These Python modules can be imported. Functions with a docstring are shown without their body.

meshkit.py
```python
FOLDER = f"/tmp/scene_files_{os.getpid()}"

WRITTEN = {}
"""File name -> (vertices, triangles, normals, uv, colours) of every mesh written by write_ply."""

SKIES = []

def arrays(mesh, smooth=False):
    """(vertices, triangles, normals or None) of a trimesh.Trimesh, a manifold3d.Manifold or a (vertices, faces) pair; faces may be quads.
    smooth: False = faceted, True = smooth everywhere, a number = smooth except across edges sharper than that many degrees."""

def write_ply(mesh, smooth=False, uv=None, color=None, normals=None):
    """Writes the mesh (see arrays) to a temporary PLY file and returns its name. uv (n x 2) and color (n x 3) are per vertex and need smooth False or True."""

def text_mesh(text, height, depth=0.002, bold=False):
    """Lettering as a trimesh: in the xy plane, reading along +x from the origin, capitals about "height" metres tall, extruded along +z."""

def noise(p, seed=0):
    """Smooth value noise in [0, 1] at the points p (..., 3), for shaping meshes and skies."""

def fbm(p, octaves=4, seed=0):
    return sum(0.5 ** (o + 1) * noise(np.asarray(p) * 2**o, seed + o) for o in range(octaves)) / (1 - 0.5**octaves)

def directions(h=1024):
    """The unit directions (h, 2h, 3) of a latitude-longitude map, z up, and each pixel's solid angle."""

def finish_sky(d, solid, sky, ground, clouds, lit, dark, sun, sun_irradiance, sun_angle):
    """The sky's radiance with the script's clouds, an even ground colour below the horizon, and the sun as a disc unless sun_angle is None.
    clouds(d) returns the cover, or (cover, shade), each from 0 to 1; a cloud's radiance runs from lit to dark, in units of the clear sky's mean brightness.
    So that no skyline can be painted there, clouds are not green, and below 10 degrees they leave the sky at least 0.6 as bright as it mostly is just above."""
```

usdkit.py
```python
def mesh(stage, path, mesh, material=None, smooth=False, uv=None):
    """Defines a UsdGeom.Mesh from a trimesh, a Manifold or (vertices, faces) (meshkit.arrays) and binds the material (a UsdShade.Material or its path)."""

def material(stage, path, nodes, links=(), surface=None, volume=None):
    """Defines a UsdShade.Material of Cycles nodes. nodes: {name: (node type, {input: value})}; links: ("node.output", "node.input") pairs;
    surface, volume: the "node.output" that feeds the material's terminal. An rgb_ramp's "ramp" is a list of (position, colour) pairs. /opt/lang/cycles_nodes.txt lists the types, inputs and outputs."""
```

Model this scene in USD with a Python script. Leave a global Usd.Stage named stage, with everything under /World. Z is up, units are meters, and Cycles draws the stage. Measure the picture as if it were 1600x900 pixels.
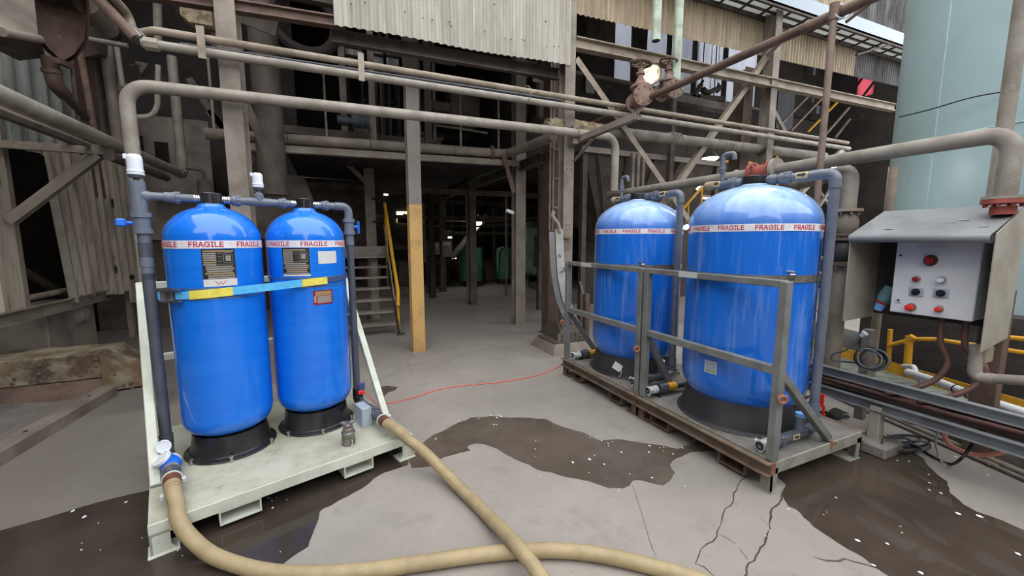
import math, random, numpy as np, trimesh, usdkit, meshkit
from collections import defaultdict
from pxr import Usd, UsdGeom, UsdLux, UsdShade, Gf, Sdf, Vt
import shapely.geometry as sg

stage = Usd.Stage.CreateInMemory()
UsdGeom.SetStageUpAxis(stage, UsdGeom.Tokens.z)
UsdGeom.SetStageMetersPerUnit(stage, 1.0)
UsdGeom.Xform.Define(stage, '/World')
rng = random.Random(7)

# ------------------------------------------------------------------ camera
FPX, PITCH, YAW, EYE = 620.0, math.atan(75 / 620.0), math.radians(24.2), 1.6
FWD = np.array([math.sin(YAW) * math.cos(PITCH), math.cos(YAW) * math.cos(PITCH), -math.sin(PITCH)])
RGT = np.array([math.cos(YAW), -math.sin(YAW), 0.0])
UPV = np.cross(RGT, FWD)
EYEP = np.array([0, 0, EYE])
cam = UsdGeom.Camera.Define(stage, '/World/camera')
cam.CreateHorizontalApertureAttr(36.0)
cam.CreateVerticalApertureAttr(20.25)
cam.CreateFocalLengthAttr(36.0 * FPX / 1600)
cam.CreateClippingRangeAttr(Gf.Vec2f(0.05, 200))
cam.CreateExposureAttr(0.16)
mm = np.eye(4)
mm[0, :3], mm[1, :3], mm[2, :3], mm[3, :3] = RGT, UPV, -FWD, EYEP
cam.AddTransformOp().Set(Gf.Matrix4d(mm.tolist()))

# ------------------------------------------------------------------ daylight (even overcast sky)
dome = UsdLux.DomeLight.Define(stage, '/World/sky')
dome.CreateColorAttr(Gf.Vec3f(0.97, 0.98, 1.0))
dome.CreateIntensityAttr(1.0)


def ray(x, y):
    return FWD * FPX + RGT * (x - 800) + UPV * (450 - y)


def pZ(x, y, z=0.0):
    d = ray(x, y); return EYEP + d * (z - EYE) / d[2]


def pY(x, y, Y):
    d = ray(x, y); return EYEP + d * Y / d[1]


def pX(x, y, X):
    d = ray(x, y); return EYEP + d * X / d[0]


# ------------------------------------------------------------------ materials
def lin(c):
    return tuple((v / 255.0 / 12.92 if v <= 10 else ((v / 255.0 + 0.055) / 1.055) ** 2.4) for v in c)


MATS = {}


def mat(name, c1, c2=None, scale=6.0, rough=(0.45, 0.7), metal=0.0, bump=0.0, bscale=60.0, stretch=(1, 1, 1), lo=0.42, hi=0.62, c3=None, s3=25.0, lo3=0.6, hi3=0.7, coat=0.0, spec=0.5, detail=6.0, streak=None):
    """A surface of two or three tones mixed by noise, with its own gloss and fine relief. Colours are sRGB 0-255."""
    c2 = c2 or tuple(int(v * 0.86) for v in c1)
    n = {'g': ('geometry', {}), 'mp': ('mapping', {'scale': stretch}), 'n1': ('noise_texture', {'scale': scale, 'detail': detail, 'roughness': 0.6}),
         'r1': ('rgb_ramp', {'ramp': [(0, (0, 0, 0)), (lo, (0, 0, 0)), (hi, (1, 1, 1)), (1, (1, 1, 1))]}),
         'm1': ('mix_color', {'a': lin(c1), 'b': lin(c2)}),
         'rr': ('map_range', {'from_min': 0.3, 'from_max': 0.7, 'to_min': rough[0], 'to_max': rough[1], 'clamp': True}),
         'p': ('principled_bsdf', {'metallic': metal, 'coat_weight': coat, 'coat_roughness': 0.06, 'specular_ior_level': spec})}
    l = [('g.position', 'mp.vector'), ('mp.vector', 'n1.vector'), ('n1.fac', 'r1.fac'), ('r1.color', 'm1.fac'), ('n1.fac', 'rr.value'), ('rr.result', 'p.roughness')]
    out = 'm1.result'
    if c3 is not None:
        n['n3'] = ('noise_texture', {'scale': s3, 'detail': 8.0, 'roughness': 0.65})
        n['r3'] = ('rgb_ramp', {'ramp': [(0, (0, 0, 0)), (lo3, (0, 0, 0)), (hi3, (1, 1, 1)), (1, (1, 1, 1))]})
        n['m3'] = ('mix_color', {'b': lin(c3)})
        l += [('mp.vector', 'n3.vector'), ('n3.fac', 'r3.fac'), (out, 'm3.a'), ('r3.color', 'm3.fac')]
        out = 'm3.result'
    if streak is not None:                     # streak: (colour, mapping scale, low, high)
        n['ms'] = ('mapping', {'scale': streak[1]}); n['ns'] = ('noise_texture', {'scale': 1.0, 'detail': 5.0, 'roughness': 0.6})
        n['rs'] = ('rgb_ramp', {'ramp': [(0, (0, 0, 0)), (streak[2], (0, 0, 0)), (streak[3], (1, 1, 1)), (1, (1, 1, 1))]})
        n['mx'] = ('mix_color', {'b': lin(streak[0])})
        l += [('g.position', 'ms.vector'), ('ms.vector', 'ns.vector'), ('ns.fac', 'rs.fac'), (out, 'mx.a'), ('rs.color', 'mx.fac')]
        out = 'mx.result'
    l.append((out, 'p.base_color'))
    if bump:
        n['nb'] = ('noise_texture', {'scale': bscale, 'detail': 4.0}); n['bp'] = ('bump', {'strength': bump, 'distance': 0.01})
        l += [('mp.vector', 'nb.vector'), ('nb.fac', 'bp.height'), ('bp.normal', 'p.normal')] + ([('bp.normal', 'p.coat_normal')] if coat else [])
    MATS[name] = usdkit.material(stage, '/World/Looks/' + name, n, l, surface='p.BSDF')


def plain(name, c, rough=0.5, metal=0.0, coat=0.0, spec=0.5):
    MATS[name] = usdkit.material(stage, '/World/Looks/' + name, {'p': ('principled_bsdf', {'base_color': lin(c), 'roughness': rough, 'metallic': metal, 'coat_weight': coat, 'specular_ior_level': spec})}, surface='p.BSDF')


def glow(name, c, strength):
    MATS[name] = usdkit.material(stage, '/World/Looks/' + name, {'e': ('emission', {'color': c, 'strength': strength})}, surface='e.emission')


# ------------------------------------------------------------------ mesh builder
def unit(v):
    v = np.asarray(v, float); return v / max(np.linalg.norm(v), 1e-12)


def frame(d, up=(0, 0, 1)):
    d = unit(d); up = np.asarray(up, float)
    if abs(d @ unit(up)) > 0.99:
        up = np.array([1.0, 0, 0]) if abs(d[0]) < 0.9 else np.array([0, 1.0, 0])
    s = unit(np.cross(up, d)); return s, np.cross(d, s), d      # side, up, forward


BOXF = np.array([[0, 2, 1], [0, 3, 2], [4, 5, 6], [4, 6, 7], [0, 1, 5], [0, 5, 4], [1, 2, 6], [1, 6, 5], [2, 3, 7], [2, 7, 6], [3, 0, 4], [3, 4, 7]])


class G:
    def __init__(s):
        s.v, s.f, s.n = [], [], 0

    def add(s, v, f):
        v = np.asarray(v, float); f = np.asarray(f, int)
        if f.shape[1] == 4:
            f = np.vstack([f[:, [0, 1, 2]], f[:, [0, 2, 3]]])
        s.v.append(v); s.f.append(f + s.n); s.n += len(v); return s

    def tm(s, m):
        return s.add(m.vertices, m.faces)

    def hull(s, pts):
        m = trimesh.convex.convex_hull(np.asarray(pts, float)); return s.add(m.vertices, m.faces)

    def prism(s, poly, o, ex, ey, depth):
        """A closed 2D outline (points) at o in the plane ex, ey pushed along depth."""
        p = sg.Polygon(poly)
        m = trimesh.creation.extrude_polygon(p, 1.0, engine='earcut')
        ex, ey, depth = (np.asarray(a, float) for a in (ex, ey, depth))
        v = np.asarray(o, float) + m.vertices[:, :1] * ex + m.vertices[:, 1:2] * ey + m.vertices[:, 2:3] * depth
        f = m.faces if np.dot(np.cross(ex, ey), depth) > 0 else m.faces[:, ::-1]
        return s.add(v, f)

    def box(s, lo, hi, ch=0.0):
        lo, hi = np.minimum(lo, hi).astype(float), np.maximum(lo, hi).astype(float)
        return s.obox((lo + hi) / 2, (hi - lo), np.eye(3), ch)

    def obox(s, c, size, R=np.eye(3), ch=0.0):
        h = np.asarray(size, float) / 2
        if ch <= 0:
            sg_ = np.array([[-1, -1, -1], [1, -1, -1], [1, 1, -1], [-1, 1, -1], [-1, -1, 1], [1, -1, 1], [1, 1, 1], [-1, 1, 1]])
            return s.add(np.asarray(c) + (sg_ * h) @ np.asarray(R), BOXF)
        ch = min(ch, 0.45 * 2 * h.min())
        pts = []
        for sx in (-1, 1):
            for sy in (-1, 1):
                for sz in (-1, 1):
                    q = np.array([sx, sy, sz])
                    for k in range(3):
                        e = h - ch; e[k] = h[k]; pts.append(q * e)
        return s.hull(np.asarray(c) + np.array(pts) @ np.asarray(R))

    def bar(s, p0, p1, w, h, up=(0, 0, 1), ch=0.0):
        p0, p1 = np.asarray(p0, float), np.asarray(p1, float)
        a, b, d = frame(p1 - p0, up)
        return s.obox((p0 + p1) / 2, (w, h, np.linalg.norm(p1 - p0)), np.array([a, b, d]), ch)

    def sweep(s, prof, p0, p1, up=(0, 0, 1)):
        """A 2D profile (side, up) carried from p0 to p1."""
        p0, p1 = np.asarray(p0, float), np.asarray(p1, float)
        a, b, d = frame(p1 - p0, up)
        return s.prism(prof, p0, a, b, p1 - p0)

    def ibeam(s, p0, p1, h, b, tw=0.012, tf=0.016, up=(0, 0, 1)):
        x, y = b / 2, h / 2
        return s.sweep([(-x, -y), (x, -y), (x, -y + tf), (tw / 2, -y + tf), (tw / 2, y - tf), (x, y - tf), (x, y), (-x, y), (-x, y - tf), (-tw / 2, y - tf), (-tw / 2, -y + tf), (-x, -y + tf)], p0, p1, up)

    def channel(s, p0, p1, h, b, t=0.008, up=(0, 0, 1), side=1):
        y = h / 2
        q = [(0, -y), (b, -y), (b, -y + t), (t, -y + t), (t, y - t), (b, y - t), (b, y), (0, y)]
        return s.sweep([(side * u, v) for u, v in q][::side], p0, p1, up)

    def angle(s, p0, p1, a, t=0.008, up=(0, 0, 1), side=1):
        q = [(0, 0), (a, 0), (a, t), (t, t), (t, a), (0, a)]
        return s.sweep([(side * u, v) for u, v in q][::side], p0, p1, up)

    def tube(s, pts, r, n=14, bend=None, cap=True, k=6):
        P = [np.asarray(p, float) for p in pts]
        if bend:
            Q = [P[0]]
            for i in range(1, len(P) - 1):
                u, w = unit(P[i - 1] - P[i]), unit(P[i + 1] - P[i])
                ang = math.acos(np.clip(u @ w, -1, 1))
                if ang > 3.1:
                    continue
                t = min(bend / math.tan(ang / 2), 0.48 * np.linalg.norm(P[i - 1] - P[i]), 0.48 * np.linalg.norm(P[i + 1] - P[i]))
                rb = t * math.tan(ang / 2)
                c = P[i] + unit(u + w) * (rb / math.sin(ang / 2))
                a0 = P[i] + u * t - c; a1 = P[i] + w * t - c
                om = math.acos(np.clip(unit(a0) @ unit(a1), -1, 1))
                for j in range(k + 1):
                    f = j / k
                    Q.append(c + (math.sin((1 - f) * om) * a0 + math.sin(f * om) * a1) / max(math.sin(om), 1e-9))
            Q.append(P[-1]); P = Q
        P = np.array([P[0]] + [P[i] for i in range(1, len(P)) if np.linalg.norm(P[i] - P[i - 1]) > 1e-6])
        T = np.gradient(P, axis=0); T = np.array([unit(t) for t in T])
        rr = np.full(len(P), r) if np.ndim(r) == 0 else np.interp(np.linspace(0, 1, len(P)), np.linspace(0, 1, len(r)), r)
        a, b, _ = frame(T[0]); V = []
        th = np.linspace(0, 2 * math.pi, n, endpoint=False)
        for i in range(len(P)):
            a = unit(a - T[i] * (a @ T[i])); b = np.cross(T[i], a)
            V.append(P[i] + rr[i] * (np.cos(th)[:, None] * a + np.sin(th)[:, None] * b))
        V = np.vstack(V); F = []
        for i in range(len(P) - 1):
            for j in range(n):
                j2 = (j + 1) % n
                F.append([i * n + j, i * n + j2, (i + 1) * n + j2, (i + 1) * n + j])
        s.add(V, F)
        if cap:
            for i, sgn in ((0, -1), (len(P) - 1, 1)):
                ring = V[i * n:(i + 1) * n]
                f = [[0, j + 1, (j + 1) % n + 1][::1 if sgn > 0 else -1] for j in range(n)]
                s.add(np.vstack([P[i][None], ring]), f)
        return s

    def cyl(s, p0, p1, r, r1=None, n=18):
        return s.tube([p0, p1], r if r1 is None else (r, r1), n)

    def lathe(s, prof, p, axis=(0, 0, 1), n=32, a0=0.0, a1=2 * math.pi):
        """prof: (radius, distance along axis) from start to end."""
        a, b, d = frame(axis); full = abs(a1 - a0 - 2 * math.pi) < 1e-6
        th = np.linspace(a0, a1, n, endpoint=not full); m = len(th)
        V = np.vstack([np.asarray(p, float) + z * d + max(r, 1e-5) * (np.cos(th)[:, None] * a + np.sin(th)[:, None] * b) for r, z in prof])
        F = []
        for i in range(len(prof) - 1):
            for j in range(m if full else m - 1):
                j2 = (j + 1) % m
                F.append([i * m + j, i * m + j2, (i + 1) * m + j2, (i + 1) * m + j])
        return s.add(V, F)

    def ring(s, p, axis, R, r, n=28, k=8):
        prof = [(R + r * math.cos(t), r * math.sin(t)) for t in np.linspace(0, 2 * math.pi, k + 1)]
        return s.lathe(prof, p, axis, n)

    def disc(s, p, axis, r, t, n=28, hole=0.0):
        return s.lathe([(hole, 0), (r, 0), (r, t), (hole, t)] + ([(hole, 0)] if hole else []), p, axis, n)

    def bolts(s, p, axis, R, k, r=0.008, t=0.01, ph=0.0):
        a, b, d = frame(axis)
        for i in range(k):
            q = np.asarray(p) + R * (math.cos(ph + 2 * math.pi * i / k) * a + math.sin(ph + 2 * math.pi * i / k) * b)
            s.tube([q, q + d * t], r, 6)
        return s

    def patch(s, c, R, a0, a1, z0, z1, t=0.001, n=None):
        """A thin curved plate on an upright cylinder."""
        n = n or max(2, int(abs(a1 - a0) * R / 0.012) + 1)
        th = np.linspace(a0, a1, n); V = []
        for rr in (R, R + t):
            for z in (z0, z1):
                V += [(c[0] + rr * math.cos(t_), c[1] + rr * math.sin(t_), z) for t_ in th]
        F = []
        I = lambda k, j: k * n + j
        for j in range(n - 1):
            F += [[I(2, j), I(2, j + 1), I(3, j + 1), I(3, j)], [I(0, j + 1), I(0, j), I(1, j), I(1, j + 1)], [I(3, j), I(3, j + 1), I(1, j + 1), I(1, j)], [I(0, j), I(0, j + 1), I(2, j + 1), I(2, j)]]
        F += [[I(0, 0), I(2, 0), I(3, 0), I(1, 0)], [I(2, n - 1), I(0, n - 1), I(1, n - 1), I(3, n - 1)]]
        return s.add(V, F)

    def words(s, text, h, c, R, ac, z0, bold=True):
        """Lettering bent round an upright cylinder, centred on the bearing ac."""
        m = meshkit.text_mesh(text, h, 0.0008, bold); v = m.vertices
        x = v[:, 0] - (v[:, 0].min() + v[:, 0].max()) / 2
        th = ac + x / R; rr = R + v[:, 2]
        return s.add(np.stack([c[0] + rr * np.cos(th), c[1] + rr * np.sin(th), z0 + v[:, 1]], 1), m.faces)

    def text(s, text, h, o, ex, ey, bold=True, depth=0.001):
        m = meshkit.text_mesh(text, h, depth, bold); v = m.vertices
        ex, ey = unit(ex), unit(ey)
        return s.add(np.asarray(o) + (v[:, :1] - (v[:, 0].max() + v[:, 0].min()) / 2) * ex + v[:, 1:2] * ey + v[:, 2:3] * np.cross(ex, ey), m.faces)

    def sheet(s, o, ew, eh, W, H, pitch=0.076, amp=0.009, t=0.002, skew=0.0, cut=None):
        """A corrugated sheet: W along ew, H along eh, waves across ew. cut(u, v) -> keeps the piece of outline."""
        ew, eh = unit(ew), unit(eh); nn = np.cross(ew, eh)
        k = max(4, int(W / pitch * 6)); u = np.linspace(0, W, k + 1); d = amp * np.sin(2 * math.pi * u / pitch)
        lo = np.zeros_like(u) if cut is None else np.array([cut(x)[0] for x in u]); hi = np.full_like(u, H) if cut is None else np.array([cut(x)[1] for x in u])
        V = []
        for off in (0, t):
            for h in (lo, hi):
                V.append(np.asarray(o) + u[:, None] * ew + (h * skew)[:, None] * ew + h[:, None] * eh + (d + off)[:, None] * nn)
        V = np.vstack(V); m = k + 1; F = []
        I = lambda a, j: a * m + j
        for j in range(k):
            F += [[I(2, j), I(2, j + 1), I(3, j + 1), I(3, j)], [I(0, j + 1), I(0, j), I(1, j), I(1, j + 1)], [I(0, j), I(0, j + 1), I(2, j + 1), I(2, j)], [I(3, j), I(3, j + 1), I(1, j + 1), I(1, j)]]
        F += [[I(0, 0), I(2, 0), I(3, 0), I(1, 0)], [I(2, k), I(0, k), I(1, k), I(3, k)]]
        return s.add(V, F)

    def verts(s):
        return np.vstack(s.v), np.vstack(s.f)


# ------------------------------------------------------------------ prims
COUNT = defaultdict(int)


def path_for(parent, name):
    k = COUNT[(parent, name)]; COUNT[(parent, name)] += 1
    return parent + '/' + (name if k == 0 else f'{name}_{k:03d}')


def setdata(prim, label=None, cat=None, group=None, kind=None):
    for k, v in (('label', label), ('category', cat), ('group', group), ('kind', kind)):
        if v:
            prim.SetCustomDataByKey(k, v)


class Thing:
    def __init__(s, name, label, cat, base=(0, 0, 0), rz=0.0, group=None, kind=None, local=False):
        s.path = path_for('/World', name); s.base = np.asarray(base, float); s.rz = rz; s.local = local
        x = UsdGeom.Xform.Define(stage, s.path); x.AddTranslateOp().Set(Gf.Vec3d(*map(float, base)))
        if rz:
            x.AddRotateZOp().Set(math.degrees(rz))
        s.prim = x.GetPrim(); setdata(s.prim, label, cat, group, kind)

    def to_local(s, v):
        if s.local:
            return v
        v = v - s.base; c, n = math.cos(s.rz), math.sin(s.rz)
        return np.stack([v[:, 0] * c + v[:, 1] * n, -v[:, 0] * n + v[:, 1] * c, v[:, 2]], 1)

    def p(s, name, g, m, parent=None, smooth=35, label=None, kind=None):
        v, f = g.verts()
        path = path_for(parent or s.path, name)
        usdkit.mesh(stage, path, trimesh.Trimesh(s.to_local(v), f, process=False), MATS[m], smooth=smooth)
        if label or kind:
            setdata(stage.GetPrimAtPath(path), label, None, None, kind)
        return path


def one(name, g, m, label=None, cat=None, group=None, kind=None, smooth=35):
    """A thing that is a single mesh."""
    v, f = g.verts(); base = np.array([(v[:, 0].min() + v[:, 0].max()) / 2, (v[:, 1].min() + v[:, 1].max()) / 2, v[:, 2].min()])
    path = path_for('/World', name)
    x = usdkit.mesh(stage, path, trimesh.Trimesh(v - base, f, process=False), MATS[m], smooth=smooth)
    x.AddTranslateOp().Set(Gf.Vec3d(*map(float, base)))
    setdata(x.GetPrim(), label, cat, group, kind)
    return path


# the palette
MATS['concrete'] = usdkit.material(stage, '/World/Looks/concrete', {
    'g': ('geometry', {}), 'n1': ('noise_texture', {'scale': 0.9, 'detail': 7.0, 'roughness': 0.62}), 'n3': ('noise_texture', {'scale': 2.6, 'detail': 8.0, 'roughness': 0.6}),
    'r1': ('rgb_ramp', {'ramp': [(0, lin((138, 131, 124))), (0.35, lin((150, 143, 135))), (0.7, lin((132, 126, 118))), (1, lin((120, 114, 107)))]}),
    'r3': ('rgb_ramp', {'ramp': [(0, (0, 0, 0)), (0.55, (0, 0, 0)), (0.9, (1, 1, 1)), (1, (1, 1, 1))]}), 'm3': ('mix_color', {'b': lin((112, 106, 99))}),
    'sx': ('separate_xyz', {}), 'nd': ('noise_texture', {'scale': 1.6, 'detail': 6.0, 'roughness': 0.6}), 'ad': ('math', {'math_type': 'multiply_add', 'value2': 2.2}),
    'dm': ('map_range', {'from_min': 0.75, 'from_max': -0.7, 'to_min': 0.0, 'to_max': 0.85, 'clamp': True}), 'md': ('mix_color', {'b': lin((112, 104, 97))}),
    'np': ('noise_texture', {'scale': 13.0, 'detail': 6.0, 'roughness': 0.7}), 'rp': ('rgb_ramp', {'ramp': [(0, (1.15, 1.15, 1.15)), (0.3, (1.06, 1.06, 1.06)), (0.4, (1, 1, 1)), (0.6, (1, 1, 1)), (0.7, (0.8, 0.79, 0.78)), (1, (0.6, 0.59, 0.58))]}), 'mp2': ('mix_color', {'blend_type': 'multiply', 'fac': 1.0}),
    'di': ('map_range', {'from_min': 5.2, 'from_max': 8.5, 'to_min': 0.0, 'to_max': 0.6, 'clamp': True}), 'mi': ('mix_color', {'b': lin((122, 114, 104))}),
    'nb': ('noise_texture', {'scale': 110.0, 'detail': 4.0}), 'bp': ('bump', {'strength': 0.3, 'distance': 0.01}), 'p': ('principled_bsdf', {'roughness': 0.85})},
    [('g.position', 'n1.vector'), ('g.position', 'n3.vector'), ('g.position', 'nd.vector'), ('g.position', 'nb.vector'), ('g.position', 'sx.vector'), ('n1.fac', 'r1.fac'), ('n3.fac', 'r3.fac'),
     ('r1.color', 'm3.a'), ('r3.color', 'm3.fac'), ('nd.fac', 'ad.value1'), ('sx.x', 'ad.value3'), ('ad.value', 'dm.value'), ('dm.result', 'md.fac'), ('m3.result', 'md.a'),
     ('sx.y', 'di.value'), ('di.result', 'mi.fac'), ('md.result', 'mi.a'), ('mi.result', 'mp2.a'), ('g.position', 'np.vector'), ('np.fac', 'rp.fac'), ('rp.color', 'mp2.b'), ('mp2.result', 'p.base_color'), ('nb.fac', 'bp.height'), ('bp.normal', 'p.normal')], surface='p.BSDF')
mat('concrete_old', (126, 121, 114), (98, 93, 87), 3.0, (0.8, 0.95), bump=0.5, bscale=30, c3=(70, 65, 60), s3=5)
mat('crack', (76, 70, 65), (58, 53, 49), 20, (0.9, 1.0))
mat('cream_paint', (206, 210, 196), (190, 193, 177), 5.0, (0.35, 0.55), c3=(160, 158, 140), s3=9, lo3=0.62, hi3=0.75)
mat('cream_deck', (180, 180, 162), (160, 158, 140), 4.0, (0.55, 0.8), bump=0.3, bscale=140, c3=(125, 120, 105), s3=8, lo3=0.62, hi3=0.78)
mat('blue_gloss', (10, 112, 226), (12, 118, 230), 3.0, (0.3, 0.4), bump=0.04, bscale=20, stretch=(0.6, 0.6, 6), coat=1.0, spec=0.3)
MATS['blue_worn'] = None
mat('black_plastic', (32, 32, 35), (44, 44, 46), 5, (0.16, 0.3))
mat('black_worn', (42, 42, 45), (58, 57, 57), 5, (0.4, 0.6), c3=(90, 86, 80), s3=7, lo3=0.66, hi3=0.8)
mat('pvc', (108, 115, 128), (98, 105, 117), 6, (0.25, 0.4))
mat('pvc_dark', (82, 85, 94), (72, 75, 84), 6, (0.3, 0.45), c3=(112, 112, 112), s3=9, lo3=0.62, hi3=0.75)
mat('pvc_slate', (100, 107, 120), (86, 93, 106), 6, (0.3, 0.45), c3=(100, 108, 122), s3=9, lo3=0.6, hi3=0.75)
plain('white_plastic', (222, 228, 236), 0.4)
plain('white_paper', (206, 208, 208), 0.55)
plain('pale_grey', (186, 188, 188), 0.5)
plain('steel_bright', (190, 190, 190), 0.3, 1.0)
plain('sticker_buff', (188, 174, 128), 0.5)
mat('steel_dull', (150, 146, 138), (118, 112, 104), 12, (0.35, 0.55), metal=0.7)
plain('blue_handle', (36, 110, 220), 0.35)
plain('blue_pale', (110, 165, 225), 0.4)
mat('strap_blue', (88, 186, 240), (78, 172, 228), 30, (0.6, 0.8))
mat('strap_yellow', (232, 218, 96), (214, 200, 78), 20, (0.55, 0.75), c3=(170, 165, 90), s3=14, lo3=0.66, hi3=0.74)
plain('strap_dark', (58, 74, 120), 0.7)
mat('hose', (166, 148, 112), (150, 132, 100), 7, (0.5, 0.7), bump=0.2, bscale=60, c3=(150, 130, 104), s3=10, lo3=0.6, hi3=0.75)
mat('copper_rust', (128, 78, 52), (94, 60, 44), 20, (0.5, 0.75), metal=0.3)
plain('red_ink', (178, 44, 62), 0.6)
plain('pink_ink', (214, 190, 200), 0.6)
mat('tape', (224, 224, 232), (208, 208, 216), 14, (0.35, 0.5))
plain('ink', (26, 24, 24), 0.5)
plain('label_grey', (150, 144, 136), 0.4, 0.2)
plain('label_tan', (150, 128, 96), 0.5)
plain('box_grey', (160, 172, 184), 0.45)
plain('rubber', (24, 24, 25), 0.6)
plain('red_plastic', (226, 44, 36), 0.35)
plain('red_dark', (140, 26, 30), 0.3)
plain('orange_cord', (236, 96, 70), 0.5)
mat('skid_grey', (120, 122, 120), (104, 105, 102), 6, (0.4, 0.6), c3=(120, 84, 58), s3=8, lo3=0.66, hi3=0.74)
mat('skid_rusty', (116, 100, 84), (100, 80, 64), 7, (0.55, 0.8), c3=(122, 112, 98), s3=5, lo3=0.5, hi3=0.62)
mat('skid_front', (150, 148, 136), (130, 128, 118), 6, (0.45, 0.65), c3=(132, 90, 58), s3=7, lo3=0.62, hi3=0.7)
mat('skid_deck', (124, 122, 116), (106, 103, 96), 5, (0.6, 0.85), bump=0.35, bscale=120, c3=(84, 80, 74), s3=6, lo3=0.6, hi3=0.74)
mat('rust_lug', (154, 104, 80), (128, 82, 62), 18, (0.6, 0.8))
mat('yellow_paint', (226, 168, 40), (206, 148, 34), 5, (0.4, 0.6), c3=(150, 116, 60), s3=10, lo3=0.64, hi3=0.74)
mat('grime_steel', (138, 128, 117), (113, 103, 93), 3.0, (0.55, 0.8), c3=(140, 128, 116), s3=6, lo3=0.58, hi3=0.72)
mat('grime_dark', (92, 82, 74), (72, 63, 56), 3.0, (0.6, 0.85), c3=(100, 88, 78), s3=5, lo3=0.58, hi3=0.75)
mat('grime_black', (52, 46, 42), (40, 35, 32), 3.0, (0.7, 0.9))
mat('rust_brown', (106, 86, 75), (84, 65, 55), 4.0, (0.6, 0.85), c3=(124, 100, 86), s3=8, lo3=0.58, hi3=0.7)
mat('pipe_tan', (150, 138, 122), (128, 115, 100), 5.0, (0.5, 0.75), c3=(118, 92, 72), s3=9, lo3=0.62, hi3=0.72)
mat('pipe_pale', (150, 143, 132), (131, 123, 112), 5.0, (0.45, 0.7), c3=(128, 112, 98), s3=9, lo3=0.64, hi3=0.74)
mat('pipe_grey', (142, 136, 126), (122, 114, 104), 5.0, (0.5, 0.75), c3=(160, 154, 144), s3=9, lo3=0.6, hi3=0.72)
mat('pipe_green', (176, 190, 172), (150, 156, 140), 5.0, (0.45, 0.65), c3=(120, 96, 76), s3=9, lo3=0.62, hi3=0.7)
mat('sheet_cream', (166, 162, 150), (148, 143, 131), 2.0, (0.45, 0.65), stretch=(3, 3, 0.5), c3=(132, 120, 104), s3=5, lo3=0.64, hi3=0.74, streak=((186, 183, 174), (30, 30, 0.9), 0.58, 0.7))
mat('sheet_tan', (168, 150, 124), (144, 127, 104), 2.0, (0.5, 0.7), stretch=(3, 3, 0.6), c3=(112, 92, 74), s3=5, lo3=0.6, hi3=0.72, streak=((184, 168, 142), (22, 22, 0.8), 0.56, 0.7))
mat('sheet_soot', (92, 90, 88), (58, 56, 56), 1.6, (0.55, 0.75), stretch=(2, 2, 0.6), c3=(40, 39, 40), s3=1.2, lo3=0.5, hi3=0.66)
mat('sheet_old', (182, 171, 156), (150, 138, 124), 2.5, (0.55, 0.8), stretch=(3, 3, 0.5), c3=(98, 86, 75), s3=5, lo3=0.58, hi3=0.72, streak=((214, 206, 192), (26, 26, 1.0), 0.6, 0.72))
mat('plate_blue', (172, 175, 170), (140, 142, 137), 2.0, (0.4, 0.6), stretch=(3, 3, 0.5), streak=((228, 230, 220), (9, 9, 0.5), 0.54, 0.68))
mat('tower_green', (160, 184, 186), (148, 172, 175), 0.8, (0.35, 0.5), streak=((128, 150, 155), (5, 5, 0.2), 0.55, 0.75))
mat('vessel_green', (142, 176, 148), (118, 146, 120), 3, (0.5, 0.7), c3=(84, 84, 70), s3=5, lo3=0.6, hi3=0.75)
mat('bin_green', (70, 128, 94), (60, 112, 82), 3, (0.4, 0.6), c3=(60, 80, 60), s3=8)
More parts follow.
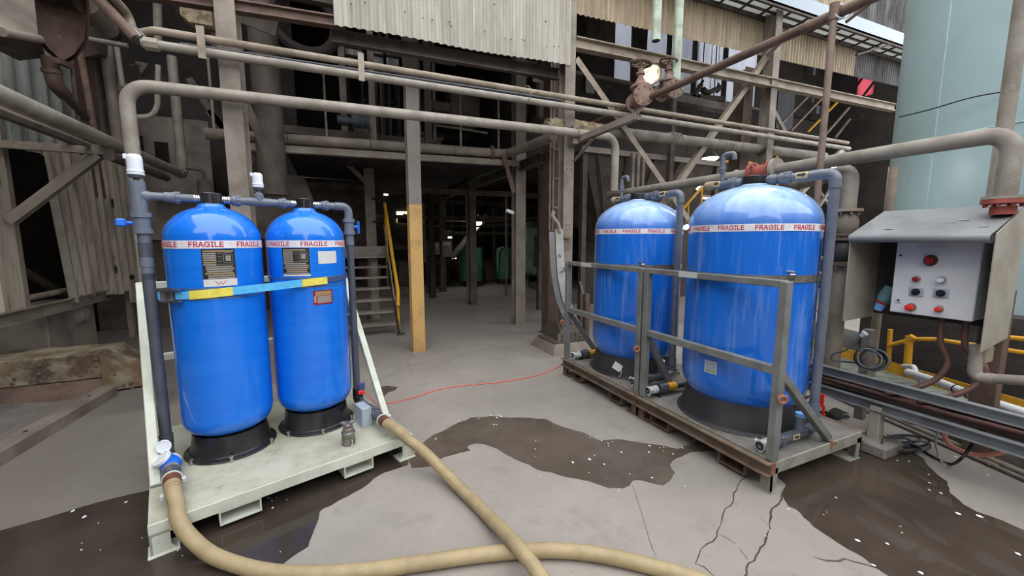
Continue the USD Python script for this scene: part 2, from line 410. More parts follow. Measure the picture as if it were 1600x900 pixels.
mat('valve_red', (164, 84, 70), (138, 68, 58), 12, (0.5, 0.7))
mat('valve_brown', (140, 116, 104), (116, 92, 81), 10, (0.6, 0.8), c3=(160, 134, 120), s3=14)
mat('canopy_grey', (130, 132, 134), (116, 118, 119), 3, (0.45, 0.65), c3=(120, 116, 108), s3=5, lo3=0.62, hi3=0.76)
mat('canopy_side', (164, 158, 146), (146, 138, 126), 3, (0.5, 0.7), c3=(122, 108, 94), s3=4, lo3=0.62, hi3=0.76)
mat('panel_grey', (216, 218, 218), (206, 208, 208), 3, (0.35, 0.5))
mat('tray_grey', (142, 146, 150), (126, 128, 130), 5, (0.4, 0.6), metal=0.3)
mat('tray_dark', (66, 52, 46), (48, 38, 34), 6, (0.6, 0.8), c3=(92, 66, 54), s3=9)
mat('cable_brown', (98, 66, 58), (80, 54, 48), 12, (0.5, 0.7))
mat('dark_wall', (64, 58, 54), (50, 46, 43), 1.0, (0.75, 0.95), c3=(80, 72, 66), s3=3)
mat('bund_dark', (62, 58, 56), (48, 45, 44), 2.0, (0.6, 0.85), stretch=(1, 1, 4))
mat('plinth_paint', (150, 142, 120), (112, 92, 70), 2.2, (0.65, 0.9), bump=0.4, bscale=30, c3=(84, 70, 58), s3=3.4, lo3=0.5, hi3=0.62, lo=0.44, hi=0.56)
mat('grating', (170, 176, 162), (146, 150, 138), 9, (0.5, 0.7))
plain('pink_hose', (222, 150, 134), 0.55)
mat('vessel_teal', (92, 132, 134), (76, 112, 116), 8, (0.5, 0.7))
mat('pole_brown', (126, 108, 96), (108, 92, 82), 8, (0.5, 0.7))
plain('foam', (226, 228, 234), 0.7)
mat('lagging', (176, 160, 130), (120, 104, 84), 14, (0.8, 0.95), bump=0.7, bscale=40, c3=(90, 78, 64), s3=12)
glow('lamp_white', (1.0, 0.97, 0.9), 26)
glow('lamp_cool', (0.98, 0.98, 0.96), 60)
mat('steel_pale', (186, 186, 182), (164, 163, 158), 6, (0.4, 0.6))
glow('lamp_dim', (1.0, 0.93, 0.82), 1.2)
glow('lamp_warm', (1.0, 0.72, 0.38), 5)
glow('lamp_flood', (1.0, 0.9, 0.72), 9)
plain('recess_shade_black', (24, 22, 21), 0.9)  # near-black puts the shade of the recess into the wall colour
# special surfaces ---------------------------------------------------------------------------------
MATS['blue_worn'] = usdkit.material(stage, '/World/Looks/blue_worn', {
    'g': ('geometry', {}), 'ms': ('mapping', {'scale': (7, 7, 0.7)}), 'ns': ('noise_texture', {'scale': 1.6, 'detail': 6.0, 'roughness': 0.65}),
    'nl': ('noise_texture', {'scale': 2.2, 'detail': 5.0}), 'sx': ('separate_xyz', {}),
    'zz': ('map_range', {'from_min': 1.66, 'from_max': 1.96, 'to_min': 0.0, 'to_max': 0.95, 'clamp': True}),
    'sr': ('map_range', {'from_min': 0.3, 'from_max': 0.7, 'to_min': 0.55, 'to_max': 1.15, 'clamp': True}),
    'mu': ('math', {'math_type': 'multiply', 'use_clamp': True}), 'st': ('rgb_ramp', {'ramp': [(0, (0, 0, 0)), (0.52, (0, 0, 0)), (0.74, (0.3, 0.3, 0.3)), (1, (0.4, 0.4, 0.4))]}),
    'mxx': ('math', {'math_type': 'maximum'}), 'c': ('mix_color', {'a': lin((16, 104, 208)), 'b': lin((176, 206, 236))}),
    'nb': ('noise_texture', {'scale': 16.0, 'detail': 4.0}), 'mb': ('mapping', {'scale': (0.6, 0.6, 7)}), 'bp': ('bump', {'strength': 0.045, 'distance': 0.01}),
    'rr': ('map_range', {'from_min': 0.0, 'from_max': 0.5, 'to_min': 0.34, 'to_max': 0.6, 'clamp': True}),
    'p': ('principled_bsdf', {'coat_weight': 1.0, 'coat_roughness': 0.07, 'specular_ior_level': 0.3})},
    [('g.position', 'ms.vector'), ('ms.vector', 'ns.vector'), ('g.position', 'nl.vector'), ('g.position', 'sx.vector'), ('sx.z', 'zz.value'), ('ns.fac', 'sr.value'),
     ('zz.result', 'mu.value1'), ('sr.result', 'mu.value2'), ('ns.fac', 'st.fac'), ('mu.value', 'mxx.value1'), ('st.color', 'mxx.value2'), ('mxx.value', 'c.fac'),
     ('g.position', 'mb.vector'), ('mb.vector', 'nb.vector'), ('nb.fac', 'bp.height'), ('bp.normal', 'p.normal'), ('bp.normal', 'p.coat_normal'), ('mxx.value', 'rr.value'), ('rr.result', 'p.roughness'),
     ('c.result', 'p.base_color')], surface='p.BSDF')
MATS['column_banded'] = usdkit.material(stage, '/World/Looks/column_banded', {
    'g': ('geometry', {}), 'sx': ('separate_xyz', {}), 'gt': ('math', {'math_type': 'greater_than', 'value2': 2.085}), 'n': ('noise_texture', {'scale': 4.0, 'detail': 7.0, 'roughness': 0.65}),
    'y': ('rgb_ramp', {'ramp': [(0, lin((206, 166, 102))), (0.5, lin((200, 160, 98))), (0.66, lin((176, 140, 90))), (0.74, lin((120, 96, 70))), (1, lin((110, 90, 70)))]}),
    'y2': ('rgb_ramp', {'ramp': [(0, lin((142, 134, 126))), (0.5, lin((132, 124, 116))), (1, lin((112, 104, 96)))]}),
    'c': ('mix_color', {}), 'p': ('principled_bsdf', {'roughness': 0.6})},
    [('g.position', 'sx.vector'), ('sx.z', 'gt.value1'), ('g.position', 'n.vector'), ('n.fac', 'y.fac'), ('n.fac', 'y2.fac'), ('y.color', 'c.a'), ('y2.color', 'c.b'), ('gt.value', 'c.fac'), ('c.result', 'p.base_color')], surface='p.BSDF')


def water(name, c1, c2, r0, r1, scale):
    MATS[name] = usdkit.material(stage, '/World/Looks/' + name, {
        'g': ('geometry', {}), 'n': ('noise_texture', {'scale': scale, 'detail': 6.0, 'roughness': 0.6}), 'r': ('rgb_ramp', {'ramp': [(0, lin(c1)), (0.4, lin(c1)), (0.66, lin(c2)), (1, lin(c2))]}),
        'rr': ('map_range', {'from_min': 0.4, 'from_max': 0.66, 'to_min': r0, 'to_max': r1, 'clamp': True}), 'p': ('principled_bsdf', {'ior': 1.33})},
        [('g.position', 'n.vector'), ('n.fac', 'r.fac'), ('n.fac', 'rr.value'), ('rr.result', 'p.roughness'), ('r.color', 'p.base_color')], surface='p.BSDF')


water('wet_deep', (56, 49, 44), (68, 60, 53), 0.06, 0.2, 1.3)
water('wet_mirror', (60, 52, 45), (76, 66, 57), 0.015, 0.06, 1.3)
water('wet_thin', (82, 73, 64), (96, 86, 77), 0.22, 0.4, 1.8)
MATS['polycarb'] = usdkit.material(stage, '/World/Looks/polycarb', {
    'g': ('geometry', {}), 'mp': ('mapping', {'scale': (2, 2, 0.4)}), 'n': ('noise_texture', {'scale': 2.0, 'detail': 5.0}),
    'r': ('rgb_ramp', {'ramp': [(0, lin((186, 190, 200))), (0.5, lin((208, 211, 218))), (1, lin((224, 226, 230)))]}),
    't': ('translucent_bsdf', {}), 'd': ('diffuse_bsdf', {}), 'm': ('mix_closure', {'fac': 0.2})},
    [('g.position', 'mp.vector'), ('mp.vector', 'n.vector'), ('n.fac', 'r.fac'), ('r.color', 't.color'), ('r.color', 'd.color'), ('t.BSDF', 'm.closure1'), ('d.BSDF', 'm.closure2')], surface='m.closure')
MATS['polycarb_red'] = usdkit.material(stage, '/World/Looks/polycarb_red', {
    't': ('translucent_bsdf', {'color': lin((226, 150, 162))}), 'd': ('diffuse_bsdf', {'color': lin((220, 110, 124))}), 'm': ('mix_closure', {'fac': 0.25})},
    [('t.BSDF', 'm.closure1'), ('d.BSDF', 'm.closure2')], surface='m.closure')

# ------------------------------------------------------------------ ground
g = G().box((-16, -27, -0.25), (26, 36, 0.0))
floor = one('floor', g, 'concrete', 'grey concrete yard and building floor with cracks and wet patches', 'floor', kind='structure')
FB = np.array([5.0, 4.5, -0.25])


def ribbon(pts, w, z=0.0008, jitter=0.0, seed=1, dens=0.04):
    """A narrow strip of uneven width lying on the ground."""
    r = random.Random(seed); P = [np.asarray(p, float)[:2] for p in pts]; Q = [P[0]]
    for a, b in zip(P, P[1:]):
        k = max(1, int(np.linalg.norm(b - a) / dens))
        for i in range(1, k + 1):
            Q.append(a + (b - a) * i / k + (np.array([r.gauss(0, jitter), r.gauss(0, jitter)]) if i < k else 0))
    Q = np.array(Q); T = np.gradient(Q, axis=0); N = np.stack([-T[:, 1], T[:, 0]], 1); N /= np.linalg.norm(N, axis=1, keepdims=True) + 1e-9
    ww = np.array([w * r.uniform(0.45, 1.3) / 2 for _ in Q])[:, None]; ww[0] *= 0.3; ww[-1] *= 0.3
    L, R = Q + N * ww, Q - N * ww; n = len(Q)
    V = np.vstack([np.c_[L, np.full(n, z)], np.c_[R, np.full(n, z)], np.c_[L, np.full(n, -0.01)], np.c_[R, np.full(n, -0.01)]])
    F = []
    for i in range(n - 1):
        F += [[n + i, n + i + 1, i + 1, i], [i, i + 1, 2 * n + i + 1, 2 * n + i], [n + i + 1, n + i, 3 * n + i, 3 * n + i + 1]]
    return G().add(V, F)


def floor_part(name, gg, m):
    v, f = gg.verts(); usdkit.mesh(stage, path_for(floor, name), trimesh.Trimesh(v - FB, f, process=False), MATS[m])


for k, (w, jit, px) in enumerate([
        (0.010, 0.006, [(1165, 742), (1152, 760), (1146, 775), (1142, 790), (1130, 802), (1126, 820), (1120, 832), (1105, 850), (1092, 868), (1086, 882)]),
        (0.006, 0.004, [(1120, 833), (1138, 842), (1150, 850)]), (0.012, 0.005, [(1156, 858), (1168, 874)]),
        (0.014, 0.008, [(1230, 765), (1218, 785), (1204, 800), (1202, 818), (1197, 840), (1186, 862), (1170, 880), (1160, 905)]),
        (0.008, 0.004, [(1188, 808), (1199, 820)]), (0.009, 0.005, [(1086, 880), (1100, 886), (1118, 902)]),
        (0.014, 0.007, [(1270, 870), (1290, 876), (1320, 873), (1352, 882), (1370, 888), (1420, 893), (1460, 902)]),
        (0.010, 0.004, [(1215, 735), (1225, 750), (1230, 765)]), (0.004, 0.001, [(988, 758), (1002, 800), (1015, 845), (1026, 872)]),
        (0.004, 0.001, [(628, 545), (640, 575), (646, 588)]), (0.004, 0.0015, [(560, 610), (640, 572), (760, 545)]),
        (0.005, 0.002, [(680, 488), (760, 486), (800, 492)]), (0.010, 0.004, [(1330, 800), (1390, 838), (1460, 872), (1530, 905)])]):
    floor_part('crack', ribbon([pZ(*p) for p in px], w * 0.7, 0.0028 if k == 12 else 0.0009, jit, k), 'crack')


def blob(px, seed, amp=0.02):
    P = sg.Polygon([pZ(*p)[:2] for p in px]).buffer(0.05).buffer(-0.05).segmentize(0.035)
    c = np.array(P.exterior.coords)[:-1]; r = np.stack([c[:, 0], c[:, 1], np.full(len(c), seed * 7.3)], 1)
    d = np.stack([meshkit.fbm(r * 5, 4, seed) - 0.5, meshkit.fbm(r * 5 + 31, 4, seed) - 0.5], 1) * amp * 4
    q = sg.Polygon(c + d).buffer(0)
    q = max(q.geoms, key=lambda a: a.area) if q.geom_type == 'MultiPolygon' else q
    return [tuple(a) for a in q.exterior.coords[:-1]]


def puddle(px, m, seed, z, label, amp=0.02):
    g = G().prism(blob(px, seed, amp), (0, 0, 0.0005), (1, 0, 0), (0, 1, 0), (0, 0, z))
    one('puddle', g, m, label, 'puddle', smooth=False)


puddle([(640, 722), (650, 700), (672, 684), (702, 667), (735, 653), (765, 650), (800, 652), (850, 655), (880, 668), (910, 677), (935, 687), (970, 688), (1000, 691), (1040, 698), (1062, 702), (1078, 696), (1090, 684), (1130, 700), (1110, 704), (1080, 708), (1058, 716), (1050, 727), (1052, 738), (1046, 753), (1033, 758), (1012, 752), (994, 747), (987, 758), (975, 763), (950, 763), (925, 755), (900, 748), (870, 742), (840, 733), (815, 722), (795, 712), (775, 700), (750, 694), (729, 693), (735, 704), (686, 714), (672, 729), (645, 730)],
       'wet_thin', 3, 0.0016, 'brown shallow puddle with foam flecks between the two tan hoses and the wide blue tanks', 0.022)
puddle([(-120, 868), (0, 832), (50, 815), (110, 797), (180, 777), (232, 767), (300, 748), (420, 715), (520, 690), (600, 680), (640, 690), (636, 728), (600, 737), (575, 757), (545, 777), (498, 797), (490, 830), (484, 852), (452, 874), (420, 898), (380, 980), (-120, 980)],
       'wet_deep', 5, 0.0014, 'dark puddle spreading under and in front of the cream skid', 0.018)
puddle([(1195, 735), (1228, 757), (1222, 770), (1232, 790), (1253, 799), (1257, 812), (1272, 826), (1300, 841), (1330, 860), (1352, 870), (1372, 886), (1392, 901), (1440, 950), (1760, 960), (1760, 868), (1660, 846), (1600, 831), (1570, 816), (1530, 801), (1500, 786), (1481, 766), (1478, 752), (1456, 735), (1440, 716), (1412, 700), (1350, 694), (1290, 700), (1240, 715)],
       'wet_mirror', 8, 0.0017, 'dark still puddle beside the wide tank skid under the cable tray', 0.018)
puddle([(596, 604), (606, 603), (622, 605), (617, 610), (606, 613), (600, 620), (594, 616)], 'wet_thin', 9, 0.0014, 'small wet patch behind the grey junction box by the orange cord', 0.006)
puddle([(300, 840), (340, 826), (400, 812), (420, 822), (380, 850), (330, 872)], 'wet_mirror', 11, 0.0019, 'dark glossy water under the fork pocket of the cream skid', 0.012)

# foam flecks floating on the puddles
fl = [(132, 808, 6), (114, 799, 5), (197, 785, 5), (154, 818, 2), (222, 841, 2), (127, 860, 3), (157, 860, 2), (128, 849, 2), (272, 833, 3), (278, 861, 3), (285, 869, 2), (421, 779, 3), (418, 778, 3), (425, 783, 3), (448, 781, 3), (426, 794, 5), (432, 778, 2), (438, 863, 2), (681, 686, 5),
      (767, 650, 4), (779, 649, 4), (776, 653, 5), (772, 664, 5), (717, 657, 3), (748, 654, 3), (783, 651, 5), (776, 664, 4), (837, 689, 3), (836, 702, 4), (837, 714, 3), (895, 723, 7), (921, 718, 8), (929, 712, 3), (944, 726, 5), (950, 693, 4), (951, 697, 3), (957, 691, 3), (922, 684, 3), (940, 689, 3), (971, 707, 5), (1014, 707, 5), (1015, 697, 5), (1031, 700, 3), (1037, 699, 3), (1037, 705, 3), (1066, 700, 4), (1052, 710, 4), (1019, 747, 5), (984, 741, 4), (845, 744, 3), (1070, 760, 3), (967, 767, 3), (920, 739, 3), (1038, 688, 2),
      (1232, 796, 5), (1306, 778, 4), (1287, 805, 3), (1292, 801, 2), (1340, 845, 9), (1386, 850, 6), (1407, 823, 3), (1409, 833, 3), (1451, 742, 3), (1452, 766, 4), (1470, 771, 5), (1497, 803, 8), (1530, 807, 8), (1590, 866, 7), (1402, 720, 4), (1420, 721, 3), (1452, 755, 4), (1365, 884, 8), (1439, 896, 8), (1202, 829, 3), (1196, 838, 4), (1493, 714, 5), (1543, 743, 5)]
for k, (x, y, s) in enumerate(fl):
    p = pZ(x, y); d = math.hypot(p[0], p[1]); r = s * d / 620 / 2 * (0.62 if x < 1110 else 0.5); rr = random.Random(k)
    pts = [(p[0] + r * rr.uniform(0.6, 1.1) * math.cos(t), p[1] + r * 1.5 * rr.uniform(0.6, 1.1) * math.sin(t), z) for t in np.linspace(0, 6.0, 7) for z in (0.002, 0.004)] + [(p[0], p[1], 0.005)]
    grp = ('flecks on the dark puddle', 'white foam fleck on the dark puddle by the cream skid') if x < 600 else ('flecks on the brown puddle', 'white foam fleck on the shallow brown puddle between the skids') if x < 1110 else ('flecks by the tray puddle', 'white foam fleck in the puddle beside the wide tank skid')
    one('foam_fleck', G().hull(pts), 'foam', grp[1], 'foam', grp[0])

# ------------------------------------------------------------------ cream skid with the two slim tanks
SB, SA = np.array([-0.917, 2.42, 0.0]), math.radians(17.1)
CA, CB = np.array([math.cos(SA), math.sin(SA), 0]), np.array([-math.sin(SA), math.cos(SA), 0])
W_ = lambda a, b, z=0.0: SB + a * CA + b * CB + np.array([0, 0, z])
t = Thing('skid_frame', 'cream painted steel skid carrying two slim blue tanks', 'skid', SB, SA, local=True)
LS, LD, ZD = 1.45, 1.32, 0.177
t.p('deck_plate', G().box((0.004, 0.004, 0.163), (LS - 0.004, LD, ZD)), 'cream_deck')
t.p('front_beam', G().prism([(0.0, 0.112), (LS, 0.112), (LS, 0.176), (0, 0.176)], (0, -0.008, 0), (1, 0, 0), (0, 0, 1), (0, 0.012, 0)).box((0, 0.004, 0.112), (LS, 0.05, 0.12)), 'cream_paint')
t.p('rear_beam', G().channel((0, LD, 0.14), (LS, LD, 0.14), 0.065, 0.05, side=-1), 'cream_paint')
for x, sd in ((0.0, 1), (LS, -1)):
    t.p('side_beam', G().box((x + 0.001 * sd, 0.012, 0.108), (x + 0.012 * sd, LD - 0.005, 0.172)).box((x + 0.001 * sd, 0.012, 0.108), (x + 0.045 * sd, LD - 0.005, 0.116)), 'cream_paint')
for x0, sx in ((0.0, 1), (LS, -1)):
    for y0, sy in ((-0.008, 1), (LD, -1)):
        gg = G().prism([(0, 0.0), (0.105, 0.0), (0.082, 0.03), (0.082, 0.115), (0, 0.115)], (x0, y0, 0.01), (sx, 0, 0), (0, 0, 1), (0, 0.01 * sy, 0))
        gg.prism([(0, 0.0), (0.085, 0.0), (0.085, 0.115), (0, 0.115)], (x0, y0, 0.01), (0, sy, 0), (0, 0, 1), (0.01 * sx, 0, 0))
        gg.box((x0 - 0.012 * sx, y0 - 0.015 * sy, 0), (x0 + 0.115 * sx, y0 + 0.1 * sy, 0.011), 0.003)
        t.p('leg', gg, 'cream_paint')
for x0, x1 in ((0.285, 0.485), (0.955, 1.15)):
    w = 0.008
    gg = G().box((x0, -0.006, 0.03), (x1, LD, 0.038)).box((x0, -0.006, 0.104), (x1, LD, 0.112)).box((x0, -0.006, 0.038), (x0 + w, LD, 0.104)).box((x1 - w, -0.006, 0.038), (x1, LD, 0.104))
    t.p('fork_pocket', gg, 'cream_paint')
for x in (0.03, LS - 0.03):
    t.p('rear_post', G().box((x - 0.025, LD - 0.075, ZD), (x + 0.025, LD - 0.02, 1.30), 0.004), 'cream_paint')
    t.p('brace', G().bar((x, 0.40, ZD + 0.005), (x, LD - 0.06, 1.28), 0.05, 0.05, (1, 0, 0), 0.004), 'cream_paint')
for z in (0.74, 1.275):
    t.p('rear_rail', G().box((0.05, LD - 0.07, z - 0.025), (LS - 0.05, LD - 0.02, z + 0.025), 0.004), 'cream_paint')
VL = [(0.43, 0.69), (0.985, 0.69)]
for va, vb in VL:
    for ph in (-2.6, -1.7, -0.7):
        q = np.array([va + 0.272 * math.cos(ph), vb + 0.272 * math.sin(ph), ZD])
        t.p('anchor_bolt', G().cyl(q, q + (0, 0, 0.042), 0.008, n=8).cyl(q, q + (0, 0, 0.012), 0.014, n=6).cyl(q + (0, 0, 0.030), q + (0, 0, 0.043), 0.013, n=6), 'steel_bright')

GLASS = [(-0.4, 1), (0.4, 1), (0.3, 0.55), (0.07, 0.4), (0.07, 0.1), (0.3, 0.02), (-0.3, 0.02), (-0.07, 0.1), (-0.07, 0.4), (-0.3, 0.55)]


def fragile_band(th, c, R, z, h, first, count, pitch, mtl='red_ink', th_h=0.031):
    tp = th.p('fragile_tape', G().patch(c, R, -math.pi, math.pi, z, z + h, 0.0012, 90), 'tape')
    for k in range(count):
        a = first + k * pitch / R
        th.p('lettering', G().words('FRAGILE', th_h, c, R + 0.0012, a, z + (h - th_h) / 2 + 0.001), mtl, tp)
        gl = G(); a2 = a + pitch / 2 / R
        m = trimesh.creation.extrude_polygon(sg.Polygon(GLASS), 0.0006, engine='earcut'); v = m.vertices * np.array([0.011, 0.026, 1])
        gl.add(np.stack([c[0] + (R + 0.0012 + v[:, 2]) * np.cos(a2 + v[:, 0] / R), c[1] + (R + 0.0012 + v[:, 2]) * np.sin(a2 + v[:, 0] / R), z + (h - 0.026) / 2 + v[:, 1]], 1), m.faces)
        th.p('glass_symbol', gl, 'pink_ink', tp)


def vessel(label, base, prof_body, prof_skirt, neck, body_mat, skirt_mat):
    th = Thing('pressure_tank', label, 'tank', base, 0.0, 'blue pressure tanks', local=True)
    th.p('body', G().lathe(prof_body, (0, 0, 0), n=72), body_mat, smooth=60)
    th.p('skirt', G().lathe(prof_skirt, (0, 0, 0), n=64), skirt_mat)
    rn, z0, z1 = neck
    th.p('neck', G().lathe([(0, z0), (rn * 0.97, z0), (rn * 0.97, z0 + 0.006), (rn, z0 + 0.01), (rn, z1 - 0.006), (rn - 0.006, z1), (0, z1)], (0, 0, 0), n=32), 'black_plastic')
    return th


def dome(R, z0, z1, r_end, k=14, e=2.0):
    """From the shoulder (R, z0) up to the mouth (r_end, z1)."""
    out = []
    tmax = math.acos((r_end / R) ** (e / 2)) if e == 2 else math.acos(r_end / R)
    for i in range(k + 1):
        tt = tmax * i / k; out.append((R * math.cos(tt), z0 + (z1 - z0) * math.sin(tt) / math.sin(tmax)))
    return out


R1 = 0.262
slim = [(0.14, 0.14)] + [(R1 * (0.70 + 0.30 * math.sin(a)), 0.27 - 0.11 * math.cos(a)) for a in np.linspace(0.25, math.pi / 2, 8)] + dome(R1, 1.43, 1.63, 0.085) + [(0.072, 1.645), (0.066, 1.655)]
skirt = [(0.266, 0.0), (0.268, 0.007), (0.262, 0.012), (0.24, 0.016), (0.232, 0.024), (0.214, 0.15), (0.2, 0.15)]
for k, (va, vb) in enumerate(VL):
    base = W_(va, vb, ZD)
    th = vessel(['slim gloss blue tank with black data label and logo strip under its fragile tape', 'slim gloss blue tank with white and hazard stickers beside the data label'][k], base, slim, skirt, (0.063, 1.635, 1.725), 'blue_gloss', 'black_plastic')
    fc = math.atan2(-base[1], -base[0])             # the bearing that faces the yard
    c0 = (0, 0)
    fragile_band(th, c0, R1 + 0.0006, 1.372, 0.048, fc + (-0.16 if k == 0 else 0.2) - 3 * 0.245 / R1, 6, 0.245)
    # data label: dark plate, rows of print, a small drawing
    la, lb = (fc - 0.27, fc + 0.37) if k == 0 else (fc - 0.62, fc + 0.05)
    lz0, lz1 = 1.185, 1.368
    dl = th.p('data_label', G().patch(c0, R1 + 0.0008, la, lb, lz0, lz1), 'ink')
    rr = random.Random(k)
    wl = lb - la
    for i in range(13):
        z = lz1 - 0.008 - i * 0.0136
        right = 0.42 if 1 <= i <= 6 else rr.uniform(0.86, 0.97)
        th.p('print_row', G().patch(c0, R1 + 0.0018, la + wl * rr.uniform(0.03, 0.16 if i > 6 else 0.05), la + wl * right, z - 0.0095, z, 0.0005), 'label_grey' if i % 5 else 'label_tan', dl)
    for u0, u1, z0, z1 in ((0.64, 0.93, 0.098, 0.1005), (0.66, 0.91, 0.1595, 0.162), (0.64, 0.65, 0.1, 0.15), (0.92, 0.93, 0.1, 0.15), (0.65, 0.92, 0.149, 0.151), (0.70, 0.87, 0.108, 0.143), (0.46, 0.64, 0.153, 0.155), (0.46, 0.60, 0.138, 0.14), (0.50, 0.64, 0.122, 0.124), (0.46, 0.58, 0.108, 0.11), (0.46, 0.93, 0.088, 0.0905)):
        th.p('diagram_line', G().patch(c0, R1 + 0.0018, la + wl * u0, la + wl * u1, lz0 + z0, lz0 + z1, 0.0005), 'label_grey', dl)
    ls = th.p('logo_strip', G().patch(c0, R1 + 0.001, la - 0.005, lb + 0.01, lz0 - 0.045 if k == 0 else lz0 - 0.012, lz0, 0.0012), 'white_paper')
    if k == 0:
        lg = G(); zc = lz0 - 0.022
        for (u0, v0), (u1, v1) in zip([(-0.028, 0.012), (-0.010, -0.012), (0.0, 0.006), (0.010, -0.012)], [(-0.010, -0.012), (0.0, 0.006), (0.010, -0.012), (0.028, 0.012)]):
            ac = (la + lb) / 2
            P = [np.array([(R1 + 0.0028) * math.cos(ac + u / R1), (R1 + 0.0028) * math.sin(ac + u / R1), zc + v]) for u, v in ((u0, v0), (u1, v1))]
            lg.bar(P[0], P[1], 0.001, 0.0028, (0, 0, 1))
        th.p('logo', lg, 'red_ink', ls)
    else:
        th.p('white_sticker', G().patch(c0, R1 + 0.0008, fc + 0.26, fc + 0.80, 1.255, 1.345), 'white_paper')
        hs = th.p('hazard_sticker', G().patch(c0, R1 + 0.0008, fc + 0.08, fc + 0.60, 0.965, 1.068), 'red_dark')
        th.p('picture_patch', G().patch(c0, R1 + 0.0018, fc + 0.13, fc + 0.56, 1.03, 1.06, 0.0004), 'label_tan', hs)
        th.p('picture_patch', G().patch(c0, R1 + 0.0018, fc + 0.18, fc + 0.56, 0.975, 1.027, 0.0004), 'label_grey', hs)
        for i in range(4):
            th.p('print_row', G().patch(c0, R1 + 0.0018, fc + 0.10, fc + 0.155, 0.983 + i * 0.012, 0.989 + i * 0.012, 0.0004), 'white_paper', hs)
    for zb in ((1.062, 1.068), (1.125, 1.131)):
        th.p('steel_band', G().patch(c0, R1 + 0.0005, -math.pi, math.pi, zb[0] + 0.03 * k, zb[1] + 0.03 * k, 0.0015, 72), 'steel_dull')


# pipework over the slim tanks
def union(th, c, axis, r, L=0.05, m='pvc', label=None):
    c, axis = np.asarray(c, float), unit(axis)
    gg = G().lathe([(r * 0.8, -L / 2), (r, -L / 2 + 0.003), (r, -0.006), (r * 1.12, -0.004), (r * 1.12, L / 2 - 0.003), (r * 1.06, L / 2), (r * 0.8, L / 2)], c, axis, 20)
    for i in range(10):
        a, b, _ = frame(axis); an = 2 * math.pi * i / 10
        q = c + (math.cos(an) * a + math.sin(an) * b) * r * 1.12
        gg.bar(q, q + axis * (L / 2 - 0.004), 0.005, 0.005)
    return th.p('union_nut', gg, m)


def socket(gg, p0, p1, r):
    return gg.lathe([(r * 0.8, 0), (r, 0.0), (r, np.linalg.norm(np.subtract(p1, p0))), (r * 0.8, np.linalg.norm(np.subtract(p1, p0)))], p0, np.subtract(p1, p0), 20)


pb, pz = 0.69, 1.862
m = Thing('pipe_manifold', 'grey plastic pipework with two white vents joining the slim blue tanks', 'pipework', W_(0.7, pb, 0), SA)
LP = lambda a, b, z: W_(a, b, z)
rp, rv = 0.025, 0.031
n1, n2 = VL[0][0], VL[1][0]
g = G().cyl(LP(0.085, pb, 1.76), LP(0.085, pb, 1.945), 0.038, n=24)
g.tube([LP(0.10, pb, pz), LP(0.14, pb, pz)], (0.040, 0.027), 20)
m.p('tee', g, 'pvc')
m.p('branch_pipe', G().cyl(LP(0.12, pb, pz), LP(n1 - 0.09, pb, pz), rp).cyl(LP(0.20, pb, pz), LP(0.235, pb, pz), rp + 0.006), 'pvc')
union(m, LP(0.255, pb, pz), CA, 0.033, 0.045)
for a, b in ((n1 - 0.1, n1 - 0.055), (n1 + 0.055, n1 + 0.1), (n2 - 0.1, n2 - 0.055), (n2 + 0.055, n2 + 0.1)):
    g = G()
    for i in range(4):
        x = a + (b - a) * i / 4
        g.cyl(LP(x, pb, pz), LP(x + (b - a) / 5, pb, pz), 0.024 + 0.003 * (i % 2))
    m.p('threaded_nipple', g, 'steel_bright')
m.p('link_pipe', G().cyl(LP(n1 + 0.09, pb, pz), LP(n2 - 0.09, pb, pz), rp).cyl(LP(0.63, pb, pz), LP(0.77, pb, pz), 0.029), 'pvc')
union(m, LP(n1 + 0.135, pb, pz), CA, 0.032, 0.05)
union(m, LP(n2 - 0.145, pb, pz), CA, 0.032, 0.05)
m.p('vent_tee', G().tube([LP(0.70, pb, pz), LP(0.70, pb, pz + 0.045), LP(0.70, pb, pz + 0.05), LP(0.70, pb, pz + 0.07)], (0.03, 0.03, 0.03, 0.012), 18), 'pvc')


def vent(a, z, s):
    c = LP(a, pb, z)
    m.p('vent_collar', G().lathe([(0.0, 0), (0.014, 0), (0.014, 0.015), (0.03 * s, 0.018), (0.036 * s, 0.03), (0.036 * s, 0.038), (0.03, 0.04)], c, n=22), 'pvc_dark')
    v = m.p('vent_cap', G().lathe([(0.0, 0.036), (0.038 * s, 0.036), (0.039 * s, 0.044), (0.036 * s, 0.046), (0.036 * s, 0.052), (0.039 * s, 0.054), (0.038 * s, 0.062), (0.035 * s, 0.065), (0.035 * s, 0.125 * s), (0.033 * s, 0.138 * s), (0.024 * s, 0.148 * s), (0, 0.15 * s)], c, n=26), 'white_plastic')
    m.p('vent_mouth', G().box(c + (-0.045 * s, -0.02, 0.118 * s), c + (-0.028 * s, 0.02, 0.147 * s), 0.004), 'white_plastic', v)


vent(0.085, 1.945, 1.04)
vent(0.70, 1.925, 0.9)


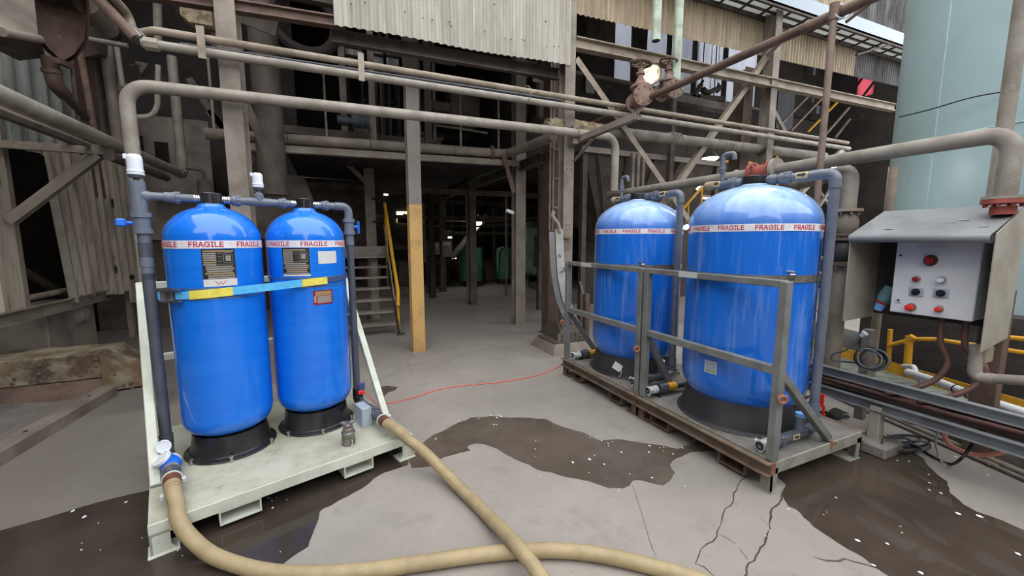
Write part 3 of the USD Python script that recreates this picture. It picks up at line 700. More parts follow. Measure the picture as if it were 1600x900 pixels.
def ball_valve(a, z, side, r=0.04):
    c = LP(a, pb, z)
    v = m.p('valve_body', G().cyl(c - (0, 0, 0.045), c + (0, 0, 0.045), r, n=24), 'pvc')
    for dz in (-0.048, 0.048):
        m.p('valve_nut', G().lathe([(r, -0.016), (r * 1.25, -0.014), (r * 1.25, 0.014), (r, 0.016)], c + (0, 0, dz), n=28), 'pvc', v)
    o = c + CA * side * (r + 0.0)
    h = G().cyl(o, o + CA * side * 0.03, 0.012).obox(o + CA * side * 0.036 + (0, 0, -0.005 if side > 0 else 0), (0.016, 0.03, 0.10 if side > 0 else 0.05), np.array([CA, CB, [0, 0, 1]]), 0.006)
    if side < 0:
        h.obox(o + CA * side * 0.05 - CB * 0.03, (0.045, 0.07, 0.045), np.array([CA, CB, [0, 0, 1]]), 0.008)
    m.p('valve_handle', h, 'blue_handle', v)


ball_valve(0.088, 1.70, -1)
g = G().cyl(LP(0.09, pb, 1.36), LP(0.09, pb, 1.65), rv, n=22)
m.p('riser_top', g, 'pvc')
m.p('coupling', G().cyl(LP(0.09, pb, 1.50), LP(0.09, pb, 1.585), 0.0335, n=22), 'pvc_dark')
m.p('coupling', G().cyl(LP(0.09, pb, 1.44), LP(0.09, pb, 1.495), 0.0345, n=22), 'pvc')
m.p('riser_pipe', G().tube([LP(0.09, pb, 1.40), LP(0.09, pb, 0.275), LP(0.09, 0.54, 0.275)], rv, 22, bend=0.06), 'pvc_dark')
m.p('elbow', G().tube([LP(0.09, pb, 0.36), LP(0.09, pb, 0.275), LP(0.09, 0.58, 0.275)], 0.036, 22, bend=0.065).ring(LP(0.09, pb, 0.36), (0, 0, 1), 0.034, 0.005), 'pvc_dark')
# far end: from the second neck over and down
m.p('outlet_pipe', G().cyl(LP(n2 + 0.09, pb, pz), LP(1.26, pb, pz), rp), 'pvc')
union(m, LP(n2 + 0.145, pb, pz), CA, 0.032, 0.05)
m.p('elbow', G().tube([LP(1.20, pb, pz), LP(1.305, pb, pz), LP(1.305, pb, 1.76)], 0.0305, 22, bend=0.055), 'pvc')
ball_valve(1.305, 1.705, 1, 0.036)
m.p('riser_top', G().cyl(LP(1.305, pb, 1.56), LP(1.305, pb, 1.65), 0.032, n=20), 'pvc')
m.p('riser_pipe', G().cyl(LP(1.305, pb, 0.28), LP(1.305, pb, 1.64), 0.027, n=22), 'pvc_dark')
ZO = 0.262
m.p('elbow', G().tube([LP(1.305, pb, 0.36), LP(1.305, pb, ZO), LP(1.305, 0.6, ZO)], 0.036, 20, bend=0.05), 'black_plastic')
m.p('sensor_tee', G().cyl(LP(1.305, 0.66, ZO), LP(1.305, 0.53, ZO), 0.034, n=22).cyl(LP(1.305, 0.60, ZO), LP(1.305, 0.60, ZO + 0.055), 0.016), 'pvc_dark')
union(m, LP(1.305, 0.37, ZO), -CB, 0.043, 0.075, 'pvc_dark')
m.p('union_ring', G().cyl(LP(1.305, 0.45, ZO), LP(1.305, 0.42, ZO), 0.042, n=22), 'pvc_dark')
m.p('outlet_stub', G().cyl(LP(1.305, 0.53, ZO), LP(1.305, 0.17, ZO), 0.034, n=22).cyl(LP(1.305, 0.29, ZO), LP(1.305, 0.25, ZO), 0.038, n=22), 'pvc_dark')
f = Thing('flow_sensor', 'small blue and red sensor head on the outlet pipe of the cream skid', 'sensor', LP(1.305, 0.60, ZO + 0.05), SA)
f.p('base', G().cyl(LP(1.305, 0.60, ZO + 0.055), LP(1.305, 0.60, ZO + 0.075), 0.014), 'rubber')
f.p('plug', G().obox(LP(1.305, 0.60, ZO + 0.092), (0.05, 0.03, 0.034), np.array([CA, CB, [0, 0, 1]]), 0.005), 'red_plastic')
f.p('head', G().obox(LP(1.312, 0.60, ZO + 0.14), (0.05, 0.02, 0.06), np.array([CA, CB, [0, 0, 1]]), 0.004), 'strap_dark')
f.p('lead', G().tube([LP(1.33, 0.60, ZO + 0.09), LP(1.36, 0.59, ZO + 0.06), LP(1.39, 0.56, ZO + 0.0), LP(1.42, 0.52, ZO - 0.06)], 0.004, 8, bend=0.03), 'orange_cord')

# water meter at the inlet
ax = -CB
c = LP(0.105, 0.44, 0.265)
w = Thing('water_meter', 'blue water meter with white dial and open lid on the cream skid', 'meter', LP(0.09, 0.455, ZD), SA)
w.p('body', G().lathe([(0.02, -0.075), (0.036, -0.07), (0.04, -0.05), (0.046, -0.03), (0.05, 0), (0.046, 0.03), (0.04, 0.05), (0.036, 0.07), (0.02, 0.075)], c, ax, 28).cyl(c, c + (-0.025, -0.012, 0.045), 0.044, n=26), 'blue_handle')
dn = unit(np.array([-0.55, -0.25, 0.8]))
dc = c + np.array([-0.028, -0.014, 0.044])
w.p('dial', G().lathe([(0, 0.0), (0.046, 0.0), (0.05, 0.006), (0.05, 0.022), (0.042, 0.024), (0.042, 0.018), (0, 0.018)], dc, dn, 30), 'white_plastic')
w.p('dial_face', G().disc(dc + dn * 0.018, dn, 0.041, 0.002), 'white_paper')
hinge = dc + dn * 0.022 + CA * 0.02 + CB * 0.045
w.p('lid', G().lathe([(0, 0), (0.036, 0), (0.039, 0.003), (0.039, 0.009), (0.034, 0.01), (0.032, 0.006), (0, 0.006)], hinge + np.array([0.0, 0.0, 0.045]) + CB * 0.005, unit(-CB * 0.9 - CA * 0.35 + np.array([0, 0, 0.25])), 26), 'white_plastic')
w.p('hinge', G().bar(hinge - CA * 0.012, hinge + CA * 0.012, 0.012, 0.012), 'white_plastic')
w.p('flange', G().cyl(c - ax * 0.05, c - ax * 0.035, 0.05), 'white_plastic')
w.p('brass_nut', G().cyl(c + ax * 0.06, c + ax * 0.085, 0.042, n=8), 'pipe_tan', label='brass coloured nut')

# hoses


def spline(pts, k=10):
    P = np.array(pts, float); P = np.vstack([2 * P[0] - P[1], P, 2 * P[-1] - P[-2]]); out = []
    for i in range(1, len(P) - 2):
        for j in range(k):
            t_ = j / k; a, b, c_, d = P[i - 1], P[i], P[i + 1], P[i + 2]
            out.append(0.5 * (2 * b + (c_ - a) * t_ + (2 * a - 5 * b + 4 * c_ - d) * t_ ** 2 + (3 * b - a - 3 * c_ + d) * t_ ** 3))
    out.append(P[-2]); return out


rh = 0.036
hA = [LP(0.105, 0.19, 0.262), LP(0.11, 0.10, 0.25), LP(0.118, 0.03, 0.228), pZ(279, 812, 0.17), pZ(298, 840, 0.10), pZ(335, 869, 0.05)] + [pZ(x, y, rh + 0.002) for x, y in ((400, 890), (470, 897), (560, 893), (650, 881), (740, 868), (815, 861), (890, 861), (960, 871), (1030, 888), (1090, 906), (1170, 938), (1260, 985))]
h = Thing('suction_hose', 'tan hose curling off the water meter and along the ground', 'hose', hA[6] * (1, 1, 0))
h.p('hose', G().tube(spline(hA), rh, 20), 'hose', smooth=60)
h.p('end_cuff', G().tube([hA[0], LP(0.107, 0.15, 0.257)], 0.039, 20).tube([LP(0.1075, 0.145, 0.2565), LP(0.109, 0.125, 0.254)], 0.0385, 20), 'hose')
h.p('rust_band', G().tube([LP(0.105, 0.25, 0.263), LP(0.105, 0.185, 0.261)], 0.0405, 20), 'copper_rust')
h.p('coupling', G().tube([LP(0.105, 0.36, 0.265), LP(0.105, 0.24, 0.263)], 0.037, 22).tube([LP(0.105, 0.335, 0.265), LP(0.105, 0.285, 0.264)], 0.043, 22), 'pvc_dark')
h.p('clamp', G().ring(LP(0.105, 0.255, 0.263), ax, 0.042, 0.006).obox(LP(0.155, 0.235, 0.25), (0.02, 0.035, 0.03), np.array([CA, CB, [0, 0, 1]]), 0.004).obox(LP(0.06, 0.13, 0.235), (0.02, 0.03, 0.03), np.array([CA, CB, [0, 0, 1]]), 0.004), 'pale_grey')
hB = [LP(1.305, 0.10, ZO), LP(1.32, 0.04, ZO - 0.006), pZ(641, 689, 0.215), pZ(664, 707, 0.15), pZ(690, 733, 0.085), pZ(716, 760, 0.05), pZ(745, 788, 0.04), pZ(775, 819, 0.06), pZ(801, 845, 0.105), pZ(822, 870, 0.112), pZ(846, 902, 0.08), pZ(872, 945, 0.04), pZ(900, 1000, 0.04)]
h = Thing('suction_hose', 'tan hose from the sensor outlet crossing over the other hose', 'hose', hB[5] * (1, 1, 0))
h.p('hose', G().tube(spline(hB), rh, 20), 'hose', smooth=60)
h.p('end_cuff', G().tube([LP(1.305, 0.11, ZO), LP(1.309, 0.075, ZO - 0.002)], 0.039, 20).tube([LP(1.3095, 0.07, ZO - 0.002), LP(1.314, 0.055, ZO - 0.004)], 0.0385, 20), 'hose')
h.p('rust_band', G().tube([LP(1.305, 0.175, ZO), LP(1.305, 0.105, ZO)], 0.040, 20), 'copper_rust')
h.p('clamp', G().ring(LP(1.305, 0.185, ZO), CB, 0.041, 0.006).obox(LP(1.355, 0.18, ZO + 0.014), (0.03, 0.03, 0.03), np.array([CA, CB, [0, 0, 1]]), 0.006), 'pale_grey')

# loose items on the cream deck
cf = pZ(545, 693, ZD)
c_ = Thing('hose_fitting', 'upright grey camlock hose fitting standing on the cream deck', 'fitting', cf)
c_.p('body', G().lathe([(0.0, 0), (0.043, 0), (0.045, 0.004), (0.045, 0.045), (0.041, 0.047), (0.043, 0.052), (0.043, 0.085), (0.036, 0.09), (0.036, 0.115), (0.031, 0.12), (0.031, 0.155), (0.021, 0.155), (0.021, 0.12), (0, 0.12)], cf, n=28), 'steel_dull')
for k in range(3):
    an = 2 * math.pi * k / 3 + 0.5; q = cf + np.array([0.03 * math.cos(an), 0.03 * math.sin(an), 0.15])
    c_.p('lug', G().obox(q, (0.044, 0.026, 0.016), np.array([[math.cos(an), math.sin(an), 0], [-math.sin(an), math.cos(an), 0], [0, 0, 1]]), 0.004), 'steel_dull')
c_.p('band', G().ring(cf + (0, 0, 0.087), (0, 0, 1), 0.042, 0.005), 'steel_bright')
q = cf + np.array([0.02, -0.046, 0.045])
c_.p('pin', G().cyl(q, q + (0, -0.012, -0.022), 0.004, n=8).ring(q + (0, -0.02, -0.026), unit((0.2, 0.3, 1)), 0.014, 0.0022, 18, 6), 'steel_bright')
jb = pZ(562, 670, ZD)
b_ = Thing('junction_box', 'pale grey junction box on the cream deck beside the sensor outlet', 'junction box', jb, SA)
Rm = np.array([CA, CB, [0, 0, 1]])
b_.p('body', G().obox(LP(*(1.235, 0.40, ZD + 0.075)), (0.06, 0.155, 0.15), Rm, 0.004), 'box_grey')
b_.p('cover', G().obox(LP(*(1.272, 0.40, ZD + 0.075)), (0.014, 0.158, 0.153), Rm, 0.003), 'box_grey')

# ratchet strap holding the slim tanks
def tangent_path(z_of):
    c1, c2 = np.array([n1, pb]), np.array([n2, pb]); R = R1 + 0.006; out = []
    for a in np.linspace(math.radians(182), math.radians(270), 16):
        out.append(c1 + R * np.array([math.cos(a), math.sin(a)]))
    for a in np.linspace(math.radians(270), math.radians(352), 16):
        out.append(c2 + R * np.array([math.cos(a), math.sin(a)]))
    out.insert(0, np.array([n1 - R - 0.03, pb + 0.30])); out.append(np.array([n2 + R + 0.05, pb + 0.35]))
    return np.array(out)


TP = tangent_path(None); S = np.r_[0, np.cumsum(np.linalg.norm(np.diff(TP, axis=0), axis=1))]


def webbing(s0, s1, off, hgt, t=0.003, dz=0.0):
    ss = np.unique(np.r_[np.linspace(s0, s1, max(2, int((s1 - s0) / 0.02))), s1]); x = np.interp(ss, S, TP[:, 0]); y = np.interp(ss, S, TP[:, 1])
    T = np.gradient(np.stack([x, y], 1), axis=0); T /= np.linalg.norm(T, axis=1, keepdims=True); N = np.stack([T[:, 1], -T[:, 0]], 1)
    zc = 1.265 + (ss - 0.45) * 0.055 + dz; V = []; n = len(ss)
    for o in (off, off + t):
        for sgn in (-1, 1):
            V += [LP(x[i] + N[i, 0] * o, y[i] + N[i, 1] * o, zc[i] + sgn * hgt / 2) for i in range(n)]
    F = []
    I = lambda k, j: k * n + j
    for j in range(n - 1):
        F += [[I(2, j), I(2, j + 1), I(3, j + 1), I(3, j)], [I(0, j + 1), I(0, j), I(1, j), I(1, j + 1)], [I(3, j), I(3, j + 1), I(1, j + 1), I(1, j)], [I(0, j), I(0, j + 1), I(2, j + 1), I(2, j)]]
    F += [[I(0, 0), I(2, 0), I(3, 0), I(1, 0)], [I(2, n - 1), I(0, n - 1), I(1, n - 1), I(3, n - 1)]]
    return G().add(V, F)


st = Thing('ratchet_strap', 'blue and yellow ratchet strap drawn round the two slim tanks', 'strap', LP(0.7, 0.43, 1.25), SA)
sA = S[1]
st.p('webbing', webbing(0.0, S[-1], 0.0, 0.034), 'strap_dark')
st.p('sleeve', webbing(sA + 0.24, sA + 0.46, 0.003, 0.052, 0.005), 'strap_yellow', label='creased yellow sleeve')
st.p('blue_webbing', webbing(sA + 0.15, sA + 0.25, 0.003, 0.046, 0.003), 'strap_blue')
st.p('blue_webbing', webbing(sA + 0.455, sA + 0.86, 0.003, 0.05, 0.003), 'strap_blue')
st.p('sleeve', webbing(sA + 0.855, sA + 1.02, 0.003, 0.05, 0.005), 'strap_yellow')
g = G()
for sgn in (-1, 1):
    g.add(*[x for x in webbing(sA + 0.0, sA + 0.2, 0.006, 0.009, 0.03, sgn * 0.034).verts()])
st.p('ratchet_frame', g, 'steel_bright')
st.p('ratchet_bar', webbing(sA + 0.06, sA + 0.075, 0.005, 0.064, 0.02), 'steel_bright')
st.p('ratchet_spool', webbing(sA + 0.015, sA + 0.05, 0.004, 0.06, 0.026), 'steel_dull')
st.p('ratchet_handle', webbing(sA - 0.02, sA + 0.012, 0.02, 0.05, 0.02), 'blue_pale')
st.p('ratchet_bar', webbing(sA + 0.11, sA + 0.13, 0.005, 0.06, 0.012), 'steel_dull')
# ------------------------------------------------------------------ two grey skids with the wide tanks
XL, XRR, ZR = 2.456, 3.47, 0.207
for k, (y0, y1, lab) in enumerate([(1.464, 2.672, 'grey railed steel skid under the wider nearest tank, by the control panel'), (2.692, 3.96, 'grey railed steel skid with rusty sides under the farther wide tank')]):
    t = Thing('skid_frame', lab, 'skid', ((XL + XRR) / 2, (y0 + y1) / 2, 0))
    t.p('deck_plate', G().box((XL + 0.01, y0 + 0.01, ZR - 0.014), (XRR - 0.01, y1 - 0.01, ZR)), 'skid_deck')
    g = G().channel((XL + 0.0, y1, ZR - 0.045), (XL + 0.0, y0, ZR - 0.045), 0.084, 0.045, 0.008, side=-1)
    t.p('side_channel', g, 'skid_rusty')
    t.p('side_channel', G().channel((XRR, y0, ZR - 0.045), (XRR, y1, ZR - 0.045), 0.084, 0.045, 0.008, side=-1), 'skid_rusty')
    t.p('end_beam', G().box((XL + 0.01, y0, 0.125), (XRR, y0 + 0.04, ZR - 0.001), 0.003), 'skid_front' if k == 0 else 'skid_rusty')
    t.p('end_beam', G().box((XL + 0.01, y1 - 0.04, 0.125), (XRR, y1, ZR - 0.001), 0.003), 'skid_rusty')
    for sx, x0 in ((1, XL), (-1, XRR)):
        for sy, ya in ((1, y0), (-1, y1)):
            w = 0.07
            gg = G().box((x0, ya, 0.01), (x0 + sx * 0.010, ya + sy * w, 0.165)).box((x0, ya, 0.01), (x0 + sx * (0.055 if sy > 0 else w), ya + sy * 0.008, 0.165)).box((x0 - sx * 0.006, ya - sy * 0.004, 0), (x0 + sx * 0.13, ya + sy * 0.13, 0.01))
            t.p('leg', gg, 'skid_front' if (k == 0 and sy > 0) else 'skid_rusty')
    for a, b in ([(1.64, 1.848), (2.315, 2.515)] if k == 0 else [(2.905, 3.08), (3.58, 3.74)]):
        w = 0.009
        gg = G().box((XL - 0.004, a, 0.022), (XRR, b, 0.022 + w)).box((XL - 0.004, a, 0.105 - w), (XRR, b, 0.118)).box((XL - 0.004, a, 0.022 + w), (XRR, a + w, 0.105 - w)).box((XL - 0.004, b - w, 0.022 + w), (XRR, b, 0.105 - w))
        t.p('fork_pocket', gg, 'skid_rusty')
    xp = XL + 0.03
    pts = (y0 + 0.028, y1 - 0.028)
    for j, yp in enumerate(pts):
        t.p('post', G().box((xp - 0.028, yp - 0.026, ZR), (xp + 0.028, yp + 0.026, 1.352), 0.004), 'skid_grey')
    t.p('top_rail', G().bar((xp, pts[0], 1.335), (xp, pts[1], 1.335), 0.05, 0.045, ch=0.004), 'skid_grey')
    t.p('mid_rail', G().bar((xp, pts[0], 0.792), (xp, pts[1], 0.792), 0.05, 0.055, ch=0.004), 'skid_grey')
    ends = [(pts[0], 0.60), (pts[1], 0.34)] if k == 0 else [(pts[1], 0.42)]
    for yp, ln in ends:
        t.p('brace', G().bar((xp + 0.01, yp, 0.775), (xp + ln, yp, ZR + 0.02), 0.05, 0.05, (0, 1, 0), 0.004), 'skid_grey')
        if ln == 0.60:
            t.p('brace_foot', G().box((xp + ln - 0.01, y0 - 0.006, ZR - 0.05), (xp + ln + 0.012, y0 + 0.01, ZR + 0.01)).box((xp + ln + 0.03, y0 - 0.005, ZR - 0.03), (xp + ln + 0.05, y0 + 0.01, ZR - 0.005)), 'rust_lug')
    for j, yp in enumerate(pts):
        if not (k == 0 and j == 1):
            gg = G().ring((xp - 0.02, yp - 0.045 if k == 0 else yp - 0.0, 0.63), (1, 0, 0) if k else (0.5, 0.86, 0), 0.022, 0.011, 22, 8)
            if k == 1:
                gg = G().ring((xp - 0.045, yp + (0.04 if j else -0.02), 0.63), (0.4, 0.9, 0), 0.022, 0.011, 22, 8)
            t.p('lifting_lug', gg, 'rust_lug')
    t.p('corner_plate', G().box((XL - 0.002, y0 - 0.003, ZR - 0.08), (XL + 0.03, y0 + 0.02, ZR - 0.0), 0.003), 'rust_lug')
    wy = 2.20 if k == 0 else 3.55
    t.p('tag_plate', G().box((xp - 0.027, wy - (0.08 if k == 0 else 0.10), 1.315), (xp - 0.024, wy + 0.09, 1.358)), 'pale_grey')
    for q in range(5):
        rr = random.Random(k * 10 + q)
        a = 2 * math.pi * q / 5 + 0.3
        cy = (y0 + y1) / 2
        p_ = np.array([2.965 + 0.475 * math.cos(a) * 0.985, cy + 0.475 * math.sin(a), ZR])
        if abs(p_[0] - 2.965) < 0.49:
            t.p('anchor_bolt', G().cyl(p_, p_ + (0, 0, 0.022), 0.008, n=8), 'steel_dull')

R2 = 0.444
wide = [(0.3, 0.15)] + [(R2 * (0.80 + 0.20 * math.sin(a)), 0.37 - 0.19 * math.cos(a)) for a in np.linspace(0.2, math.pi / 2, 9)] + dome(R2, 1.52, 1.80, 0.11, 18) + [(0.098, 1.806), (0.09, 1.812)]
wskirt = [(0.462, 0.0), (0.466, 0.006), (0.46, 0.012), (0.448, 0.014), (0.44, 0.024), (0.40, 0.205), (0.385, 0.21)]
DC, CC = np.array([2.965, 2.072, ZR]), np.array([2.965, 3.335, ZR])
for k, (cc, lab) in enumerate([(DC, 'wide blue tank with dusty dome nearest the control panel'), (CC, 'wide weathered blue tank on the far skid, one step behind its twin')]):
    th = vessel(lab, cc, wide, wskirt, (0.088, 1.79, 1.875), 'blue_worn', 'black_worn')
    fc = math.atan2(-cc[1], -cc[0])
    fragile_band(th, (0, 0), R2 + 0.0006, 1.452, 0.05, fc + (0.24 if k == 0 else -0.13) - 3 * 0.235 / R2, 8, 0.235, 'red_ink', 0.03)
    if k == 0:
        sk = th.p('care_sticker', G().patch((0, 0), R2 * 0.996 + 0.003, fc - 0.57, fc - 0.36, 0.405, 0.50, 0.0012), 'white_paper')
        th.p('picture_patch', G().patch((0, 0), R2 * 0.996 + 0.0046, fc - 0.555, fc - 0.375, 0.41, 0.435, 0.0004), 'vessel_green', sk)
        th.p('picture_patch', G().patch((0, 0), R2 * 0.996 + 0.0046, fc - 0.555, fc - 0.375, 0.437, 0.492, 0.0004), 'box_grey', sk)
    else:
        a = fc - 0.34
        q = np.array([math.cos(a), math.sin(a), 0]); tq = np.array([-math.sin(a), math.cos(a), 0])
        Rt = np.array([unit(tq + np.array([0, 0, -0.45])), unit(np.array([0, 0, 1]) + tq * 0.45 - q * 0.2), q])
        wt = th.p('wired_tag', G().obox(q * 0.445 + np.array([0, 0, 0.115]), (0.09, 0.075, 0.004), Rt), 'white_paper')
        th.p('tag_wire', G().tube([q * 0.45 + tq * 0.045 + np.array([0, 0, 0.10]), q * 0.462 + tq * 0.052 + np.array([0, 0, 0.06]), q * 0.466 + tq * 0.03 + np.array([0, 0, 0.02])], 0.005, 8, bend=0.02), 'pale_grey', wt)
    th.p('steel_band', G().patch((0, 0), R2 + 0.002, -math.pi, math.pi, 1.105, 1.155, 0.003, 84), 'steel_dull')
    aa = fc + (0.95 if k == 0 else 0.10) * 0.62 if k == 0 else fc + 0.12
    q = np.array([math.cos(aa) * (R2 + 0.012), math.sin(aa) * (R2 + 0.012), 1.15])
    th.p('band_clamp', G().obox(q, (0.02, 0.045, 0.035), np.array([[math.cos(aa), math.sin(aa), 0], [-math.sin(aa), math.cos(aa), 0], [0, 0, 1]]), 0.006).cyl(q + (-0.02, -0.03, 0.03), q + (-0.02, 0.06, 0.035), 0.008), 'steel_bright')


def arrow_sticker(th, c, axis, up, R, L=0.07, face=None):
    """A pale plate with a black arrow, wrapped on a pipe."""
    axis, up = unit(axis), unit(up); side = unit(np.cross(axis, up)); th_ = np.linspace(-0.9, 0.9, 9); V = []
    for rr in (R + 0.0005, R + 0.0016):
        for s in (-L / 2, L / 2):
            V += [np.asarray(c) + axis * s + rr * (math.cos(a) * up + math.sin(a) * side) for a in th_]
    n = 9; F = []
    I = lambda k, j: k * n + j
    for j in range(n - 1):
        F += [[I(2, j), I(2, j + 1), I(3, j + 1), I(3, j)], [I(0, j), I(0, j + 1), I(2, j + 1), I(2, j)], [I(1, j), I(1, j + 1), I(3, j + 1), I(3, j)]]
    pl = th.p('arrow_sticker', G().add(V, F), 'sticker_buff')
    ar = []
    for s0, s1, w0, w1 in ((-0.40, 0.05, 0.32, 0.32), (0.05, 0.44, 0.62, 0.02)):
        for i in range(5):
            s = s0 + (s1 - s0) * i / 4; ar.append((s * L, (w0 + (w1 - w0) * i / 4)))
    V = []; F = []
    for s, w in ar:
        V += [np.asarray(c) + axis * s + (R + 0.0026) * (math.cos(a) * up + math.sin(a) * side) for a in np.linspace(-w, w, 5)]
    for i in range(len(ar) - 1):
        F += [[i * 5 + j, i * 5 + j + 1, (i + 1) * 5 + j + 1, (i + 1) * 5 + j] for j in range(4)]
    th.p('arrow', G().add(V, F), 'ink', pl)


for k, cc in enumerate((DC, CC)):
    ph = math.radians((-75, -82)[k]); e = np.array([math.cos(ph), math.sin(ph), 0]); zz = cc[2] + 1.838
    o = np.array([cc[0], cc[1], zz])
    el = o + e * 0.492
    m = Thing('pipe_manifold', ['dark grey pipework with black arrow stickers on top of the nearest wide tank', 'dark grey pipework and vent on top of the farther wide tank'][k], 'pipework', (cc[0], cc[1], 0))
    r = 0.030
    tocam = unit(np.array([-cc[0], -cc[1], 0.0])); tocam = unit(tocam - e * (tocam @ e)) + np.array([0, 0, 0.35])
    m.p('outlet_pipe', G().cyl(o + e * 0.08, el - e * 0.04, r, n=22).cyl(o + e * 0.10, o + e * 0.15, 0.036, n=22), 'pvc_slate')
    union(m, o + e * 0.20, e, 0.041, 0.075, 'pvc_slate')
    m.p('pipe_collar', G().cyl(el - e * 0.125, el - e * 0.07, 0.034, n=22), 'pvc_slate')
    m.p('elbow', G().tube([el - e * 0.10, el, el - (0, 0, 0.10)], 0.0355, 24, bend=0.06), 'pvc_slate')
    m.p('riser_pipe', G().cyl(el - (0, 0, 0.05), (el[0], el[1], 0.34), r, n=24), 'pvc_slate')
    m.p('riser_socket', G().cyl((el[0], el[1], 0.44), (el[0], el[1], 0.33), 0.036, n=24).ring((el[0], el[1], 0.335), (0, 0, 1), 0.037, 0.006), 'pvc_slate')
    arrow_sticker(m, o + e * 0.305, e, tocam, r)
    m.p('inlet_pipe', G().cyl(o - e * 0.08, o - e * 0.31, r, n=22).cyl(o - e * 0.09, o - e * 0.13, 0.036, n=22), 'pvc_slate')
    union(m, o - e * 0.16, e, 0.044, 0.06, 'pvc_slate')
    m.p('end_cap', G().lathe([(0.035, 0), (0.036, 0.05), (0.032, 0.07), (0.018, 0.084), (0, 0.088)], o - e * 0.30, -e, 24), 'lagging', label='yellowed end cap')
    arrow_sticker(m, o - e * 0.275, e, tocam, r + 0.0008, 0.05)
    v0 = o - e * 0.245 + np.array([0, 0, 0.03])
    gg = G().cyl(v0, v0 + (0, 0, 0.07), 0.014, n=16)
    m.p('vent_stem', gg, 'pvc')
    m.p('vent_valve', G().cyl(v0 + (0, 0, 0.06), v0 + (0, 0, 0.15), 0.021, n=18).cyl(v0 + (0, 0, 0.085), v0 + (0, 0, 0.115), 0.026, n=18), 'pvc')
    top = v0 + np.array([0, 0, 0.205])
    m.p('gooseneck', G().tube([v0 + (0, 0, 0.14), top, top + e * 0.085, top + e * 0.085 - (0, 0, 0.05)], 0.0185, 18, bend=0.028), 'pvc')
    zo, yo = (0.262, 1.575) if k == 0 else (0.29, 2.80)
    if True:
        m.p('bottom_elbow', G().tube([(el[0], el[1], 0.36), (el[0], el[1], zo), (el[0] - 0.13, yo, zo)], 0.038, 20, bend=0.06), 'pvc_dark')


def outlet(lab, y, z, x1, band, m_='pvc_dark'):
    """A capped hose connection lying on a skid deck."""
    t = Thing('hose_outlet', lab, 'pipe fitting', (2.6, y, ZR))
    x0 = XL + 0.0
    r = 0.034
    t.p('pipe', G().cyl((x0 + 0.16, y, z), (x1, y, z), r, n=20), m_)
    union(t, (x0 + 0.2, y, z), (1, 0, 0), 0.043, 0.075, m_)
    t.p('coupling', G().lathe([(0.026, 0), (0.036, 0.002), (0.036, 0.028), (0.03, 0.032), (0.03, 0.055), (0.036, 0.06), (0.036, 0.10), (0.026, 0.1), (0.022, 0.03), (0.026, 0)], (x0 + 0.03, y, z), (1, 0, 0), 26), 'pale_grey')
    for q in range(3):
        a = 2 * math.pi * q / 3 + 0.5
        d = np.array([0, math.cos(a), math.sin(a)])
        t.p('coupling_lug', G().obox(np.array([x0 + 0.042, y, z]) + d * 0.04, (0.022, 0.026, 0.024), np.array([[1, 0, 0], [0, -math.sin(a), math.cos(a)], d]), 0.005), 'pale_grey')
    t.p('bore_seal', G().disc((x0 + 0.031, y, z), (-1, 0, 0), 0.027, 0.004, hole=0.017), 'rubber')
    t.p('pipe_clip', G().box((x0 + 0.125, y - 0.045, ZR), (x0 + 0.15, y + 0.045, z - 0.02), 0.003), 'rubber')
    if band:
        t.p('yellow_band', G().cyl((x0 + 0.255, y, z), (x0 + 0.35, y, z), r + 0.0035, n=20), 'yellow_paint')
    return t


t = outlet('hose outlet with label below the brace on the nearest wide tank skid', 1.575, 0.262, 2.96, False, 'pvc_dark')
t.p('arrow_sticker', G().patch((0, 0), 0.1, 0, 0.01, 0, 0.01) if False else G().box((2.78, 1.575 - 0.037, 0.252), (2.85, 1.575 - 0.033, 0.286)), 'sticker_buff')
t.p('arrow', G().box((2.792, 1.575 - 0.0385, 0.262), (2.838, 1.575 - 0.036, 0.276)), 'ink')
t.p('stub_pipe', G().cyl((2.90, 1.575, 0.26), (2.90, 1.575, 0.40), 0.028, n=18), 'pvc')
t.p('blue_cap', G().cyl((2.90, 1.575, 0.385), (2.90, 1.575, 0.412), 0.031, n=20), 'blue_pale')
outlet('hose outlet with yellow band at the rear post of the nearest wide tank skid', 2.595, 0.272, 2.95, True)
t = outlet('hose outlet behind the paired posts, on the farther wide tank skid', 2.80, 0.29, 2.90, False)
t.p('stub_pipe', G().cyl((2.84, 2.80, 0.27), (2.84, 2.80, 0.43), 0.028, n=18), 'pvc_slate')
t.p('white_cap', G().cyl((2.84, 2.80, 0.43), (2.84, 2.80, 0.45), 0.033, n=18), 'white_plastic')
outlet('hose outlet with yellow band at the far corner of the farther wide tank skid', 3.81, 0.265, 2.86, True)
g = G().hull([(3.49, 1.70, 0.22), (3.50, 1.74, 0.22), (3.49, 1.70, 0.30), (3.51, 1.72, 0.36), (3.505, 1.76, 0.40), (3.50, 1.74, 0.30), (3.515, 1.73, 0.24), (3.48, 1.73, 0.3)])
one('orange_tag', G().box((3.56, 1.76, 0.0), (3.568, 1.78, 0.27), 0.003).box((3.557, 1.77, 0.25), (3.566, 1.80, 0.36), 0.003), 'red_plastic', 'orange marker stake standing behind the nearest wide tank riser', 'marker')

# ------------------------------------------------------------------ orange cord across the yard
cp = [LP(1.42, 0.52, 0.02)] + [pZ(x, y, 0.006) for x, y in ((604, 630), (620, 628), (650, 620), (680, 610), (705, 605), (740, 601), (780, 597), (820, 591), (850, 583), (872, 574), (884, 569))] + [np.array([2.6, 3.86, 0.006]), np.array([3.4, 3.99, 0.006])]
cp[0] = pZ(596, 626, 0.006)
one('extension_cord', G().tube(spline(cp, 6), 0.0045, 8), 'orange_cord', 'thin orange cord running across the concrete between the two skids', 'cord')

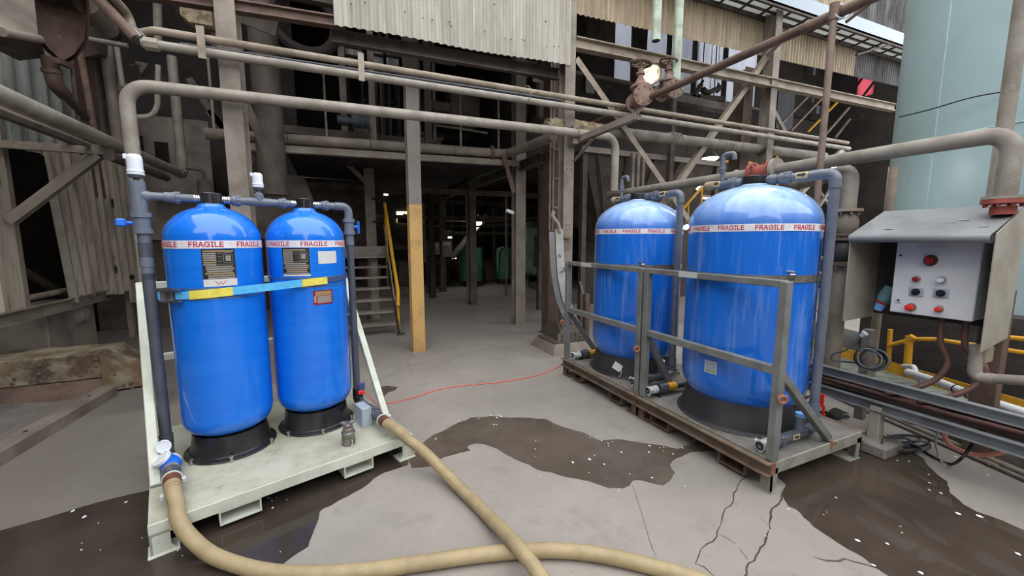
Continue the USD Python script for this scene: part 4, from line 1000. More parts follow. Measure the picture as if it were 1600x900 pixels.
# ------------------------------------------------------------------ control panel under its weather hood
px0 = 3.95
t = Thing('control_panel', 'pale grey electrical control panel with red buttons and switches', 'control panel', (4.05, 1.36, 0))
y0, y1, z0, z1 = 1.135, 1.58, 1.045, 1.59
t.p('cabinet', G().box((px0 + 0.012, y0 + 0.004, z0 + 0.004), (px0 + 0.22, y1 - 0.004, z1 - 0.004), 0.006), 'panel_grey')
t.p('door', G().box((px0 - 0.006, y0, z0), (px0 + 0.012, y1, z1), 0.006), 'panel_grey')
xf = px0 - 0.006


def pp(x, y):
    q = pX(x, y, xf); return np.array([xf, q[1], q[2]])


nm = np.array([-1.0, 0, 0])
c = pp(1455, 407)
sw = t.p('main_switch', G().obox(c + nm * 0.004, (0.008, 0.085, 0.075), np.eye(3), 0.003), 'panel_grey')
t.p('switch_base', G().lathe([(0.04, 0), (0.04, 0.012), (0.03, 0.02), (0, 0.02)], c, nm, 26), 'tray_dark', sw)
t.p('switch_handle', G().lathe([(0.026, 0.018), (0.026, 0.045), (0.022, 0.05), (0, 0.05)], c, nm, 24).obox(c + nm * 0.056, (0.016, 0.022, 0.058), np.eye(3), 0.005), 'red_dark', sw)
t.p('name_plate', G().box((xf - 0.003, c[1] - 0.09, 1.533), (xf, c[1] + 0.085, 1.572)), 'white_paper')
for z in (1.556, 1.545):
    t.p('print_row', G().box((xf - 0.0045, c[1] - 0.08, z), (xf - 0.003, c[1] + 0.075, z + 0.004)), 'pale_grey')
for (x, y), mt, kind in (((1433, 436), 'red_dark', 'lamp'), ((1472, 438), 'white_plastic', 'lamp'), ((1424, 480), 'red_plastic', 'stop'), ((1468, 483), 'red_plastic', 'button')):
    c = pp(x, y)
    s = {'lamp': 1.2, 'stop': 1.6, 'button': 1.2}[kind]
    b = t.p({'lamp': 'indicator_lamp', 'stop': 'stop_button', 'button': 'push_button'}[kind], G().lathe([(0.019 * s, 0), (0.019 * s, 0.008), (0.015, 0.012), (0, 0.012)], c, nm, 22), 'steel_dull')
    t.p('lens' if kind == 'lamp' else 'cap', G().lathe([(0.014 * s, 0.010), (0.0145 * s, 0.03 * s), (0.011 * s, 0.036 * s), (0, 0.038 * s)], c, nm, 22), mt, b)
    if kind != 'stop':
        t.p('name_plate', G().box((xf - 0.0025, c[1] - 0.018, c[2] + 0.024), (xf, c[1] + 0.022, c[2] + 0.034)), 'white_paper')
for x, y in ((1432, 456), (1471, 458)):
    c = pp(x, y)
    b = t.p('selector_switch', G().obox(c + nm * 0.004, (0.008, 0.082, 0.062), np.eye(3), 0.002), 'box_grey')
    t.p('knob', G().lathe([(0.025, 0.006), (0.024, 0.02), (0, 0.021)], c, nm, 22).obox(c + nm * 0.028, (0.02, 0.013, 0.042), np.array([[1, 0, 0], [0, 0.75, 0.66], [0, -0.66, 0.75]]), 0.004), 'ink', b)
for x, y in ((1408, 399), (1404, 469)):
    c = pp(x, y)
    b = t.p('door_lock', G().obox(c + nm * 0.003, (0.006, 0.04, 0.036), np.eye(3), 0.002), 'white_paper')
    t.p('keyhole', G().disc(c + nm * 0.006, nm, 0.008, 0.001), 'ink', b)
# hood
hx0, hx1, hy0, hy1 = 3.72, 4.24, 1.05, 1.80
t = Thing('weather_hood', 'grey sheet steel weather hood over the electrical control panel', 'hood', (4.1, 1.42, 0))
zf, zb = 1.645, 1.84
t.p('roof', G().prism([(hx0 + 0.04, zf), (hx1, zb), (hx1, zb - 0.008), (hx0 + 0.045, zf - 0.008)], (0, hy0, 0), (1, 0, 0), (0, 0, 1), (0, hy1 - hy0, 0)), 'canopy_grey')
pr = [(hx0 + 0.04 + 0.034 * math.sin(a) * -1, zf - 0.034 + 0.034 * math.cos(a)) for a in np.linspace(0, math.pi * 1.1, 10)]
t.p('rolled_lip', G().tube([(hx0 + 0.04, hy0, zf - 0.032), (hx0 + 0.04, hy1, zf - 0.032)], 0.032, 18), 'canopy_grey')
t.p('lip_bore', G().disc((hx0 + 0.04, hy0 - 0.001, zf - 0.032), (0, -1, 0), 0.026, 0.003), 'rubber')
for yy, sgn in ((hy0 - 0.004, -1), (hy1, 1)):
    out = [(hx0 + 0.07, zf - 0.005), (hx1, zb), (hx1 - 0.02, 0.93), (hx0 + 0.09, 0.875)] if sgn < 0 else [(hx0 + 0.05, zf), (hx1, zb), (hx1, 0.95), (hx0 + 0.06, 0.94)]
    t.p('side_plate', G().prism(out, (0, yy, 0), (1, 0, 0), (0, 0, 1), (0, 0.006 * sgn, 0)), 'canopy_side')
t.p('back_plate', G().box((hx1 - 0.012, hy0, 0.98), (hx1, hy1, 1.83)), 'dark_wall')
for p in [(3.86, 1.12, 0.003), (3.98, 1.25, 0.003), (3.95, 1.3, 0.003), (3.85, 1.6, 0.003)]:
    z = zf + (p[0] - hx0 - 0.04) / (hx1 - hx0 - 0.04) * (zb - zf)
    t.p('paint_fleck', G().box((p[0] - 0.012, p[1] - 0.025, z), (p[0] + 0.012, p[1] + 0.025, z + p[2])), 'foam')
t = Thing('panel_post', 'rusty brown steel post holding the control panel and its hood', 'post', (4.29, 1.13, 0))
t.p('post', G().box((4.245, 1.06, 0), (4.345, 1.19, 1.25), 0.004), 'rust_brown')
t.p('arm', G().bar((4.29, 1.12, 1.2), (4.29, 1.80, 1.2), 0.05, 0.05), 'rust_brown')
t.p('bracket_block', G().box((4.03, 1.07, 0.76), (4.14, 1.16, 0.87), 0.006), 'pipe_tan')
t = Thing('hood_bollard', 'short pale concrete post beside the coiled cable under the hood', 'post', (4.27, 1.83, 0))
t.p('post', G().box((4.24, 1.80, 0), (4.31, 1.87, 0.82), 0.006), 'concrete_old')

for k, (x, ya, yb) in enumerate(((4.02, 1.31, 1.27), (4.04, 1.19, 1.09))):
    pts = [(x, ya, 1.06), (x, ya - 0.01, 0.86), (x + 0.0, yb - 0.02, 0.72), (x - 0.05, yb + 0.02, 0.58), (x - 0.16, yb + 0.14, 0.47), (x - 0.22, yb + 0.22, 0.43)]
    one('panel_conduit', G().tube(spline(pts, 5), 0.019, 14), 'cable_brown', ['brown flexible conduit dropping from the middle of the control panel', 'brown flexible conduit dropping from the edge of the control panel nearest the side plate'][k], 'conduit')

# teal coupling hanging beside the panel
q = pX(1382, 472, 4.05)
t = Thing('cable_coupling', 'teal cable socket hanging beside the control panel', 'socket', q)
t.p('shell', G().tube([q + (0.02, -0.03, 0.12), q + (0, 0.0, 0.04), q + (-0.01, 0.015, -0.01)], (0.045, 0.05, 0.04), 18), 'vessel_teal' if 'vessel_teal' in MATS else 'tower_green')
t.p('plug', G().tube([q + (-0.01, 0.015, -0.01), q + (-0.02, 0.03, -0.07)], (0.036, 0.026), 18), 'blue_pale')
t.p('red_ring', G().cyl(q + (-0.008, 0.012, 0.0), q + (-0.012, 0.018, -0.014), 0.043), 'red_dark')

# ------------------------------------------------------------------ cable tray beside the skid
t = Thing('cable_tray', 'long grey steel cable tray on posts filled with brown cables', 'cable tray', (3.75, 0.5, 0))
ya, yb = -1.6, 2.45
t.p('upper_rail', G().channel((3.74, ya, 0.52), (3.74, yb, 0.52), 0.07, 0.05, 0.006, side=1), 'tray_grey')
t.p('upper_rail', G().channel((3.90, ya, 0.445), (3.90, yb, 0.445), 0.06, 0.05, 0.006, side=-1), 'tray_grey')
t.p('tray_cover', G().box((3.79, ya, 0.53), (3.80, yb, 0.536)), 'tray_dark')
t.p('lower_rail', G().channel((3.74, ya, 0.345), (3.74, yb, 0.345), 0.075, 0.05, 0.006, side=1), 'tray_grey')
t.p('lower_rail', G().channel((3.90, ya, 0.345), (3.90, yb, 0.345), 0.075, 0.05, 0.006, side=-1), 'tray_grey')
for y in (-0.9, -0.2, 0.45, 1.0, 1.75, 2.35):
    t.p('rung', G().bar((3.76, y, 0.33), (3.89, y, 0.33), 0.03, 0.02).bar((3.87, y, 0.33), (3.87, y, 0.44), 0.03, 0.02), 'tray_dark')
for y in (-0.6, 1.50):
    t.p('tray_post', G().box((3.70, y - 0.035, 0.085), (3.78, y + 0.035, 0.345), 0.004), 'canopy_side')
t.p('plinth', G().obox((3.72, 1.475, 0.045), (0.26, 0.22, 0.09), np.eye(3), 0.012), 'concrete_old')
t.p('plinth', G().obox((3.72, -0.62, 0.045), (0.26, 0.22, 0.09), np.eye(3), 0.012), 'concrete_old')
t.p('stud', G().cyl((3.66, 1.42, 0.08), (3.66, 1.42, 0.13), 0.007, n=8), 'rust_brown')
t.p('stud', G().cyl((3.79, 1.44, 0.08), (3.79, 1.44, 0.13), 0.007, n=8), 'rust_brown')
for k in range(9):
    rr = random.Random(40 + k)
    x = 3.785 + 0.012 * (k % 8); z = 0.385 + 0.02 * (k // 3) + rr.uniform(-0.008, 0.008)
    pts = [np.array([x + rr.uniform(-0.012, 0.012), y, z + rr.uniform(-0.01, 0.012)]) for y in np.linspace(ya, yb, 12)]
    one('brown_cable', G().tube(spline(pts, 3), rr.uniform(0.010, 0.016), 10), 'cable_brown' if k % 3 else 'tray_dark', 'dusty brown cable lying along the grey cable tray', 'cable', 'cables in the grey tray')
# coiled cable and its plug on the tray
cc = pX(1362, 560, 3.93)
t = Thing('cable_coil', 'coiled dark grey cable leaning on the tray with white plug', 'cable', cc - (0, 0, 0.1))
for k in range(5):
    rr = random.Random(k); a = unit((-0.85, -0.35 + rr.uniform(-0.25, 0.25), 0.25 + rr.uniform(-0.2, 0.2)))
    t.p('loop', G().ring(cc + (rr.uniform(-0.02, 0.02), 0.012 * k - 0.02, rr.uniform(-0.01, 0.01)), a, 0.085 - 0.006 * (k % 3), 0.0085, 40, 8), 'rubber' if k % 2 else 'pvc_dark')
pl = [cc + (0.0, 0.08, -0.06), pX(1318, 565, 3.95), pX(1300, 562, 3.9), pX(1303, 553, 3.9), pX(1325, 545, 3.92), pX(1345, 526, 3.95)]
t.p('tail', G().tube(spline(pl, 6), 0.0085, 10), 'pvc_dark')
q = pX(1348, 523, 3.95)
t.p('plug', G().tube([q + (0, 0.012, -0.015), q + (0, -0.015, 0.02)], (0.014, 0.026), 14), 'white_plastic')

# ------------------------------------------------------------------ kerb wall, grating, handrail and bund beyond the tray
ud = np.array([0.317, 0.948, 0.0]); un = np.array([0.948, -0.317, 0.0])
K0 = np.array([4.56, 1.75, 0.0])
K = lambda s, n, z: K0 + ud * s + un * n + np.array([0, 0, z])
g = G().obox(K(0.9, 0.13, 0.13), (0.26, 4.2, 0.26), np.array([un, ud, [0, 0, 1]]), 0.01)
one('platform_kerb', g, 'concrete_old', 'low dirty concrete kerb behind the grey cable tray', 'kerb')
t = Thing('grating_walkway', 'pale green steel grating walkway behind the cable tray', 'grating', K(0, 0.35, 0.32))
for i in range(130):
    s = -1.2 + i * 0.032
    t.p('slat', G().obox(K(s, 0.15, 0.285), (0.36, 0.007, 0.035), np.array([un, ud, [0, 0, 1]])), 'grating')
for n_ in (-0.02, 0.15, 0.32):
    t.p('bearer', G().obox(K(0.88, n_, 0.275), (0.01, 4.2, 0.03), np.array([un, ud, [0, 0, 1]])), 'grating')
t = Thing('toe_board', 'yellow toe board along the back of the grating walkway', 'toe board', K(0, 0.63, 0.33))
t.p('board', G().obox(K(0.9, 0.34, 0.345), (0.01, 4.5, 0.12), np.array([un, ud, [0, 0, 1]])), 'yellow_paint')
t = Thing('yellow_handrail', 'bent yellow tube handrail on posts behind the hanging conduits', 'handrail', K(0.2, 0.6, 0.33))
xq = lambda x, y: pX(x, y, 4.95)
t.p('post', G().cyl((xq(1416, 592)[0], xq(1416, 592)[1], 0.33), xq(1421, 525), 0.030, n=18), 'yellow_paint')
t.p('post', G().cyl((xq(1388, 570)[0] + 0.05, xq(1388, 570)[1] + 0.02, 0.33), xq(1391, 516) + (0.05, 0.02, 0), 0.020, n=16), 'yellow_paint')
t.p('rail', G().tube([xq(1388, 540) + (0.02, 0, 0), xq(1425, 530), xq(1460, 530), xq(1510, 537), xq(1580, 548), xq(1700, 566)], 0.019, 16, bend=0.12), 'yellow_paint')
t.p('clamp', G().cyl(xq(1416, 536), xq(1428, 526), 0.034), 'yellow_paint')
t.p('rail', G().tube([xq(1575, 527), xq(1700, 540)], 0.019, 16), 'yellow_paint')
# taller yellow rails seen between the riser and the hood
t = Thing('yellow_guardrail', 'yellow guardrail with three level bars beside the upright valve pipe', 'guardrail', (5.2, 3.0, 0))
for y_, x_ in ((405, 1310), (430, 1310), (491, 1310)):
    q = pX(x_, y_, 5.2)
    t.p('rail', G().tube([q + (-0.04, -0.12, 0), q, q + (0.45, 1.35, 0)], 0.022, 12), 'yellow_paint')
for s in (-0.1, 1.2):
    t.p('post', G().cyl(np.array([5.2 + 0.317 * s, 2.6 + 0.948 * s, 0.0]), np.array([5.2 + 0.317 * s, 2.6 + 0.948 * s, 1.42]), 0.02), 'yellow_paint')
# white pipe fittings on the grating
t = Thing('water_pipe', 'white lagged water pipe with bent stub on the grating walkway', 'pipe', K(0, 0.3, 0.37))
A_ = pX(1470, 598, 4.55); B_ = pX(1530, 622, 4.45)
t.p('pipe', G().tube([A_ + (0.1, 0.25, 0), A_, B_, B_ + (-0.15, -0.4, 0)], 0.032, 16), 'white_paper')
s1 = xq(1412, 571)
t.p('bent_stub', G().tube([pX(1412, 572, 4.85), pX(1428, 573, 4.75), pX(1433, 590, 4.68), pX(1440, 600, 4.62)], 0.022, 14, bend=0.04), 'white_paper')
t.p('wire_tie', G().ring(A_ * 0.6 + B_ * 0.4, unit(B_ - A_), 0.034, 0.004).ring(A_ * 0.25 + B_ * 0.75, unit(B_ - A_), 0.034, 0.004), 'rubber')
# pale elbow pipe under the hood
t = Thing('drain_pipe', 'pale elbowed pipe under the hood running toward the tray end', 'pipe', (4.02, 1.1, 0.55))
e0 = pX(1525, 540, 4.02); e1 = pX(1523, 590, 4.02); e2 = pX(1640, 597, 4.02)
t.p('pipe', G().tube([e0, e1, e2], 0.033, 18, bend=0.05), 'pipe_pale')
t.p('elbow', G().tube([e1 * 0.55 + e0 * 0.45, e1, e1 * 0.72 + e2 * 0.28], 0.037, 18, bend=0.05), 'pipe_pale')
t.p('open_end', G().cyl(e0 - (0, 0, 0.002), e0 + (0, 0, 0.006), 0.036), 'pipe_tan')
# dark bund and the ground beyond the walkway
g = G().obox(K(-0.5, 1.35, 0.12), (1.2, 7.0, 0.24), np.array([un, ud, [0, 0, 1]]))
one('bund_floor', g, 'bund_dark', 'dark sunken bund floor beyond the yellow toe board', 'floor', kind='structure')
g = G().lathe([(1.62, 0), (1.62, 0.92), (1.5, 0.94)], (7.0, 1.35, 0), n=64)
one('tower_plinth', g, 'bund_dark', 'dark round concrete plinth below the pale green tower', 'plinth')
t = Thing('storage_tower', 'tall pale green cylindrical tower beyond the control panel', 'tower', (7.0, 1.35, 0.9))
t.p('shell', G().lathe([(1.5, 0.9), (1.5, 9.0)], (7.0, 1.35, 0), n=96), 'tower_green', smooth=60)
for z in (2.62, 5.2):
    t.p('weld_seam', G().ring((7.0, 1.35, z), (0, 0, 1), 1.5, 0.008, 96, 6), 'tower_green')
for a in (2.62,):
    q = np.array([7.0 + 1.5 * math.cos(a), 1.35 + 1.5 * math.sin(a), 0])
    t.p('wall_strap', G().bar(q + (0, 0, 0.95), q + (0, 0, 9), 0.06, 0.012, (math.cos(a), math.sin(a), 0), 0.01), 'tower_green')
one('tower_cable', G().tube(spline([pX(1405, 183, 5.7), pX(1450, 172, 5.5), pX(1520, 152, 5.45), pX(1590, 140, 5.5)], 6), 0.006, 6), 'rubber', 'thin black cable slung across the pale green tower', 'cable')

# pipes and loose hoses under the tray
t = Thing('ground_conduit', 'thin grey pipe lying along the foot of the kerb', 'pipe', (4.3, 1.2, 0))
t.p('pipe', G().tube([K(0.6, -0.06, 0.03), K(-1.3, -0.06, 0.03)], 0.02, 12), 'pipe_pale')
t.p('pipe', G().tube([K(0.5, -0.12, 0.02), K(-1.2, -0.13, 0.02)], 0.014, 12), 'pipe_grey')
hp = [pX(1394, 648, 4.0), pX(1405, 652, 4.02), pX(1425, 661, 4.02), pX(1455, 659, 4.0), pX(1475, 655, 3.95)]
one('pink_hose', G().tube(spline(hp, 6), 0.014, 12), 'pink_hose' if 'pink_hose' in MATS else 'orange_cord', 'faded pink hose looping behind the tray post', 'hose')
hp = [pX(1473, 670, 3.9), pX(1480, 690, 3.9), pX(1498, 703, 3.9), pX(1530, 711, 3.9), pX(1560, 708, 3.88), pX(1580, 700, 3.85), pX(1590, 692, 3.82)]
one('pink_hose', G().tube(spline(hp, 6), 0.015, 12), 'pink_hose' if 'pink_hose' in MATS else 'orange_cord', 'faded pink hose sagging below the lower tray rail', 'hose')
hp = [pX(1525, 680, 3.85), pX(1515, 700, 3.8), pX(1500, 718, 3.72), pZ(1485, 725, 0.01), pZ(1460, 715, 0.01), pZ(1435, 700, 0.01), pZ(1410, 690, 0.01)]
one('black_cable', G().tube(spline(hp, 6), 0.009, 10), 'rubber', 'black cable hanging from the tray and trailing over the ground', 'cable')
hp = [pX(1473, 668, 3.86), pX(1462, 685, 3.84), pZ(1466, 712, 0.01), pZ(1472, 722, 0.01)]
one('grey_cable', G().tube(spline(hp, 6), 0.006, 8), 'pale_grey', 'thin grey cable hanging straight from the tray', 'cable')
t = Thing('ground_cables', 'tangle of dark grey cable loops on the ground behind the plinth', 'cable', pZ(1425, 695))
for k, (x, y, w, hh) in enumerate([(1412, 685, 26, 6), (1420, 690, 32, 9), (1430, 697, 24, 8), (1415, 700, 20, 6), (1405, 690, 18, 6)]):
    pts = [pZ(x + w * math.cos(a), y + hh * math.sin(a), 0.012 + 0.008 * k) for a in np.linspace(0, 6.0, 14)]
    t.p('loop', G().tube(spline(pts, 4), 0.0075, 8), 'rubber' if k % 2 else 'pvc_dark')
one('broken_board', G().hull([pZ(1525, 702, 0.0), pZ(1556, 710, 0.0), pZ(1570, 727, 0.0), pZ(1545, 727, 0.0), pZ(1525, 702, 0.02), pZ(1556, 710, 0.025), pZ(1570, 727, 0.02), pZ(1545, 727, 0.02)]), 'hose', 'broken piece of tan board on the ground below the pink hose', 'board')
rr = random.Random(3)
t = Thing('rubble_heap', 'dark muddy rubble between the skid corner and the kerb', 'rubble', (3.75, 2.2, 0), kind='stuff')
g = G()
for k in range(36):
    c = np.array([rr.uniform(3.6, 4.25), rr.uniform(1.75, 2.9), 0.02]); s = rr.uniform(0.03, 0.09)
    g.hull([c + s * np.array([rr.gauss(0, 0.6), rr.gauss(0, 0.6), rr.uniform(-0.2, 0.7)]) for _ in range(10)])
t.p('rubble', g, 'bund_dark')
MATS['tray_cover'] = usdkit.material(stage, '/World/Looks/tray_cover', {'t': ('translucent_bsdf', {'color': lin((214, 216, 214))}), 'd': ('diffuse_bsdf', {'color': lin((200, 202, 200))}), 'm': ('mix_closure', {'fac': 0.3})}, [('t.BSDF', 'm.closure1'), ('d.BSDF', 'm.closure2')], surface='m.closure')
# ------------------------------------------------------------------ building shell
ha, hb = pX(1341, 116, 14.8), pX(1364, 147, 14.8)
HY0, HY1, HZ0, HZ1 = hb[1], ha[1], hb[2], ha[2]
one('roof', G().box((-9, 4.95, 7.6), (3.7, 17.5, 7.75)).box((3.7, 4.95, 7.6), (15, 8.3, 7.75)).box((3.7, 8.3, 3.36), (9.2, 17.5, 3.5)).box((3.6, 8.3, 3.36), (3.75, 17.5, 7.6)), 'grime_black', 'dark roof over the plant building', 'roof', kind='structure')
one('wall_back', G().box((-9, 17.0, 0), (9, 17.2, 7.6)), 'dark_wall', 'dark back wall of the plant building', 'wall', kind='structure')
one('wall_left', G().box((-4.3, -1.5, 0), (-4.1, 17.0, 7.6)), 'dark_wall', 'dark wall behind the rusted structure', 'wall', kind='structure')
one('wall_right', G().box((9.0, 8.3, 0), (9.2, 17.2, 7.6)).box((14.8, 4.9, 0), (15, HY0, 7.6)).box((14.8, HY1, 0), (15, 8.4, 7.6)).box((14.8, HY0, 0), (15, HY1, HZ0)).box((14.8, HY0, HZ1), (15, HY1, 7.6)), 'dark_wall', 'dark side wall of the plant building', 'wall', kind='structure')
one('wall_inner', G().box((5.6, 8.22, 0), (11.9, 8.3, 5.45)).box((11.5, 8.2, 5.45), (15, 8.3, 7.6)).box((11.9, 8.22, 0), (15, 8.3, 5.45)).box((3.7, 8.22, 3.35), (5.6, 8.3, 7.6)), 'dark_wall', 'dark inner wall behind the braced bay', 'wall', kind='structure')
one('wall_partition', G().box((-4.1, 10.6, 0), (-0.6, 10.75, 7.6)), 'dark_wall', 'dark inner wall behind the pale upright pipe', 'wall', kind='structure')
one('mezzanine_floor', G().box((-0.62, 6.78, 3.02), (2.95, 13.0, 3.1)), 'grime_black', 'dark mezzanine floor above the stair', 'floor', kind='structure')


def column(lab, c, w, d, z1, m, z0=0.0, plate=True, along='y', holes=None):
    t = Thing('steel_column', lab, 'column', (c[0], c[1], z0))
    up = (0, 1, 0) if along == 'y' else (1, 0, 0)
    tf = 0.016
    hx, hy = w / 2, d / 2
    if along == 'y':
        t.p('flange', G().box((c[0] - hx, c[1] - hy, z0), (c[0] + hx, c[1] - hy + tf, z1), 0.003), m)
        t.p('flange', G().box((c[0] - hx, c[1] + hy - tf, z0), (c[0] + hx, c[1] + hy, z1), 0.003), m)
        t.p('web', G().box((c[0] - 0.006, c[1] - hy + tf, z0), (c[0] + 0.006, c[1] + hy - tf, z1)), m)
    else:
        t.p('flange', G().box((c[0] - hx, c[1] - hy, z0), (c[0] - hx + tf, c[1] + hy, z1), 0.003), m)
        t.p('flange', G().box((c[0] + hx - tf, c[1] - hy, z0), (c[0] + hx, c[1] + hy, z1), 0.003), m)
        t.p('web', G().box((c[0] - hx + tf, c[1] - 0.006, z0), (c[0] + hx - tf, c[1] + 0.006, z1)), m)
    if plate:
        t.p('base_plate', G().box((c[0] - hx - 0.03, c[1] - hy - 0.03, z0), (c[0] + hx + 0.03, c[1] + hy + 0.03, z0 + 0.012)), m)
    if holes:
        for z in holes:
            for dx in (-0.03, 0.03):
                for dz in (-0.03, 0.03):
                    t.p('bolt_hole', G().disc((c[0] + dx, c[1] - hy - 0.001, z + dz), (0, -1, 0), 0.008, 0.002, 10), 'ink')
    return t


column('tall steel column painted yellow below and grey above', (1.065, 5.70), 0.175, 0.18, 7.6, 'column_banded', plate=False)
column('pale brown bolted column with guide rails at the edge of the cladding', (3.08, 4.98), 0.165, 0.16, 7.6, 'grime_steel', plate=False, holes=(1.78, 2.62))
column('brown column one bay behind the curved guide plates', (3.2, 6.82), 0.20, 0.20, 7.6, 'grime_steel')
column('thin brown column in front of the green bins', (3.165, 9.45), 0.17, 0.17, 3.0, 'grime_dark')
column('dark column carrying the grey switch boxes', (3.1, 12.2), 0.18, 0.2, 3.0, 'grime_dark')
column('wide grey column behind the neck of the first slim tank', (-0.83, 4.98), 0.17, 0.30, 7.6, 'grime_steel', plate=False)
column('grey column beside the top of the steel stair', (0.72, 8.55), 0.19, 0.18, 3.0, 'grime_steel')
q = pY(673, 340, 11.0); column('dark slim column left of the grey switch boxes'.replace('left of', 'next to'), (q[0], 11.0), 0.16, 0.16, 3.0, 'grime_black')
qa, qb = pY(858, 300, 5.75), pY(884, 300, 5.75)
column('brown column with upright conduits close behind the bolted column', ((qa[0] + qb[0]) / 2, 5.85), qb[0] - qa[0], 0.24, 7.6, 'rust_brown', along='x')
q = pY(1201, 150, 5.0)
c1190 = (q[0], 5.0)
column('pale column between the braced bay and the dark bay', c1190, 0.17, 0.2, 7.6, 'grime_steel', plate=False)
column('rust brown column just inside the braced bay', (q[0] - 0.22, 5.35), 0.24, 0.24, 4.74, 'rust_brown', plate=False)
t = Thing('conduit_riser', 'pair of thin upright conduits on the brown column', 'conduit', (qa[0] + 0.05, 5.6, 1.6))
for x in (859, 864):
    q = pY(x, 300, 5.62)
    t.p('conduit', G().cyl((q[0], 5.62, 1.75), (q[0], 5.62, 6.5), 0.014, n=10), 'pipe_grey')
for z in (2.1, 2.55, 3.0, 3.45):
    t.p('clip', G().box((qa[0] - 0.02, 5.60, z), (qa[0] + 0.12, 5.73, z + 0.03)), 'grime_steel')


def beam(lab, p0, p1, h, b, m, up=(0, 0, 1), kind='i'):
    g = G()
    (g.ibeam if kind == 'i' else g.channel)(p0, p1, h, b, up=up) if kind in 'ic' else g.bar(p0, p1, b, h, up, 0.004)
    return one('steel_beam', g, m, lab, 'beam')


beam('brown beam running off the end of the pale cladding', (-2.6, 4.98, 3.80), (0.25, 4.98, 3.94), 0.11, 0.1, 'rust_brown')
beam('dark beam above the brown beam at the end of the cladding', (-2.6, 5.3, 4.35), (0.25, 5.3, 4.4), 0.3, 0.1, 'grime_dark')
beam('dark purlin under the hem of the pale cladding', (0.1, 5.1, 3.84), (3.0, 5.1, 3.90), 0.14, 0.08, 'grime_dark')
beam('long tan beam across the braced bay and the dark bay', (3.16, 4.93, 4.27), (11.5, 4.93, 4.50), 0.15, 0.12, 'pipe_tan')
beam('brown box beam under the large row pipe', (-1.2, 6.62, 2.86), (3.1, 6.62, 2.95), 0.10, 0.1, 'grime_steel', kind='b')
for k, (Y, z, x0, x1) in enumerate([(9.4, 2.72, -0.6, 8.5), (12.2, 2.75, -0.6, 8.5), (11.0, 1.98, 2.2, 8.5), (14.5, 2.4, 0, 8.9)]):
    beam(['dark cross beam over the row of thin columns', 'dark cross beam above the switch boxes', 'thin dark cross bar in front of the green vessel bay', 'faint dark beam near the back wall'][k], (x0, Y, z), (x1, Y, z + 0.05), 0.12 if k != 2 else 0.05, 0.1, 'grime_dark')
for k, X in enumerate((3.2, 0.75, 8.7)):
    beam(['dark floor beam running inward over the column row', 'dark floor beam running inward beside the stair column', 'dark floor beam running inward over the green vessel'][k], (X, 5.9 if k != 1 else 8.6, 2.93), (X, 16.9, 2.93), 0.16, 0.12, 'grime_dark')


def brace(lab, a, b, w=0.07, m='grime_steel', d=0.05):
    return one('diagonal_brace', G().angle(a, b, w, 0.009, up=(0, 1, 0)) if w > 0.055 else G().bar(a, b, w, d, (0, 1, 0)), m, lab, 'brace')


brace('long pale brace falling from the bolted column behind the valves', pY(904, 88, 4.9), pY(1080, 342, 4.9), 0.09, 'pipe_tan')
brace('long pale brace rising to the column beside the dark bay', pY(1030, 326, 5.02), pY(1200, 84, 5.02), 0.09, 'pipe_tan')
brace('short brace at the foot of the pale column by the dark bay', pY(1204, 155, 5.0), pY(1232, 208, 5.0), 0.08)
for k, (a, b, m) in enumerate([((1222, 192), (1265, 148), 'pipe_tan'), ((1236, 204), (1286, 152), 'pipe_tan'), ((1262, 206), (1312, 156), 'yellow_paint'), ((1290, 210), (1327, 168), 'pipe_tan'), ((1305, 215), (1328, 186), 'grime_steel'), ((1342, 220), (1380, 170), 'grime_steel')]):
    brace(['thin tan brace nearest the pale column in the dark bay', 'second thin tan brace in the dark bay', 'yellowed brace in the middle of the dark bay', 'thin tan brace past the yellowed brace', 'short dull brace low in the dark bay', 'wide grey brace at the end of the dark bay by the tower'][k], pY(*a, 7.2), pY(*b, 7.2), 0.05 if k != 5 else 0.09, m)
brace('tan brace rising behind the riser of the nearest wide tank', pY(1222, 335, 5.6), pY(1275, 275, 5.6), 0.09, 'pipe_tan')
brace('short crossed brace beside the tall thin pole', pY(1275, 330, 5.4), pY(1306, 283, 5.4), 0.05, 'pipe_grey')
brace('lower crossed brace beside the tall thin pole', pY(1278, 296, 5.5), pY(1302, 330, 5.5), 0.05, 'pipe_grey')
brace('dull brace running up to the column beside the stair', pY(528, 236, 8.5), pY(584, 292, 8.5), 0.09)
brace('dark brace leaning from the wide grey column', pY(372, 120, 5.6), pY(430, 250, 5.6), 0.09, 'grime_dark')
brace('brown knee brace at the end of the large row pipe', pY(790, 240, 6.5), pY(806, 300, 6.5), 0.08, 'rust_brown')
one('cantilever_bracket', G().angle((3.12, 4.9, 2.93), (3.12, 3.62, 2.93), 0.075, 0.009, side=1).bar((3.16, 4.9, 2.70), (3.16, 4.45, 2.92), 0.05, 0.012), 'grime_steel', 'brown angle bracket reaching out from the bolted column toward the yard', 'bracket')

